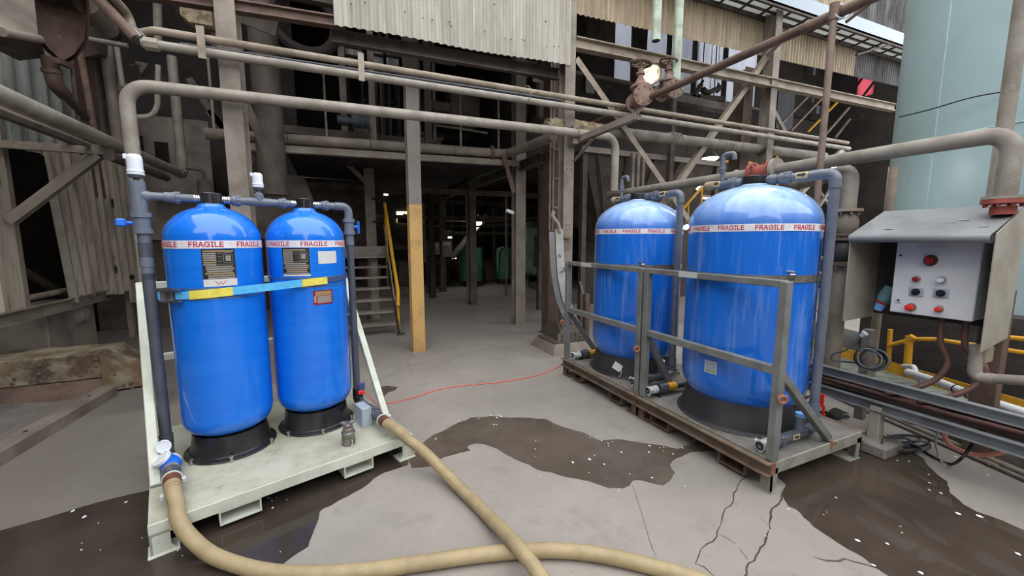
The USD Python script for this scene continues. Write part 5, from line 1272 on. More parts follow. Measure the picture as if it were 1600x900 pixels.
# ------------------------------------------------------------------ cladding
t = Thing('wall_cladding', 'pale corrugated sheet cladding hanging over the plant entrance', 'cladding', (1.6, 4.9, 3.9))
xs = np.linspace(0.13, 3.03, 5)
for i in range(4):
    zl = 3.86 + (xs[i] - 0.13) * 0.028
    t.p('sheet', G().sheet((xs[i], 4.885 - 0.004 * (i % 2), zl), (1, 0, 0), (0, 0, 1), xs[i + 1] - xs[i] + 0.02, 3.6, 0.09, 0.015, cut=lambda u, i=i: ((u * 0.028 - 0.0) + 0.01 * math.sin(i * 2.1 + u * 3), 3.6)), 'sheet_cream', smooth=60)
rr = random.Random(5)
for i in range(22):
    x = rr.uniform(0.3, 2.95); z = rr.choice([4.12, 4.12, 4.45, 4.8]) + rr.uniform(-0.03, 0.03)
    t.p('screw', G().cyl((x, 4.87, z), (x, 4.862, z), 0.008, n=8), 'grime_dark')
t = Thing('upper_cladding', 'stained tan corrugated band below the ladder tray', 'cladding', (7.5, 5.2, 4.8))
X0, X1 = 3.25, 12.6
xs = np.linspace(X0, X1, 9)
for i in range(8):
    zl = 4.80 + (xs[i] - X0) * 0.038
    t.p('sheet', G().sheet((xs[i], 5.18 - 0.004 * (i % 2), zl), (1, 0, 0), (0, 0, 1), xs[i + 1] - xs[i] + 0.03, 1.1, 0.09, 0.015, cut=lambda u: (u * 0.038, 1.1)), 'sheet_tan' if i < 6 else 'sheet_soot', smooth=60)
t = Thing('high_cladding', 'sooty corrugated wall above the ladder tray', 'cladding', (9, 5.28, 5.8))
xs = np.linspace(X0, X1, 9)
for i in range(8):
    t.p('sheet', G().sheet((xs[i], 5.27 - 0.004 * (i % 2), 5.55), (1, 0, 0), (0, 0, 1), xs[i + 1] - xs[i] + 0.03, 2.0, 0.10, 0.014), 'sheet_tan' if i < 6 else 'sheet_soot', smooth=60)
zt = lambda x: 5.46 + (x - 3.2) * 0.022
t = Thing('ladder_tray', 'long ladder tray with dark rungs under a pale fascia', 'cable tray', (7.5, 4.95, 5.5))
t.p('fascia', G().prism([(5.0, zt(5.0)), (12.6, zt(12.6)), (12.6, zt(12.6) + 0.26), (5.0, zt(5.0) + 0.26)], (0, 4.74, 0), (1, 0, 0), (0, 0, 1), (0, 0.012, 0)), 'box_grey')
for y in (4.76, 5.14):
    t.p('side_rail', G().bar((3.3, y, zt(3.3)), (12.6, y, zt(12.6)), 0.04, 0.07), 'tray_dark')
t.p('centre_rail', G().bar((3.3, 4.95, zt(3.3)), (12.6, 4.95, zt(12.6)), 0.03, 0.03), 'tray_dark')
for i in range(15):
    x = 5.0 + i * 0.5
    t.p('rung', G().bar((x, 4.76, zt(x)), (x + 0.1, 5.14, zt(x) + 0.002), 0.03, 0.03), 'tray_dark')
t.p('cover_sheet', G().prism([(3.3, zt(3.3) + 0.05), (12.6, zt(12.6) + 0.05), (12.6, zt(12.6) + 0.055), (3.3, zt(3.3) + 0.055)], (0, 4.76, 0), (1, 0, 0), (0, 0, 1), (0, 0.39, 0)), 'tray_cover')
for k, (x, z) in enumerate([(10.0, 5.62)]):
    t.p('stay', G().bar(pY(1338, 86, 4.6), pY(1390, 70, 4.6), 0.04, 0.03), 'tray_dark')

# translucent wall sheets lit from the open yard behind
t = Thing('skylight_wall', 'bluish translucent wall sheets glowing behind the braced bay', 'wall sheet', (8, 8.25, 5.4))
SX = lambda px: pY(px, 100, 8.22)[0]
for a, b in ((958, 985), (1008, 1041), (1046, 1083), (1086, 1130), (1134, 1192)):
    t.p('sheet', G().sheet((SX(a) - 0.02, 8.24, 5.42), (1, 0, 0), (0, 0, 1), SX(b) - SX(a) + 0.04, 2.2, 0.3, 0.006), 'polycarb', smooth=60)
for a, b in ((700, 958), (985, 1008), (1040.5, 1046.5), (1082.5, 1086.5), (1129, 1135), (1191, 1300)):
    t.p('mullion', G().box((SX(a), 8.17, 5.42), (SX(b), 8.22, 7.6)), 'grime_black')
t.p('sill_bar', G().box((SX(800), 8.15, 5.38), (SX(1200), 8.22, 5.45)), 'grime_steel')
q0, q1 = pY(922, 140, 8.0), pY(937, 90, 8.0)
t.p('low_sheet', G().box((q0[0], 8.18, q0[2]), (q1[0], 8.2, q1[2])), 'plate_blue')
# what glows in the dark bay
t = Thing('red_skylight', 'small pink red translucent panel high in the dark bay', 'wall sheet', (14.85, (HY0 + HY1) / 2, HZ0))
t.p('pane', G().box((14.84, HY0, HZ0), (14.86, HY1, HZ1)), 'polycarb_red')
t.p('bar', G().bar((14.8, HY1, HZ1 - 0.45 * (HZ1 - HZ0)), (14.8, (HY0 + HY1) / 2, HZ1), 0.06, 0.03, (1, 0, 0)), 'grime_black')
t.p('bar', G().bar((14.8, HY0, HZ0 + 0.5 * (HZ1 - HZ0)), (14.8, HY0 + 0.6 * (HY1 - HY0), HZ0), 0.06, 0.03, (1, 0, 0)), 'grime_black')
q0, q1 = pY(1212, 200, 8.1), pY(1243, 140, 8.1)
one('hung_sheet', G().sheet((q0[0], 8.1, q0[2]), (1, 0, 0), (0, 0, 1), q1[0] - q0[0], q1[2] - q0[2], 0.2, 0.01), 'polycarb', 'pale sheet hanging in the dark bay beside the column', 'sheet')
for k, (a, b, w) in enumerate([((1272, 98), (1274, 118), 0.1), ((1271, 148), (1271, 160), 0.06), ((1279, 165), (1278, 178), 0.16)]):
    A_, B_ = pY(*a, 7.9), pY(*b, 7.9)
    one('hanging_strip', G().obox((A_ + B_) / 2, (w, 0.02, abs(A_[2] - B_[2])), np.eye(3), 0.01), 'polycarb', ['long pale strip high in the dark bay', 'short pale strip in the middle of the dark bay', 'wide pale tatter low in the dark bay'][k], 'strip')

# ------------------------------------------------------------------ overhead pipes
YP = 4.72


def pipe(name, lab, pts, r, m, bend=None, extra=None, cat='pipe', n=18):
    t = Thing(name, lab, cat, pts[0])
    t.p('pipe', G().tube(pts, r, n, bend=bend), m, smooth=50)
    return t


za, zb_, zc_ = 3.0, 3.465, 3.335
dz = lambda x, z: z + x * 0.012
XA = pY(203, 200, YP)[0]
A = pipe('overhead_pipe', 'long pale overhead pipe bending down at both ends in front of the columns', [(XA, YP, 0.0), (XA, YP, dz(-1.5, za - 0.03)), (3.73, YP, dz(3.73, za)), (3.73, YP, 2.3)], 0.055, 'pipe_pale', 0.17)
A.p('clamp', G().ring((3.08, YP, dz(3.08, za)), (1, 0, 0), 0.062, 0.008).box((3.04, YP + 0.02, 2.9), (3.12, 4.9, 3.14)), 'grime_steel')
C_ = pipe('overhead_pipe', 'smooth pale overhead pipe, middle one of the three', [(-1.44, YP, dz(-1.45, zc_)), (9.5, YP, dz(6, zc_))], 0.040, 'pipe_pale')
pipe('slant_pipe', 'brown pipe coming down from the chute to the pipe union', [pX(140, -16, -1.75), (-1.47, YP - 0.02, dz(-1.45, zc_) + 0.02)], 0.045, 'rust_brown')
B_ = pipe('overhead_pipe', 'rusty tan overhead pipe, topmost of the three', [pX(172, -8, -1.6), pX(203, 24, -1.6), pX(207, 54, -1.55), (-1.35, YP + 0.03, dz(-1.3, zb_)), (9.5, YP + 0.03, dz(5, zb_))], 0.034, 'pipe_tan', 0.1)
t = pipe('overhead_pipe', 'thin dark blue grey pipe behind the topmost overhead pipe', [(-1.2, 4.85, 3.40), (2.9, 4.85, 3.46)], 0.025, 'pvc_dark')
for k, px in enumerate((320, 565, 822)):
    q = pY(px, 110 + (px - 320) * 0.08, YP)
    t = Thing('pipe_clamp', ['pale clip holding the paired overhead pipes near the wide grey column', 'pale clip holding the paired overhead pipes midway under the cladding', 'wire tie holding the paired overhead pipes near the bolted column'][k], 'clamp', (q[0], YP, 3.2))
    x = q[0]
    if k < 2:
        t.p('plate', G().box((x - 0.03, YP - 0.048, dz(x, zc_) - 0.075), (x + 0.03, YP - 0.038, dz(x, zb_) + 0.075)), 'pipe_tan')
        t.p('saddle', G().ring((x, YP, dz(x, zc_)), (1, 0, 0), 0.044, 0.006, 24, 6), 'pipe_tan')
        t.p('saddle', G().ring((x, YP + 0.03, dz(x, zb_)), (1, 0, 0), 0.038, 0.006, 24, 6), 'pipe_tan')
    else:
        t.p('wire', G().ring((x, YP + 0.01, dz(x, 3.39)), (1, 0.2, 0), 0.105, 0.005, 28, 6), 'pipe_tan')
cq = np.array([-1.42, YP, dz(-1.42, zc_)])
t = Thing('pipe_union', 'pale hexagonal union where the middle overhead pipe turns', 'pipe fitting', cq)
t.p('nut', G().cyl(cq + (0.0, 0, 0), cq + (0.10, 0, 0), 0.056, n=8), 'pipe_pale')
d_ = unit(pX(150, -6, -1.75) - cq)
t.p('nut', G().cyl(cq + d_ * 0.03, cq + d_ * 0.16, 0.055, n=8), 'steel_dull')
pipe('small_pipe', 'thin bent pipe hanging in a U below the pipe union', [pY(247, 102, 5.6), pY(246, 165, 5.6), pY(238, 182, 5.6), pY(212, 183, 5.6)], 0.025, 'pipe_grey', 0.12)
GL = pipe('lagged_pipe', 'thick pipe wrapped in ragged lagging leaving the bolted column', [(2.75, 4.98, 3.12), (3.0, 5.05, 3.20), (9.3, 5.05, 3.30)], 0.082, 'pipe_grey', 0.1)
gl = G().tube([(2.80 + i * 0.075, 5.04, 3.17 + 0.03 * min(1, i / 4)) for i in range(14)], [0.11, 0.10, 0.115, 0.1, 0.112, 0.10, 0.114, 0.1, 0.11, 0.1, 0.108, 0.098, 0.106, 0.1], 18)
GL.p('lagging', gl, 'lagging')
for x in (5.1, 6.3, 7.4):
    for i in range(3):
        GL.p('torn_patch', G().ring((x + i * 0.085, 5.05, 3.245), unit((1, 0.25, 0.35)), 0.085, 0.011, 20, 6), 'sheet_cream')
R_ = pipe('row_pipe', 'thick brown pipe crossing above the stair inside the entrance', [(-1.45, 6.6, 2.99), (2.86, 6.6, 3.10), (3.0, 6.0, 3.12), (3.05, 5.3, 3.12)], 0.075, 'grime_steel', 0.12)
for x in (-0.5, 0.6, 1.9):
    R_.p('joint_band', G().ring((x, 6.6, 3.027 + (x + 0.0) * 0.0255), (1, 0, 0), 0.074, 0.006, 24, 6), 'grime_dark')
R_.p('flange', G().cyl((2.55, 6.6, 3.09), (2.60, 6.6, 3.092), 0.12, n=20), 'rust_brown')

# pipes along the yard on the far side
XF, ZF = 3.92, 3.47
Fp = pipe('rising_pipe', 'brown pipe running from the handwheel valve out over the yard', [(XF, 5.9, ZF - 0.02), (XF, 4.75, ZF), (XF, 0.6, ZF)], 0.043, 'rust_brown')
po = pipe('thin_pole', 'thin brown upright pole strapped to the overhead yard pipe', [(3.86, 2.12, 0.0), (3.86, 2.12, 3.52)], 0.026, 'pole_brown')
po.p('cap', G().cyl((3.86, 2.12, 3.40), (3.86, 2.12, 3.53), 0.034), 'rust_brown')
po.p('rope_tie', G().ring((3.89, 2.10, 3.46), unit((0.4, 1, 0.2)), 0.055, 0.008).ring((3.89, 2.07, 3.45), unit((0.7, 1, -0.3)), 0.06, 0.006), 'pale_grey')
po.p('stay', G().cyl((3.90, 2.05, 3.36), (3.95, 1.75, 3.52), 0.013), 'rust_brown')
pipe('thin_pole', 'short tan stay under the overhead yard pipe near the bay column', [pX(1200, 85, 4.1), pX(1236, 48, 4.0)], 0.025, 'pipe_tan')


def gate_valve(lab, c, ax, s, m='valve_brown'):
    t = Thing('gate_valve', lab, 'valve', c); c = np.asarray(c, float); ax = unit(ax)
    t.p('body', G().lathe([(0.03, -0.14 * s), (0.06 * s, -0.13 * s), (0.075 * s, -0.04 * s), (0.085 * s, 0), (0.075 * s, 0.04 * s), (0.06 * s, 0.13 * s), (0.03, 0.14 * s)], c, ax, 24), m)
    for d in (-1, 1):
        f = t.p('flange', G().cyl(c + ax * d * 0.12 * s, c + ax * d * 0.15 * s, 0.105 * s, n=28), m)
        t.p('bolt_ring', G().bolts(c + ax * d * 0.15 * s, ax * d, 0.082 * s, 8, 0.009 * s, 0.012), 'rust_brown', f)
    t.p('bonnet', G().lathe([(0.07 * s, 0.03 * s), (0.075 * s, 0.10 * s), (0.1 * s, 0.105 * s), (0.1 * s, 0.13 * s), (0.06 * s, 0.15 * s), (0.035 * s, 0.2 * s), (0.03 * s, 0.2 * s)], c, (0, 0, 1), 24), m)
    t.p('yoke', G().cyl(c + (0, 0, 0.19 * s), c + (0, 0, 0.30 * s), 0.028 * s).cyl(c + (0, 0, 0.24 * s), c + (0, 0, 0.26 * s), 0.045 * s), m)
    w = t.p('handwheel', G().ring(c + (0, 0, 0.35 * s), (0.1, -0.1, 1), 0.10 * s, 0.014 * s, 28, 8), 'rust_brown')
    g = G().cyl(c + (0, 0, 0.29 * s), c + (0, 0, 0.38 * s), 0.014 * s)
    for k in range(3):
        a = 2 * math.pi * k / 3
        g.bar(c + (0, 0, 0.35 * s), c + np.array([0.1 * s * math.cos(a), 0.1 * s * math.sin(a), 0.35 * s]), 0.016 * s, 0.01 * s)
    t.p('spokes', g, 'rust_brown', w)
    return t


gate_valve('rusty handwheel gate valve at the end of the brown yard pipe', (XF - 0.02, 4.45, ZF + 0.03), (-0.45, -1, -0.05), 1.3)
vq = pY(1043, 142, 4.75)
gate_valve('rusty handwheel gate valve under the pale green pipe', (vq[0], 4.75, vq[2]), (-0.2, -1, -0.15), 1.2)
gq = pY(1059, 60, 4.7)
gp = pipe('green_pipe', 'pale green flaking pipe dropping to the second gate valve', [(gq[0], 4.7, 6.8), (gq[0], 4.7, pY(1056, 138, 4.7)[2]), (vq[0] + 0.12, 4.62, vq[2] - 0.05)], 0.062, 'pipe_green', 0.1)
gq = pY(1025, 60, 4.6)
gp = pipe('green_pipe', 'short cut pale green pipe with an open end above the floodlight', [(gq[0], 4.6, 6.8), (gq[0], 4.6, pY(1025, 64, 4.6)[2])], 0.06, 'pipe_green')
gp.p('open_bore', G().disc((gq[0], 4.6, pY(1025, 64, 4.6)[2] - 0.0015), (0, 0, -1), 0.05, 0.002), 'grime_black')
vq = pX(994, 172, 3.95)
t = Thing('drain_valve', 'small drain cock under the first rusty gate valve', 'valve', vq)
t.p('body', G().cyl(vq + (0, 0, -0.05), vq + (0, 0, 0.06), 0.028).cyl(vq + (-0.06, 0, -0.02), vq + (0.05, 0, -0.02), 0.024), 'pipe_grey')
t.p('lever', G().bar(vq + (-0.02, -0.03, -0.05), vq + (0.05, -0.04, -0.08), 0.02, 0.012), 'steel_dull')
# floodlight
fq = pY(1017, 116, 4.62)
t = Thing('floodlight', 'round lit floodlight hanging between the two gate valves', 'lamp', fq)
fd = unit(np.array([-0.45, -0.75, -0.42]))
t.p('housing', G().lathe([(0.03, -0.16), (0.06, -0.12), (0.11, -0.03), (0.135, 0.02), (0.14, 0.035), (0.125, 0.035)], fq, fd, 30), 'steel_dull')
t.p('reflector', G().lathe([(0.03, -0.10), (0.10, -0.01), (0.125, 0.032)], fq, fd, 30), 'steel_dull')
t.p('bulb', G().lathe([(0.0, -0.09), (0.035, -0.07), (0.04, -0.04), (0.03, -0.01), (0.0, 0.0)], fq + np.array([0, 0, -0.0]), fd, 22), 'lamp_flood')
t.p('bracket', G().bar(fq + (0.02, 0.06, 0.08), (fq[0] + 0.02, 4.9, 4.25), 0.03, 0.03), 'grime_dark')

# big pipe along the side: from the building to the drop by the hood
XE, ZE = 4.02, 2.285
t = Thing('header_pipe', 'grey header pipe running over the wide tanks and dropping by the hood', 'pipe', (XE, 3, ZE))
t.p('pipe', G().tube([(XE, 5.2, ZE + 0.02), (XE, 2.86, ZE)], 0.055, 22), 'pipe_grey')
dr = pX(1577, 260, 4.02)
t.p('pipe', G().tube([(XE, 2.60, ZE), (XE, dr[1], ZE), (XE, dr[1], 1.88)], 0.055, 24, bend=0.12), 'pipe_grey')
t.p('flange', G().cyl((XE, dr[1], 1.864), (XE, dr[1], 1.882), 0.105, n=30), 'pipe_pale')
f = t.p('flange', G().cyl((XE, dr[1], 1.835), (XE, dr[1], 1.862), 0.105, n=30), 'valve_red')
t.p('bolt_ring', G().bolts((XE, dr[1], 1.835), (0, 0, -1), 0.085, 8, 0.010, 0.02), 'valve_red', f)
t.p('pipe', G().cyl((XE, dr[1], 1.82), (XE, dr[1], 1.765), 0.06), 'valve_red')
t.p('flange', G().cyl((XE, 2.86, ZE), (XE, 2.83, ZE), 0.06), 'pipe_grey')
t.p('flange', G().cyl((XE, 2.62, ZE), (XE, 2.585, ZE), 0.115, n=30), 'pipe_pale')
t.p('u_bolt', G().ring((XE, 3.02, ZE), (0, 1, 0), 0.06, 0.01), 'pipe_pale')
v = Thing('red_valve', 'red cast valve between the header pipe flanges', 'valve', (XE, 2.72, ZE))
for y in (2.82, 2.63):
    f = v.p('flange', G().cyl((XE, y, ZE), (XE, y + 0.03, ZE), 0.11, n=28), 'valve_red')
    v.p('bolt_ring', G().bolts((XE, y, ZE), (0, -1, 0), 0.085, 8, 0.01, 0.012), 'rust_brown', f)
v.p('body', G().lathe([(0.05, -0.09), (0.06, -0.08), (0.075, 0), (0.06, 0.08), (0.05, 0.09)], (XE, 2.74, ZE), (0, 1, 0), 24).box((XE - 0.06, 2.68, ZE - 0.12), (XE + 0.06, 2.80, ZE + 0.02), 0.02), 'valve_red')
v.p('lower_flange', G().cyl((XE - 0.02, 2.72, ZE - 0.17), (XE - 0.02, 2.72, ZE - 0.13), 0.09, n=24), 'valve_red')
BX, BY = 4.13, 2.02
t = Thing('valve_pipe', 'upright brown pipe with two flanged joints behind the hood', 'pipe', (BX, BY, 0))
t.p('pipe', G().tube([(BX + 0.5, BY + 0.75, 2.20), (BX, BY, 2.20), (BX, BY, 1.87)], 0.062, 24, bend=0.10), 'pipe_grey')
for z in (1.87, 1.66, 1.62, 1.40):
    f = t.p('flange', G().cyl((BX, BY, z - 0.025), (BX, BY, z), 0.11, n=28), 'pipe_tan' if z > 1.8 else 'grime_dark')
    if z != 1.62:
        t.p('bolt_ring', G().bolts((BX, BY, z - 0.025), (0, 0, -1), 0.088, 8, 0.011, 0.03), 'grime_steel', f)
t.p('check_valve', G().lathe([(0.06, 1.66), (0.085, 1.70), (0.09, 1.76), (0.07, 1.83), (0.065, 1.85)], (BX, BY, 0), n=26), 'grime_steel')
t.p('rubber_joint', G().lathe([(0.06, 1.41), (0.085, 1.45), (0.092, 1.51), (0.085, 1.57), (0.06, 1.60)], (BX, BY, 0), n=26), 'black_worn')
t.p('pipe', G().cyl((BX, BY, 1.38), (BX, BY, 0.33), 0.06, n=22), 'pipe_tan')
sh = Thing('pipe_shield', 'flat grey green plate tilted over the header pipe near the tower', 'plate', pX(1390, 238, 4.15))
sp = [pX(1357, 236, 4.12), pX(1420, 226, 4.12), pX(1424, 236, 4.3), pX(1368, 248, 4.3)]
sh.p('plate', G().hull(sp + [p + np.array([0, 0, -0.012]) for p in sp]), 'vessel_teal')
sh.p('bracket', G().bar(pX(1388, 246, 4.35), pX(1418, 240, 4.35), 0.05, 0.012), 'pipe_tan')
q = pX(1392, 300, 4.6)
pipe('vent_riser', 'brown upright pipe between the valve pipe and the tower', [(4.6, q[1], 0.0), (4.6, q[1], 2.25)], 0.035, 'pipe_tan')
q0, q1 = pX(1595, 0, 4.6), pX(1571, 190, 4.6)
pipe('vent_riser', 'pale tall pipe rising in front of the tower behind the header drop', [(4.6, q1[1], 1.5), (4.6, q1[1], 5.5)], 0.046, 'pipe_grey')

# ------------------------------------------------------------------ curved guide plates at the bolted column
t = Thing('guide_plates', 'pair of curved grey steel guide plates at the foot of the bolted column', 'guide', (3.0, 5.1, 0))
for k, (xo, top) in enumerate(((858, 362), (868, 358))):
    Y = 4.88
    pts = [(xo, top), (xo + 2, 410), (xo + 5, 440), (xo + 11, 468), (xo + 20, 492), (xo + 27, 505)]
    P = spline([pY(x, y, Y) for x, y in pts], 6); w = 0.125 if k else 0.085
    g = G(); V = []
    for p_ in P:
        V += [p_ + (0, -0.0, 0), p_ + (w, 0.0, 0.0), p_ + (w, 0.012, 0), p_ + (0, 0.012, 0)]
    F = []
    for i in range(len(P) - 1):
        for j in range(4):
            F.append([i * 4 + j, i * 4 + (j + 1) % 4, (i + 1) * 4 + (j + 1) % 4, (i + 1) * 4 + j])
    F += [[0, 3, 2, 1], [4 * len(P) - 4, 4 * len(P) - 3, 4 * len(P) - 2, 4 * len(P) - 1]]
    g.add(V, F)
    side = 'plate'
    t.p('plate', g, 'steel_pale' if k else 'canopy_grey')
t.p('bent_conduit', G().tube([pY(865, 330, 4.86), pY(863, 338, 4.86), pY(872, 350, 4.86), pY(875, 362, 4.86)], 0.028, 10, bend=0.05), 'pipe_pale')
for z in (1.18, 1.62):
    t.p('tie_bracket', G().box((3.0, 4.86, z), (3.1, 4.92, z + 0.035)), 'grime_steel')
for x, y in ((876, 400), (877, 425), (874, 398), (880, 424)):
    t.p('clip_bolt', G().cyl(pY(x, y, 4.88), pY(x, y, 4.855), 0.008, n=8), 'ink')
pd = np.array([3.03, 4.98, 0])
t = Thing('column_pedestal', 'bolted steel pedestal under the curved guide plates', 'pedestal', pd)
t.p('base_block', G().hull([pd + (sx_ * w, sy_ * w, z) for w, z in ((0.36, 0.0), (0.30, 0.12), (0.27, 0.14)) for sx_ in (-0.9, 1) for sy_ in (-1, 1)]), 'grime_steel')
t.p('foot_plate', G().box(pd + (-0.25, -0.26, 0.14), pd + (0.28, 0.26, 0.16)), 'grime_dark')
for k, dx in enumerate((-0.13, 0.10)):
    t.p('gusset', G().prism([(-0.25, 0.16), (0.25, 0.16), (0.25, 0.24), (0.12, 0.42), (-0.12, 0.42), (-0.25, 0.27)], pd + (dx, 0, 0), (0, 1, 0), (0, 0, 1), (0.016, 0, 0)), 'grime_dark')
t.p('front_gusset', G().prism([(-0.18, 0.16), (0.27, 0.16), (0.27, 0.27), (0.12, 0.40), (-0.02, 0.40), (-0.18, 0.26)], pd + (0.0, -0.24, 0), (1, 0, 0), (0, 0, 1), (0, 0.014, 0)), 'grime_steel')
for i in range(12):
    q = pd + np.array([-0.13 + 0.075 * (i % 6), -0.245, 0.205 + 0.06 * (i // 6)])
    t.p('bolt', G().cyl(q, q - (0, 0.018, 0), 0.014, n=6), 'grime_dark' if i % 3 else 'steel_dull')
q0, q1 = pY(906, 440, 5.3), pY(919, 490, 5.3)
one('loose_rod', G().cyl(q0, q1, 0.014), 'pipe_pale', 'bright thin rod leaning behind the railed skid', 'rod')
one('rusty_stub', G().box((3.62, 5.2, 0), (3.70, 5.28, 0.75), 0.004), 'rust_brown', 'rust brown stub post behind the farther wide tank', 'post')

# ------------------------------------------------------------------ stair, landing, inner plant
t = Thing('steel_stair', 'dark steel stair with open treads rising inside the entrance', 'stair', (0.6, 7.4, 0))
n_ = 7
for i in range(n_):
    f_ = i / n_
    y = 6.88 + f_ * 1.45; z = 0.19 + f_ * 1.28
    t.p('tread', G().box((0.12, y, z - 0.035), (0.93, y + 0.20, z), 0.004), 'grime_steel')
t.p('stringer', G().bar((0.96, 6.80, 0.02), (0.98, 8.35, 1.40), 0.02, 0.16, (0, 0, 1)), 'grime_dark')
t.p('stringer', G().bar((0.09, 6.80, 0.02), (0.09, 8.35, 1.40), 0.02, 0.16, (0, 0, 1)), 'grime_dark')
t.p('foot', G().box((0.92, 6.76, 0), (1.05, 6.86, 0.02)), 'grime_dark')
t = Thing('stair_handrail', 'scuffed yellow handrail of the dark steel stair', 'handrail', (1.0, 7.4, 0.6))
t.p('rail', G().tube([pY(601, 318, 8.2), pY(613, 400, 7.6), pY(622, 455, 7.0), pY(622, 478, 6.9)], 0.032, 12, bend=0.06), 'yellow_paint')
t.p('post', G().cyl(pY(602, 340, 8.15), pY(606, 410, 8.15), 0.02), 'yellow_paint')
t.p('post', G().cyl(pY(622, 478, 6.95), pY(624, 515, 6.95), 0.018), 'yellow_paint')
t.p('mid_rail', G().tube([pY(600, 352, 8.2), pY(617, 470, 7.0)], 0.015, 10), 'pipe_tan')
t = Thing('stair_landing', 'dusty steel landing at the head of the stair', 'landing', (0.3, 9, 0))
t.p('deck', G().box((-0.9, 8.35, 1.38), (1.0, 10.2, 1.47)), 'grime_steel')
t.p('fascia', G().box((-0.9, 8.32, 1.28), (1.0, 8.35, 1.475)), 'pipe_grey')
t.p('leg', G().box((0.66, 8.40, 0), (0.80, 8.50, 1.38)), 'grime_steel')
t.p('leg', G().box((-0.8, 8.40, 0), (-0.68, 8.50, 1.38)), 'grime_steel')
q = pY(590, 350, 8.5)
t.p('rail', G().tube([(0.75, 8.42, 2.4), (0.95, 8.42, 2.45)], 0.02, 8), 'grime_black')
t.p('rail', G().tube([(0.75, 8.42, 1.95), (0.95, 8.42, 2.0)], 0.02, 8), 'grime_black')
one('dark_partition', G().box((-0.9, 10.3, 1.47), (1.0, 10.4, 3.0)), 'grime_dark', 'dark plate partition behind the stair landing', 'partition')

t = Thing('mezzanine_railing', 'thin grey railing along the mezzanine edge under the cladding', 'railing', (0.5, 6.82, 3.1))
for z in (3.6, 4.08):
    t.p('rail', G().cyl((-1.5, 6.82, z), (2.9, 6.82, z + 0.05), 0.018, n=10), 'grime_steel')
for x in np.linspace(-1.4, 2.8, 7):
    t.p('post', G().cyl((x, 6.82, 3.1), (x, 6.82, 4.1), 0.018, n=10), 'grime_steel')
for k, (xa, xb, ya, yb) in enumerate([(540, 565, 70, 108), (585, 598, 66, 108), (604, 622, 66, 112)]):
    a, b = pY(xa, yb, 9.5), pY(xb, ya, 9.5)
    t = Thing('glazed_panel', ['bluish louvred panel on the mezzanine behind the railing', 'narrow bluish panel on the mezzanine behind the railing', 'bluish panel beside the dark post on the mezzanine'][k], 'panel', ((a[0] + b[0]) / 2, 9.5, 3.1))
    t.p('pane', G().box((a[0], 9.48, a[2]), (b[0], 9.5, b[2])), 'plate_blue')
    t.p('leg', G().box((a[0], 9.47, 3.1), (a[0] + 0.05, 9.52, a[2])), 'grime_black')
    t.p('leg', G().box((b[0] - 0.05, 9.47, 3.1), (b[0], 9.52, a[2])), 'grime_black')
    for i in range(3):
        z = a[2] + (b[2] - a[2]) * (i + 0.5) / 3
        t.p('louvre_bar', G().box((a[0] - 0.02, 9.44, z - 0.03), (b[0] + 0.02, 9.48, z + 0.01)), 'grime_black')
q = pY(408, 85, 6.0)
one('round_duct', G().cyl((q[0], 6.3, 2.2), (q[0], 6.3, 5.5), 0.17, n=28), 'grime_dark', 'dark upright duct beside the wide grey column', 'duct')
q = pY(470, 10, 6.5)
one('round_duct', G().ring((q[0], 6.5, q[2] - 0.15), (0.3, -1, 0.1), 0.45, 0.08, 32, 10), 'grime_black', 'dark curved duct end under the roof above the brown beam', 'duct')
q = pY(418, 20, 5.6)
one('hanging_plate', G().obox((q[0] - 0.15, 5.6, q[2] - 0.05), (0.5, 0.02, 0.28), np.array([[0.97, 0, -0.23], [0, 1, 0], [0.23, 0, 0.97]])), 'grime_dark', 'bent dark plate under the brown beam', 'plate')
t = Thing('pump_motor', 'bluish motor lying on the inner floor beam behind the overhead pipe', 'motor', pY(560, 190, 8.6))
q = pY(560, 191, 8.6)
t.p('body', G().cyl(q + (-0.12, 0, 0), q + (0.2, 0, 0), 0.16, n=22), 'pvc_slate')
for i in range(5):
    t.p('cooling_fin', G().cyl(q + (-0.06 + 0.05 * i, 0, 0), q + (-0.045 + 0.05 * i, 0, 0), 0.175, n=22), 'pvc_slate')
t.p('shaft_cover', G().cyl(q + (-0.38, 0, 0), q + (-0.12, 0, 0), 0.09, n=18), 'pvc_slate')
t.p('foot', G().box(q + (-0.1, -0.12, -0.22), q + (0.18, 0.12, -0.14)), 'grime_dark')
one('steel_beam', G().box((q[0] - 1.5, 8.45, q[2] - 0.36), (q[0] + 1.6, 8.75, q[2] - 0.225)), 'grime_dark', 'dark shelf beam under the bluish motor', 'beam')

t = Thing('hopper_casing', 'dark angular hopper casing behind the second slim tank', 'hopper', pY(450, 300, 7.8))
hp = [(378, 270), (445, 275), (475, 276), (492, 318), (490, 372), (378, 372)]
Pp = [pY(x, y, 7.6) for x, y in hp]
t.p('casing', G().prism([(p_[0], p_[2]) for p_ in Pp], (0, 7.5, 0), (1, 0, 0), (0, 0, 1), (0, 0.9, 0)), 'grime_dark')
t.p('seam', G().bar(pY(378, 298, 7.49), pY(448, 300, 7.49), 0.02, 0.03), 'grime_steel')
t = Thing('filter_pot', 'dark cylindrical pot with bent pipe behind the first slim tank', 'pot', pY(316, 290, 6.9))
q = pY(321, 298, 6.9)
t.p('stand', G().cyl((q[0], q[1], 0), (q[0], q[1], q[2] - 0.28), 0.05), 'grime_dark')
t.p('pot', G().lathe([(0.10, -0.3), (0.085, 0.12), (0.07, 0.14), (0, 0.14)], q, n=20), 'grime_dark')
t.p('pipe', G().tube([q + (0, 0, 0.12), q + (0.0, 0, 0.28), q + (-0.2, 0, 0.30)], 0.025, 12, bend=0.06), 'grime_dark')

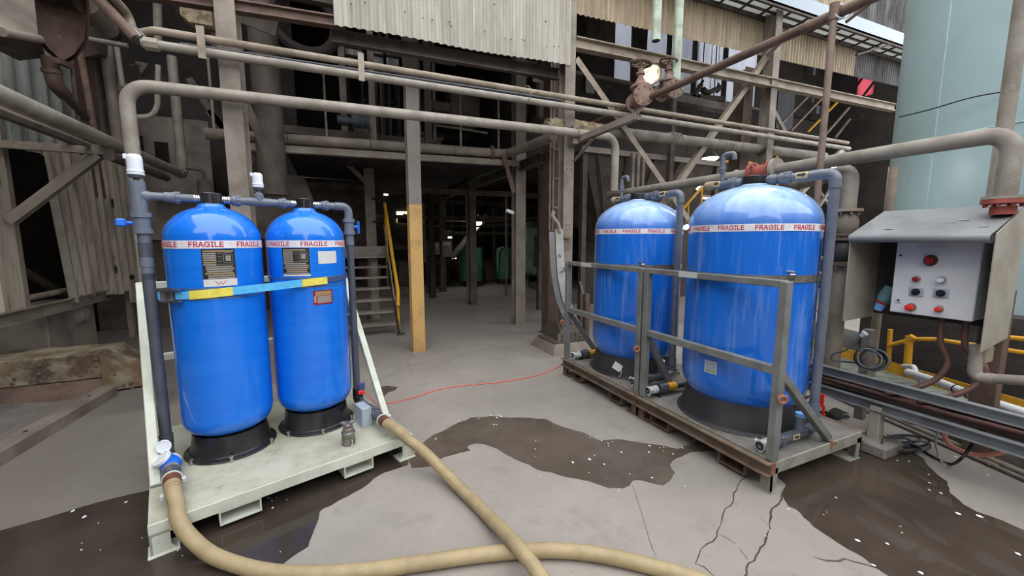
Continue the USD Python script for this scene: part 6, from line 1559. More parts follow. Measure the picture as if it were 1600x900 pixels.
# bins, green vessel, boxes, lamps
for k, (xa, xb, ya, yb, Y) in enumerate([(722, 757, 388, 440, 13.0), (779, 804, 388, 436, 13.2)]):
    a, b = pY(xa, yb, Y), pY(xb, ya, Y)
    cx = (a[0] + b[0]) / 2; w = (b[0] - a[0]) / 2
    t = Thing('green_bin', ['green steel bin behind the thin brown column', 'green steel bin beside the brown column with a looped hose'][k], 'bin', (cx, Y + 0.3, 0))
    t.p('shell', G().lathe([(0, a[2]), (w, a[2]), (w, b[2]), (w * 0.96, b[2]), (w * 0.96, b[2] - 0.05), (0, b[2] - 0.05)], (cx, Y + w * 0.6, 0), n=36), 'bin_green')
    t.p('rim', G().ring((cx, Y + w * 0.6, b[2]), (0, 0, 1), w, 0.02, 36, 6), 'bin_green')
    for an in (0.6, 2.5, 4.0, 5.4):
        q = np.array([cx + w * 0.85 * math.cos(an), Y + w * 0.6 + w * 0.85 * math.sin(an), 0])
        t.p('leg', G().cyl(q, q + (0, 0, a[2] + 0.05), 0.04, n=10), 'grime_dark')
    if k:
        t.p('hose_loop', G().tube(spline([(cx - w - 0.02, Y, a[2] + 0.3), (cx - w - 0.06, Y - 0.1, b[2] - 0.1), (cx - w + 0.15, Y - 0.1, b[2] + 0.05), (cx - w + 0.3, Y + 0.1, b[2])], 5), 0.03, 8), 'vessel_green')
q = pY(845, 400, 11.3)
t = Thing('green_vessel', 'pale green upright vessel on legs behind the brown columns', 'vessel', (q[0], 11.8, 0))
t.p('shell', G().lathe([(0.1, 0.42), (0.5, 0.5), (0.62, 0.62)] + dome(0.62, 1.95, 2.22, 0.05, 8), (q[0], 11.8, 0), n=44), 'vessel_green', smooth=60)
for an in (3.6, 5.0, 5.8, 1.5):
    p_ = np.array([q[0] + 0.5 * math.cos(an), 11.8 + 0.5 * math.sin(an), 0])
    t.p('leg', G().cyl(p_, p_ + (0, 0, 0.6), 0.035, n=10), 'vessel_green')
a, b = pY(843, 418, 8.2), pY(858, 368, 8.2)
t = Thing('switch_cabinet', 'narrow dark cabinet on a leg in front of the pale green vessel', 'cabinet', (a[0], 8.2, 0))
t.p('body', G().box((a[0], 8.2, a[2]), (b[0], 8.5, b[2]), 0.01), 'grime_dark')
t.p('door', G().box((a[0] + 0.08, 8.19, a[2] + 0.02), (b[0] - 0.01, 8.2, b[2] - 0.02)), 'grime_steel')
t.p('leg', G().box((a[0] + 0.02, 8.3, 0), (a[0] + 0.07, 8.35, a[2])), 'vessel_green')
for k, (xa, xb, ya, yb) in enumerate([(668, 677, 377, 400), (679, 687, 378, 398), (691, 706, 376, 402)]):
    a, b = pY(xa, yb, 11.9), pY(xb, ya, 11.9)
    t = Thing('switch_box', ['small grey switch box farthest from the dark column', 'narrow grey switch box, middle one of three', 'larger grey switch box mounted on the dark column'][k], 'switch box', (a[0], 11.95, a[2]))
    t.p('body', G().box((a[0], 11.9, a[2]), (b[0], 12.05, b[2]), 0.015), 'pipe_grey')
    t.p('label', G().box((a[0] + 0.05, 11.893, b[2] - 0.14), (b[0] - 0.06, 11.9, b[2] - 0.06)), 'white_paper')
one('switch_rack', G().box((pY(668, 400, 11.9)[0], 12.05, 0), (pY(668, 400, 11.9)[0] + 0.05, 12.1, 1.7)).box((pY(668, 400, 11.9)[0], 12.05, 1.3), (3.1, 12.1, 1.36)), 'grime_dark', 'dark frame carrying the small grey switch boxes', 'frame')
q0, q1 = pY(706, 402, 12.6), pY(760, 336, 12.6)
one('inclined_chute', G().cyl(q0, q1, 0.10, n=16), 'pipe_tan', 'pale inclined tube lit by the lamp above the bins', 'chute')
for i in range(14):
    rr = random.Random(i + 200)
    one('machine_housing', G().obox((1.2 + (i % 7) * 1.1, 14.4 + 1.5 * (i // 7), 0.4), (rr.uniform(0.5, 1.0), rr.uniform(0.5, 0.9), 0.8), np.eye(3), 0.03), rr.choice(['grime_dark', 'grime_black', 'rust_brown']), 'dark machine housing on the floor near the back wall', 'machine', 'machines near the back wall')


def lamp(lab, q, r, d=(0, 0, -1), m='lamp_cool', cord=True, sq=1.0):
    t = Thing('hanging_lamp', lab, 'lamp', q); d = unit(d); q = np.asarray(q, float)
    t.p('shade', G().lathe([(0.03, -0.2 * sq), (0.05, -0.16 * sq), (r, 0), (r * 1.03, 0.0), (r * 1.03, 0.015), (r * 0.9, 0.015)], q, d, 24), 'steel_dull')
    t.p('diffuser', G().lathe([(r * 0.9, 0.01), (r * 0.8, 0.05), (r * 0.45, 0.08), (0, 0.09)], q, d, 24), m)
    if cord:
        u = q - d * 0.19 * sq; zc = 3.0 if u[2] < 2.9 and u[0] < 3.6 else 3.36 if u[2] < 3.3 and u[1] > 8.3 else 7.6 if u[1] > 5 else u[2] + 0.3
        t.p('stem', G().cyl(u, (u[0], u[1], zc), 0.012, n=8), 'grime_dark')
    return t


lamp('bright oval lamp above the vent of the nearest wide tank', pY(1110, 246, 7.0), 0.2)
t = lamp('bright lamp below the header pipe beside the valve pipe', pX(1312, 254, 5.0), 0.085, (-0.6, -0.3, -0.6), cord=False)
t.p('arm', G().cyl(pX(1312, 254, 5.0) + (0.09, 0.05, 0.09), (BX + 0.5, BY + 0.75, 2.24), 0.015), 'grime_steel')
lamp('small lamp just behind the pipe cap of the nearest wide tank', pY(1092, 292, 7.2), 0.09, (-0.3, -0.6, -0.6))
lamp('small low lamp behind the farther wide tank', pY(936, 355, 10.0), 0.12, (-0.2, -0.5, -0.8))
lamp('lamp hanging over the inclined chute', pY(747, 347, 12.4), 0.13, (-0.1, -0.3, -1))
lamp('tiny lamp between the two wide tanks', pY(1072, 354, 7.5), 0.08, (-0.3, -0.6, -0.6))
for k, (x, y, L, Y) in enumerate([(467, 318, 0.75, 11.5), (770, 255, 0.5, 10.5), (1105, 310, 0.4, 7.8), (850, 128, 0.4, 6.0)]):
    q = pY(x, y, Y)
    t = Thing('tube_light', ['white tube light behind the second slim tank', 'dim tube light over the green bins', 'tube light behind the yellow rails', 'pale unlit batten under the hem of the cladding'][k], 'lamp', q)
    t.p('batten', G().box(q + (-L / 2, -0.04, 0.03), q + (L / 2, 0.04, 0.08)), 'grime_steel')
    zc = 3.03 if q[2] < 3 and q[0] < 3 else 3.36 if Y > 8.3 else 7.6
    t.p('hanger', G().cyl(q + (-L / 3, 0, 0.08), (q[0] - L / 3, q[1], zc), 0.008, n=6), 'grime_dark')
    t.p('hanger', G().cyl(q + (L / 3, 0, 0.08), (q[0] + L / 3, q[1], zc), 0.008, n=6), 'grime_dark')
    t.p('tube', G().cyl(q + (-L / 2, 0, 0), q + (L / 2, 0, 0), 0.028, n=10), 'lamp_dim' if k in (1, 2) else 'lamp_cool' if k == 0 else 'pale_grey')
q = pY(632, 338, 16.93)
t = Thing('lit_opening', 'warm lit opening deep inside behind the stair handrail', 'window', q)
t.p('pane', G().box((q[0] - 0.3, 16.96, q[2] - 0.25), (q[0] + 0.35, 17.0, q[2] + 0.2)), 'lamp_warm')
t.p('bar', G().box((q[0] - 0.05, 16.90, q[2] - 0.25), (q[0] + 0.1, 16.95, q[2] + 0.1)).box((q[0] - 0.3, 16.90, q[2] - 0.28), (q[0] + 0.1, 16.95, q[2] - 0.05)), 'rust_brown')
for k, (x, y) in enumerate([(603, 304), (702, 363), (703, 371), (582, 358), (710, 404), (680, 410)]):
    q = pY(x, y, 16.97)
    one('far_light', G().box(q + (-0.09, -0.01, -0.04), q + (0.09, 0.01, 0.04)), 'lamp_dim', ['faint light over the stair column', 'upper of two faint lights beside the inclined chute', 'lower of two faint lights beside the inclined chute', 'faint light beside the stair rail', 'faint light under the inclined chute', 'faint light below the switch boxes'][k], 'lamp')
# dark chutes and yellow rails in the braced bay
t = Thing('feed_hopper', 'large dark pyramid hopper inside the braced bay', 'hopper', (5.2, 7.2, 0))
top = [pY(908, 180, 6.4), pY(1080, 205, 6.4)]
a, b = top
x0, x1, zt_ = a[0], b[0] + 0.8, 3.25
bt = 1.55
t.p('shell', G().hull([(x0, 6.3, zt_), (x1, 6.3, zt_), (x0, 8.1, zt_), (x1, 8.1, zt_), (x0 + 1.0, 7.0, bt), (x1 - 1.4, 7.0, bt), (x0 + 1.0, 7.6, bt), (x1 - 1.4, 7.6, bt)]), 'grime_dark')
for i in range(4):
    x = x0 + 0.3 + i * 0.7
    t.p('stiffener', G().bar((x, 6.28, zt_ - 0.02), (x0 + 1.0 + (x1 - x0 - 2.4) * (i + 0.3) / 4, 6.98, bt + 0.02), 0.05, 0.05), 'grime_dark')
t.p('flange', G().box((x0 - 0.05, 6.24, zt_ - 0.06), (x1, 6.3, zt_ + 0.04)), 'grime_steel')
for x in (x0 + 0.05, x1 - 0.05):
    for y in (6.35, 8.05):
        t.p('leg', G().box((x - 0.05, y - 0.05, 0), (x + 0.05, y + 0.05, zt_)), 'grime_dark')
t = Thing('hopper_support', 'brown upright angles between the bolted column and the dark hopper', 'frame', pY(990, 300, 6.0))
for x in (988, 996, 1004):
    q = pY(x, 260, 6.0)
    t.p('upright', G().angle((q[0], 6.0, 0.0), (q[0], 6.0, 3.2), 0.06, 0.008, up=(0, 1, 0)), 'grime_steel')
for k, pts in enumerate([[(1062, 332), (1097, 292)], [(1176, 325), (1200, 297)]]):
    t = Thing('yellow_rail', ['yellow sloping rail seen between the two wide tanks', 'tan yellow sloping rail above the nearest wide tank'][k], 'rail', pY(*pts[0], 6.2))
    t.p('rail', G().tube([pY(*pts[0], 6.2), pY(*pts[1], 6.2)], 0.028, 10), 'yellow_paint')
    for q in pts:
        u = pY(*q, 6.2); t.p('post', G().cyl((u[0], u[1], 0), u, 0.022, n=10), 'yellow_paint')
t = Thing('yellow_stair_rail', 'yellow rails of an inner stair behind the vent of the nearest wide tank', 'rail', pY(1150, 260, 6.6))
t.p('rail', G().tube([pY(1128, 253, 6.6), pY(1149, 251, 6.6), pY(1175, 255, 6.6)], 0.028, 10), 'yellow_paint')
t.p('post', G().cyl(pY(1149, 251, 6.6), pY(1149, 330, 6.6), 0.028, n=10), 'yellow_paint')
t.p('post', G().cyl(pY(1075, 318, 6.4), pY(1075, 350, 6.4), 0.026, n=10), 'yellow_paint')
t.p('rail', G().tube([pY(1200, 236, 6.6), pY(1236, 236, 6.6)], 0.03, 10), 'yellow_paint')
t.p('brace', G().tube([pY(1200, 248, 6.6), pY(1216, 232, 6.6)], 0.024, 10), 'yellow_paint')
t.p('post', G().cyl(pY(1214, 228, 6.6), pY(1214, 300, 6.6), 0.026, n=10), 'yellow_paint')
# dark drive gear silhouettes on the long beam
q = pY(1110, 160, 6.0)
one('steel_beam', G().box((q[0] - 1.1, 5.9, q[2] - 0.14), (q[0] + 0.9, 6.1, q[2])).box((q[0] - 1.1, 5.9, 0), (q[0] - 1.0, 6.0, q[2] - 0.14)), 'grime_dark', 'dark ledge beam carrying the lever gear', 'beam')
q = pY(1085, 150, 6.0)
t = Thing('drive_gear', 'dark lever gear standing against the translucent sheets', 'machine', q)
for (x0, y0), (x1, y1), r in (((1085, 150), (1095, 133), 0.05), ((1095, 133), (1098, 126), 0.03), ((1098, 140), (1104, 145), 0.06), ((1105, 146), (1122, 138), 0.05), ((1122, 140), (1123, 130), 0.02), ((1120, 142), (1126, 136), 0.045), ((1090, 152), (1130, 156), 0.06)):
    t.p('link', G().cyl(pY(x0, y0, 6.0), pY(x1, y1, 6.0), r, n=10), 'grime_black')

# pipes, posts and beams deep inside, under and over the mezzanine
rr = random.Random(77)
for i in range(26):
    Y = rr.uniform(9.8, 15.8); x = rr.uniform(0.9, 7.5); z = rr.choice([0.9, 1.4, 1.9, 2.2, 2.5, 2.7]) + rr.uniform(-0.1, 0.1); L = rr.uniform(0.8, 3.2)
    g = G()
    if i % 3 == 0:
        g.cyl((x, Y, 0.0), (x, Y, 2.9), rr.uniform(0.03, 0.07), n=10)
        one('inner_post', g, rr.choice(['grime_steel', 'grime_dark', 'pipe_grey']), 'dim upright pipe deep inside the plant under the mezzanine', 'pipe', 'uprights deep inside')
    else:
        t = Thing('inner_pipe', 'dim level pipe deep inside the plant under the mezzanine', 'pipe', (x, Y, z), group='level pipes deep inside'); m_ = rr.choice(['grime_steel', 'rust_brown', 'pipe_grey', 'grime_dark'])
        t.p('pipe', G().cyl((x, Y, z), (x + L, Y, z), rr.uniform(0.025, 0.08), n=10), m_)
        for u in (0.15, 0.85):
            t.p('hanger', G().cyl((x + L * u, Y, z), (x + L * u, Y, 3.03 if x + L * u < 2.9 and Y < 13 else 3.37 if x + L * u > 3.7 else 2.95), 0.01, n=6), m_)
for i in range(22):
    Y = rr.uniform(7.4, 12.0); x = rr.uniform(-0.4, 2.6); z = rr.uniform(3.4, 5.6); L = rr.uniform(0.5, 2.2)
    g = G()
    if i % 2:
        g.box((x, Y, 3.1), (x + rr.uniform(0.05, 0.14), Y + 0.1, 7.5))
        one('upper_post', g, rr.choice(['grime_dark', 'grime_steel']), 'dim upright post standing on the mezzanine behind the railing', 'post', 'posts on the mezzanine')
    else:
        g.cyl((x, Y, z), (x + L, Y + rr.uniform(-0.4, 0.4), z + rr.uniform(-0.1, 0.1)), rr.uniform(0.02, 0.06), n=10)
        one('upper_pipe', g, rr.choice(['grime_steel', 'grime_dark', 'pipe_grey']), 'dim level pipe above the mezzanine behind the railing', 'pipe', 'pipes over the mezzanine')
for i, (xa, xb, ya, yb, Y) in enumerate([(830, 860, 120, 190, 7.0), (700, 745, 150, 195, 9.0), (905, 950, 20, 70, 7.0), (660, 700, 165, 178, 9.0)]):
    a, b = pY(xa, yb, Y), pY(xb, ya, Y)
    one('machine_housing', G().obox((a + b) / 2, (abs(b[0] - a[0]), 0.5, abs(b[2] - a[2])), np.eye(3), 0.04), 'grime_dark', ['dim casing under the hem of the cladding near the bolted column', 'dim casing on the mezzanine past the banded column', 'dim casing under the tan band beside the bolted column', 'flat dim casing low on the mezzanine'][i], 'machine')
cw = spline([pY(838, 105, 6.2), pY(852, 112, 6.2), pY(862, 130, 6.2), pY(868, 160, 6.2)], 6)
one('curved_duct', G().tube(cw, 0.09, 14), 'rust_brown', 'brown curved duct under the hem of the cladding beside the bolted column', 'duct')

q = pY(797, 332, 6.6)
t = Thing('security_camera', 'small white camera on an arm at the brown column one bay in', 'camera', q)
t.p('housing', G().bar(q + (-0.09, -0.05, 0.03), q + (0.06, 0.0, -0.01), 0.06, 0.06, ch=0.01), 'white_plastic')
t.p('arm', G().cyl(q + (0.05, 0, 0), (3.11, 6.75, q[2] - 0.02), 0.018), 'pipe_grey')
# ------------------------------------------------------------------ rusted structure along the side of the yard
XW = -3.0
q = pX(15, 480, XW)
cy = pX(14, 400, XW)[1]
t = Thing('steel_column', 'grimy column carrying the triangular pipe bracket', 'column', (XW, cy, 0.8))
t.p('web_plate', G().box((XW - 0.15, cy - 0.17, 0.83), (XW, cy + 0.15, 3.2), 0.004), 'sheet_old')
t.p('edge_angle', G().angle((XW + 0.005, cy + 0.13, 0.83), (XW + 0.005, cy + 0.13, 2.75), 0.07, 0.01, up=(0, 1, 0), side=-1), 'grime_steel')
a, b = pX(0, 487, XW), pX(160, 459, XW)
one('steel_beam', G().channel((XW + 0.02, 2.6, 0.83), (XW + 0.02, b[1], 0.83), 0.13, 0.06, 0.01, side=-1), 'grime_steel', 'long grimy sill beam under the leaning corrugated sheets', 'beam')
one('ledge_pipe', G().cyl((XW - 0.1, 4.6, 0.95), (XW - 0.1, b[1] - 0.3, 0.97), 0.035), 'pipe_tan', 'pale bar lying on the grimy sill beam', 'bar')
t = Thing('corrugated_wall', 'leaning grimy corrugated sheets beside the triangular bracket', 'cladding', (XW, 8, 0.8))
ys = [pX(x, 400, XW + 0.03)[1] for x in (104, 160, 195, 232, 285)]
for i in range(4):
    z0 = [0.86, 0.80, 0.60, 0.60][i]
    t.p('sheet', G().sheet((XW + 0.03 - 0.01 * (i % 2), ys[i], z0), (0, 1, 0), (0, 0, 1), ys[i + 1] - ys[i] + 0.04, [1.85, 2.0, 2.3, 2.4][i], 0.21, 0.02, 0.003, skew=[-0.10, -0.06, -0.03, 0][i], cut=lambda u, i=i: (0.02 * math.sin(u * 9 + i), [1.85, 2.0, 2.3, 2.4][i])), 'sheet_old', smooth=60)
for k, (x, y, w, h) in enumerate([(176, 318, 0.10, 0.16), (181, 421, 0.10, 0.14), (206, 433, 0.22, 0.09), (157, 410, 0.0, 0)]):
    if w:
        q = pX(x, y, XW + 0.065)
        t.p('ragged_hole', G().hull([q + (0.001 * d, w / 2 * math.cos(an) * (0.7 + 0.3 * math.sin(an * 3 + k)), h / 2 * math.sin(an)) for an in np.linspace(0, 6, 8) for d in (0, 3)]), 'grime_black')
t.p('edge_strip', G().bar(pX(117, 472, XW + 0.06), pX(83, 300, XW + 0.06), 0.03, 0.08, (1, 0, 0)), 'pipe_pale')
one('tan_backing', G().box((XW - 0.9, cy + 0.3, 0.7), (XW - 0.86, ys[1], 3.0)), 'lagging', 'tan backing sheet seen through the gap beside the bracket column', 'sheet')
one('inner_strut', G().bar(pX(30, 420, XW - 0.4), pX(110, 465, XW - 0.4), 0.08, 0.05, (1, 0, 0)), 'grime_dark', 'dark strut inside the gap beside the bracket column', 'strut')
# triangular bracket
t = Thing('pipe_bracket', 'triangular steel bracket holding up the long pipe of the rusted structure', 'bracket', (XW, cy, 2.0))
tip = pY(170, 236, cy)
t.p('arm', G().channel((XW, cy, tip[2]), tip, 0.075, 0.06, 0.009), 'grime_steel')
t.p('strut', G().channel(pY(12, 345, cy), pY(152, 240, cy), 0.085, 0.06, 0.009, up=(0, 1, 0), side=1).bar(pY(12, 345, cy), pY(152, 240, cy), 0.09, 0.012, (0, 1, 0)), 'grime_steel')
t.p('end_plate', G().box(tip + (-0.16, -0.05, -0.05), tip + (0.03, 0.06, 0.05), 0.004), 'grime_steel')
XLp = -2.12
pa = pX(165, 224, XLp)
zl = pa[2] + 0.03
yv = pX(279, 200, XLp)[1]
t = Thing('long_pipe', 'thick pale pipe of the rusted structure, running in and turning up', 'pipe', (XLp, 5, zl))
t.p('pipe', G().tube([(XLp, 2.2, zl), (XLp, yv, zl), (XLp, yv, pX(274, 95, XLp)[2])], 0.066, 20, bend=0.14), 'pipe_pale')
t.p('elbow', G().tube([(XLp, yv - 0.25, zl), (XLp, yv, zl), (XLp, yv, zl + 0.3)], 0.073, 20, bend=0.14), 'pipe_pale')
for k, (dx, dz_) in enumerate(((-0.16, -0.05), (-0.30, -0.02), (-0.4, 0.08))):
    pipe('long_pipe', ['thin grey pipe close beside the thick pale pipe', 'thin brown pipe second from the thick pale pipe', 'brown pipe nearest the wall above the bracket arm'][k], [(XLp + dx, 2.2, zl + dz_), (XLp + dx, cy + (0.4 if k else 2.0), zl + dz_)], 0.03, ['pipe_grey', 'rust_brown', 'rust_brown'][k])
pipe('long_pipe', 'dark pipe slung under the bracket tip', [(XLp + 0.02, cy - 0.1, zl - 0.16), (XLp + 0.02, yv - 0.8, zl - 0.16)], 0.05, 'grime_dark')
# grey end wall behind the upright pale pipe
t = Thing('plate_wall', 'grey steel plate wall with dark openings behind the upright pale pipe', 'plate wall', (-2.4, 9, 0))
Yw = 9.2
xa, xb = pY(120, 250, Yw)[0], pY(330, 250, Yw)[0]
zt0 = pY(250, 182, Yw)[2]
hl = [(217, 226, 212, 240), (244, 266, 222, 258)]
H = [tuple((pY(a, d, Yw)[0], pY(b, d, Yw)[0], pY((a + b) / 2, d, Yw)[2], pY((a + b) / 2, c, Yw)[2])) for a, b, c, d in hl]
edges = [xa, H[0][0], H[0][1], H[1][0], H[1][1], xb]
for i in range(5):
    x0, x1 = edges[i], edges[i + 1]
    if i in (1, 3):
        h = H[i // 2]
        t.p('plate', G().box((x0, Yw, 1.6), (x1, Yw + 0.02, h[2])).box((x0, Yw, h[3]), (x1, Yw + 0.02, zt0)), 'grime_steel')
    else:
        t.p('plate', G().box((x0, Yw, 1.6), (x1, Yw + 0.02, zt0 + (0.5 if i == 0 else 0))), 'grime_steel')
t.p('ledge', G().box((pY(243, 287, Yw)[0], Yw - 0.35, 2.36), (xb, Yw, 2.40)), 'rust_brown')
t.p('skirt', G().box((xa, Yw + 0.05, 0), (xb, Yw + 0.07, 1.6)), 'grime_dark')
q = pY(302, 180, 8.8)
# pier, plinth and rubble below the sill beam
t = Thing('concrete_pier', 'dusty concrete pier below the sill beam', 'pier', (XW - 0.2, 6.2, 0))
a, b = pX(72, 500, XW - 0.1), pX(150, 500, XW - 0.1)
t.p('pier', G().box((XW - 0.6, a[1], 0), (XW - 0.1, b[1], 0.8), 0.02), 'grime_steel')
t.p('boss', G().lathe([(0, 0.12), (0.08, 0.1), (0.12, 0.04), (0.13, 0)], (XW - 0.1, (a[1] * 0.4 + b[1] * 0.6), 0.62), (1, 0, 0), 20), 'grime_steel')
a2, b2 = pX(155, 520, XW - 0.1), pX(172, 520, XW - 0.1)
one('slotted_post', G().box((XW - 0.15, a2[1] + 1.0, 0), (XW - 0.08, b2[1] + 0.8, 0.8)), 'grime_steel', 'slotted steel post standing in the dark gap beside the pier', 'post')
one('recess_wall', G().box((-4.0, 3.0, 0), (-3.85, 10.5, 0.8)), 'recess_shade_black', 'back of the recess below the sill beam, its shade painted black', 'wall', kind='structure')
Yp = 5.42
t = Thing('riveted_plinth', 'flaking painted riveted plinth along the floor of the rusted structure', 'plinth', (-2.9, 5.6, 0))
xr = pY(160, 580, Yp)[0]
zt1 = pY(100, 556, Yp)[2]
t.p('body', G().box((-3.82, Yp, 0.16), (xr, Yp + 0.5, zt1), 0.015), 'plinth_paint')
t.p('lower_flange', G().prism([(Yp - 0.09, 0.0), (Yp + 0.5, 0.0), (Yp + 0.5, 0.16), (Yp, 0.16)], (-3.82, 0, 0), (0, 1, 0), (0, 0, 1), (xr + 3.82, 0, 0)), 'rust_brown')
t.p('end_gusset', G().hull([(xr, Yp - 0.02, 0.12), (xr, Yp - 0.02, zt1), (xr + 0.0, Yp + 0.5, zt1), (xr + 0.34, Yp + 0.05, 0.14), (xr + 0.34, Yp + 0.4, 0.14), (xr + 0.36, Yp + 0.05, 0.02), (xr + 0.36, Yp + 0.4, 0.02), (xr, Yp - 0.02, 0.02), (xr, Yp + 0.5, 0.0)]), 'plinth_paint')
rv_ = [(62, 571), (61, 585), (64, 596), (67, 605), (149, 562), (150, 572), (19, 600), (38, 610), (66, 606), (73, 612), (97, 607), (105, 602), (22, 592), (50, 624), (76, 622)]
for x, y in rv_:
    q = pY(x, y, Yp - 0.004)
    t.p('rivet', G().lathe([(0, 0.014), (0.012, 0.01), (0.018, 0)], q, (0, -1, 0), 10), 'rust_brown')
for x, y in ((163, 580), (175, 578), (168, 588), (178, 586), (192, 603), (203, 600), (196, 612), (206, 609)):
    q = pY(x, y, Yp + 0.0)
    t.p('rivet', G().lathe([(0, 0.03), (0.013, 0.026), (0.02, -0.01)], q + (0, 0.02, 0), (0.2, -1, 0.2), 10), 'rust_brown')
# beam on the ground
e0 = pZ(184, 617); dirb = unit(np.array([pZ(48, 700)[0] - e0[0], pZ(48, 700)[1] - e0[1], 0]))
wd = np.array([dirb[1], -dirb[0], 0]) * (1 if dirb[1] * 1 - 0 > 0 else 1)
if wd[0] > 0:
    wd = -wd
Lb = 3.2
g = G().prism([(0.0, 0.0), (0.0, 0.095), (0.012, 0.11), (0.12, 0.11), (0.135, 0.095), (0.135, 0.0)], e0, wd, (0, 0, 1), dirb * Lb)
t = Thing('ground_beam', 'grimy square steel beam lying on the floor before the riveted plinth', 'beam', e0)
t.p('beam', g, 'grime_steel')
for s in (0.3, 1.05, 1.9):
    q = e0 + dirb * s + wd * 0.065 + np.array([0, 0, 0.11])
    t.p('bolt_hole', G().disc(q, (0, 0, 1), 0.014, 0.003), 'ink')
one('concrete_ramp', G().hull([(-3.82, 1.5, 0.0), (-2.55, 1.5, 0.0), (-3.82, 5.32, 0.0), (-2.6, 5.32, 0), (-3.82, 1.5, 0.12), (-3.82, 5.32, 0.14), (-2.95, 5.2, 0.05)]), 'concrete_old', 'rough dirty concrete fill behind the ground beam', 'concrete')
# hopper and chute high up
t = Thing('spill_chute', 'rust red flared chute hanging high over the rusted structure', 'chute', pX(88, 60, -2.3))
cb = pX(92, 50, -2.35)
ztop, zbot = cb[2] + 1.0, pX(100, 97, -2.35)[2]
prof = [(0.02, zbot - 0.02), (0.10, zbot + 0.06), (0.19, zbot + 0.22), (0.235, zbot + 0.5), (0.25, zbot + 1.3)]
t.p('chute', G().lathe(prof + [(0.24, zbot + 1.3), (0.225, zbot + 0.5), (0.18, zbot + 0.23), (0.09, zbot + 0.08), (0.0, zbot + 0.0)], (cb[0], cb[1], 0), n=40, a0=0.43 + 1.15, a1=0.43 + 2 * math.pi - 1.15), 'rust_brown')
t.p('added_front_shade', G().lathe([(0.245, zbot + 0.62), (0.25, zbot + 1.3), (0.0, zbot + 1.31)], (cb[0], cb[1], 0), n=24, a0=0.43 - 1.2, a1=0.43 + 1.2), 'rust_brown')  # added plate that keeps sky light off the upper chute
t.p('added_top_shade', G().disc((cb[0], cb[1], zbot + 1.3), (0, 0, 1), 0.26, 0.02), 'rust_brown')  # added lid blocking sky light so the chute interior stays dark
t.p('lip', G().bar(pX(88, 94, -2.3), pX(110, 103, -2.3), 0.05, 0.05), 'rust_brown')
sl = [pX(-30, -10, -2.55), pX(52, -12, -2.45), pX(60, 58, -2.3), pX(8, 50, -2.4), pX(-40, 40, -2.5)]
t = Thing('hopper_plate', 'grey hopper wall beside the rust red chute', 'hopper', sl[2])
t.p('plate', G().hull([p_ for p_ in sl] + [p_ + np.array([-0.02, 0.05, 0.0]) for p_ in sl]), 'grime_steel')
t.p('rolled_lip', G().tube([pX(3, 50, -2.33), pX(62, 61, -2.27)], 0.035, 14), 'grime_steel')
t.p('underside', G().hull([pX(-30, 55, -2.45), pX(60, 62, -2.35), pX(72, 90, -2.5), pX(30, 95, -2.8), pX(-30, 66, -2.9), pX(60, 55, -2.8)]), 'grime_dark')
jp = pX(76, 95, -2.4)
t = Thing('drain_elbow', 'brown elbow and pipe slanting down from the rust red chute', 'pipe', jp)
p0, p1, p2 = pX(76, 88, -2.4), pX(86, 132, -2.4), pX(134, 184, -2.55)
t.p('elbow', G().tube([p0, p1, p1 * 0.75 + p2 * 0.25], 0.062, 18, bend=0.08), 'rust_brown')
t.p('collar', G().cyl(p0 * 0.55 + p1 * 0.45, p0 * 0.4 + p1 * 0.6, 0.075), 'rust_brown')
t.p('pipe', G().tube([p1, p2], 0.04, 14), 'grime_dark')
one('blue_cladding', G().sheet((XW - 0.25, 3.6, pX(60, 190, XW - 0.25)[2] - 0.4), (0, 1, 0), (0, 0, 1), 4.3, 2.6, 0.3, 0.03), 'plate_blue', 'bluish streaked steel sheets behind the thick pale pipe', 'cladding', smooth=60)
yb0 = pX(130, 150, XW)[1]
t = Thing('upright_plates', 'brown upright steel plates behind the rust red chute', 'plate', (XW, yb0, 2.5))
for k, (x0, x1, m_) in enumerate([(118, 150, 'rust_brown'), (150, 172, 'grime_steel'), (172, 188, 'grime_dark')]):
    ya_, yb_ = pX(x0, 150, XW)[1], pX(x1, 150, XW)[1]
    t.p('plate', G().box((XW - 0.06 * k, ya_, 2.2), (XW + 0.02 - 0.06 * k, yb_ - 0.02, 4.6)), m_)
pipe('rust_pipe', 'thin reddish pipe standing beside the rust red chute', [pX(122, 62, -2.75), pX(148, 208, -2.75)], 0.035, 'valve_brown')
pipe('rust_pipe', 'short level pipe meeting the reddish pipe at its top', [pX(122, 58, -2.7), pY(200, 72, pX(122, 58, -2.7)[1])], 0.03, 'pipe_grey')
pipe('rust_pipe', 'short pale upright pipe above the bracket tip', [pX(182, 72, -2.7), pX(192, 136, -2.7)], 0.035, 'pipe_pale')
pipe('rust_pipe', 'grey upright duct behind the short pale pipe', [pX(164, 62, -2.9), pX(186, 228, -2.9)], 0.075, 'grime_steel')
pipe('slant_pipe', 'thick grey pipe with open end slanting beside the rust red chute', [pX(134, 6, -2.2), pX(168, 46, -2.2)], 0.10, 'grime_steel')
pipe('slant_pipe', 'short grey pipe stub below the open ended pipe', [pX(118, 24, -2.4), pX(142, 32, -2.4)], 0.06, 'grime_dark')
pipe('post_upright', 'thin grey upright in front of the dark roof space', [pY(246, 4, 5.9), pY(247, 70, 5.9)], 0.04, 'pipe_grey', cat='post')
q = pY(340, 60, 5.6)
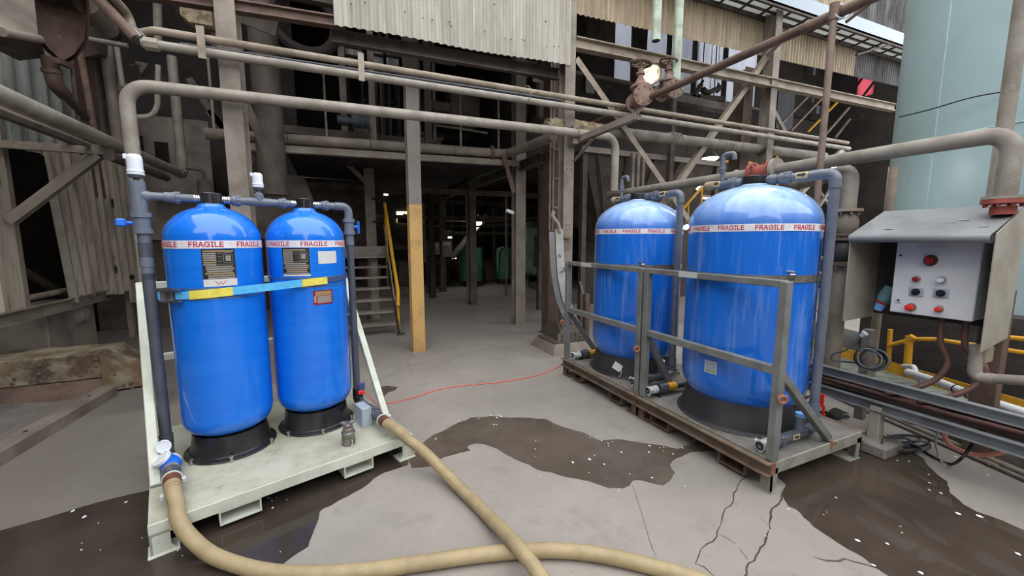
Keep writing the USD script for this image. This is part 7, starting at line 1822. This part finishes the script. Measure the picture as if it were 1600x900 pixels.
one('brown_hanger', G().box((pY(330, 60, 5.6)[0], 5.6, pY(340, 84, 5.6)[2]), (pY(352, 60, 5.6)[0], 5.64, pY(340, 18, 5.6)[2])), 'rust_brown', 'rust brown hanger plate above the wide grey column', 'plate')
a, b = pY(287, 36, 5.6), pY(330, 14, 5.6)
one('wrapped_bundle', G().hull([(a[0] + u * (b[0] - a[0]) + 0.02 * math.sin(u * 20), 5.5 + v, a[2] + w * (b[2] - a[2]) + 0.03 * math.cos(u * 9)) for u in (0, 0.3, 0.7, 1) for v in (0, 0.15) for w in (0.05, 0.95)]), 'lagging', 'pale wrapped bundle hanging under the dark beam', 'bundle')
for k, (p0, p1) in enumerate([((120, 20), (185, 90)), ((210, 95), (232, 120)), ((160, 48), (190, 62)), ((200, 100), (222, 105))]):
    one('torn_scrap', G().hull([pX(p0[0], p0[1], -2.95) + np.array([0, 0, 0.0]), pX(p1[0], p0[1] + 4, -2.9), pX(p1[0], p1[1], -2.95), pX(p0[0] + 8, p1[1], -2.85), pX((p0[0] + p1[0]) / 2, p1[1] - 5, -2.8)]), 'grime_dark' if k % 2 == 0 else 'pipe_grey', ['dark torn plate behind the slanting pipes', 'grey torn scrap below the pipe union', 'dark torn scrap under the open ended pipe', 'grey torn scrap beside the pipe union'][k], 'scrap')
# inner shadows: deep frames between the grey column and the plate wall
for k, (a, b) in enumerate([((300, 120), (380, 240)), ((330, 170), (400, 250))]):
    brace(['dark inner brace behind the upright pale pipe', 'dark lower inner brace behind the wide grey column'][k], pY(*a, 8.2), pY(*b, 8.2), 0.1, 'grime_dark')

# ------------------------------------------------------------------ unseen sheds added behind the viewpoint to shape reflections and darken the sides
one('added_shed', G().box((-14, -22, 0), (-1.2, -4.2, 5.0)), 'dark_wall', 'unseen shed added to narrow the sky strip reflected in the tanks, hopper side', 'building', kind='structure')
one('added_shed', G().box((1.9, -22, 0), (16, -4.2, 5.0)), 'dark_wall', 'unseen shed added to narrow the sky strip reflected in the tanks, tower side', 'building', kind='structure')
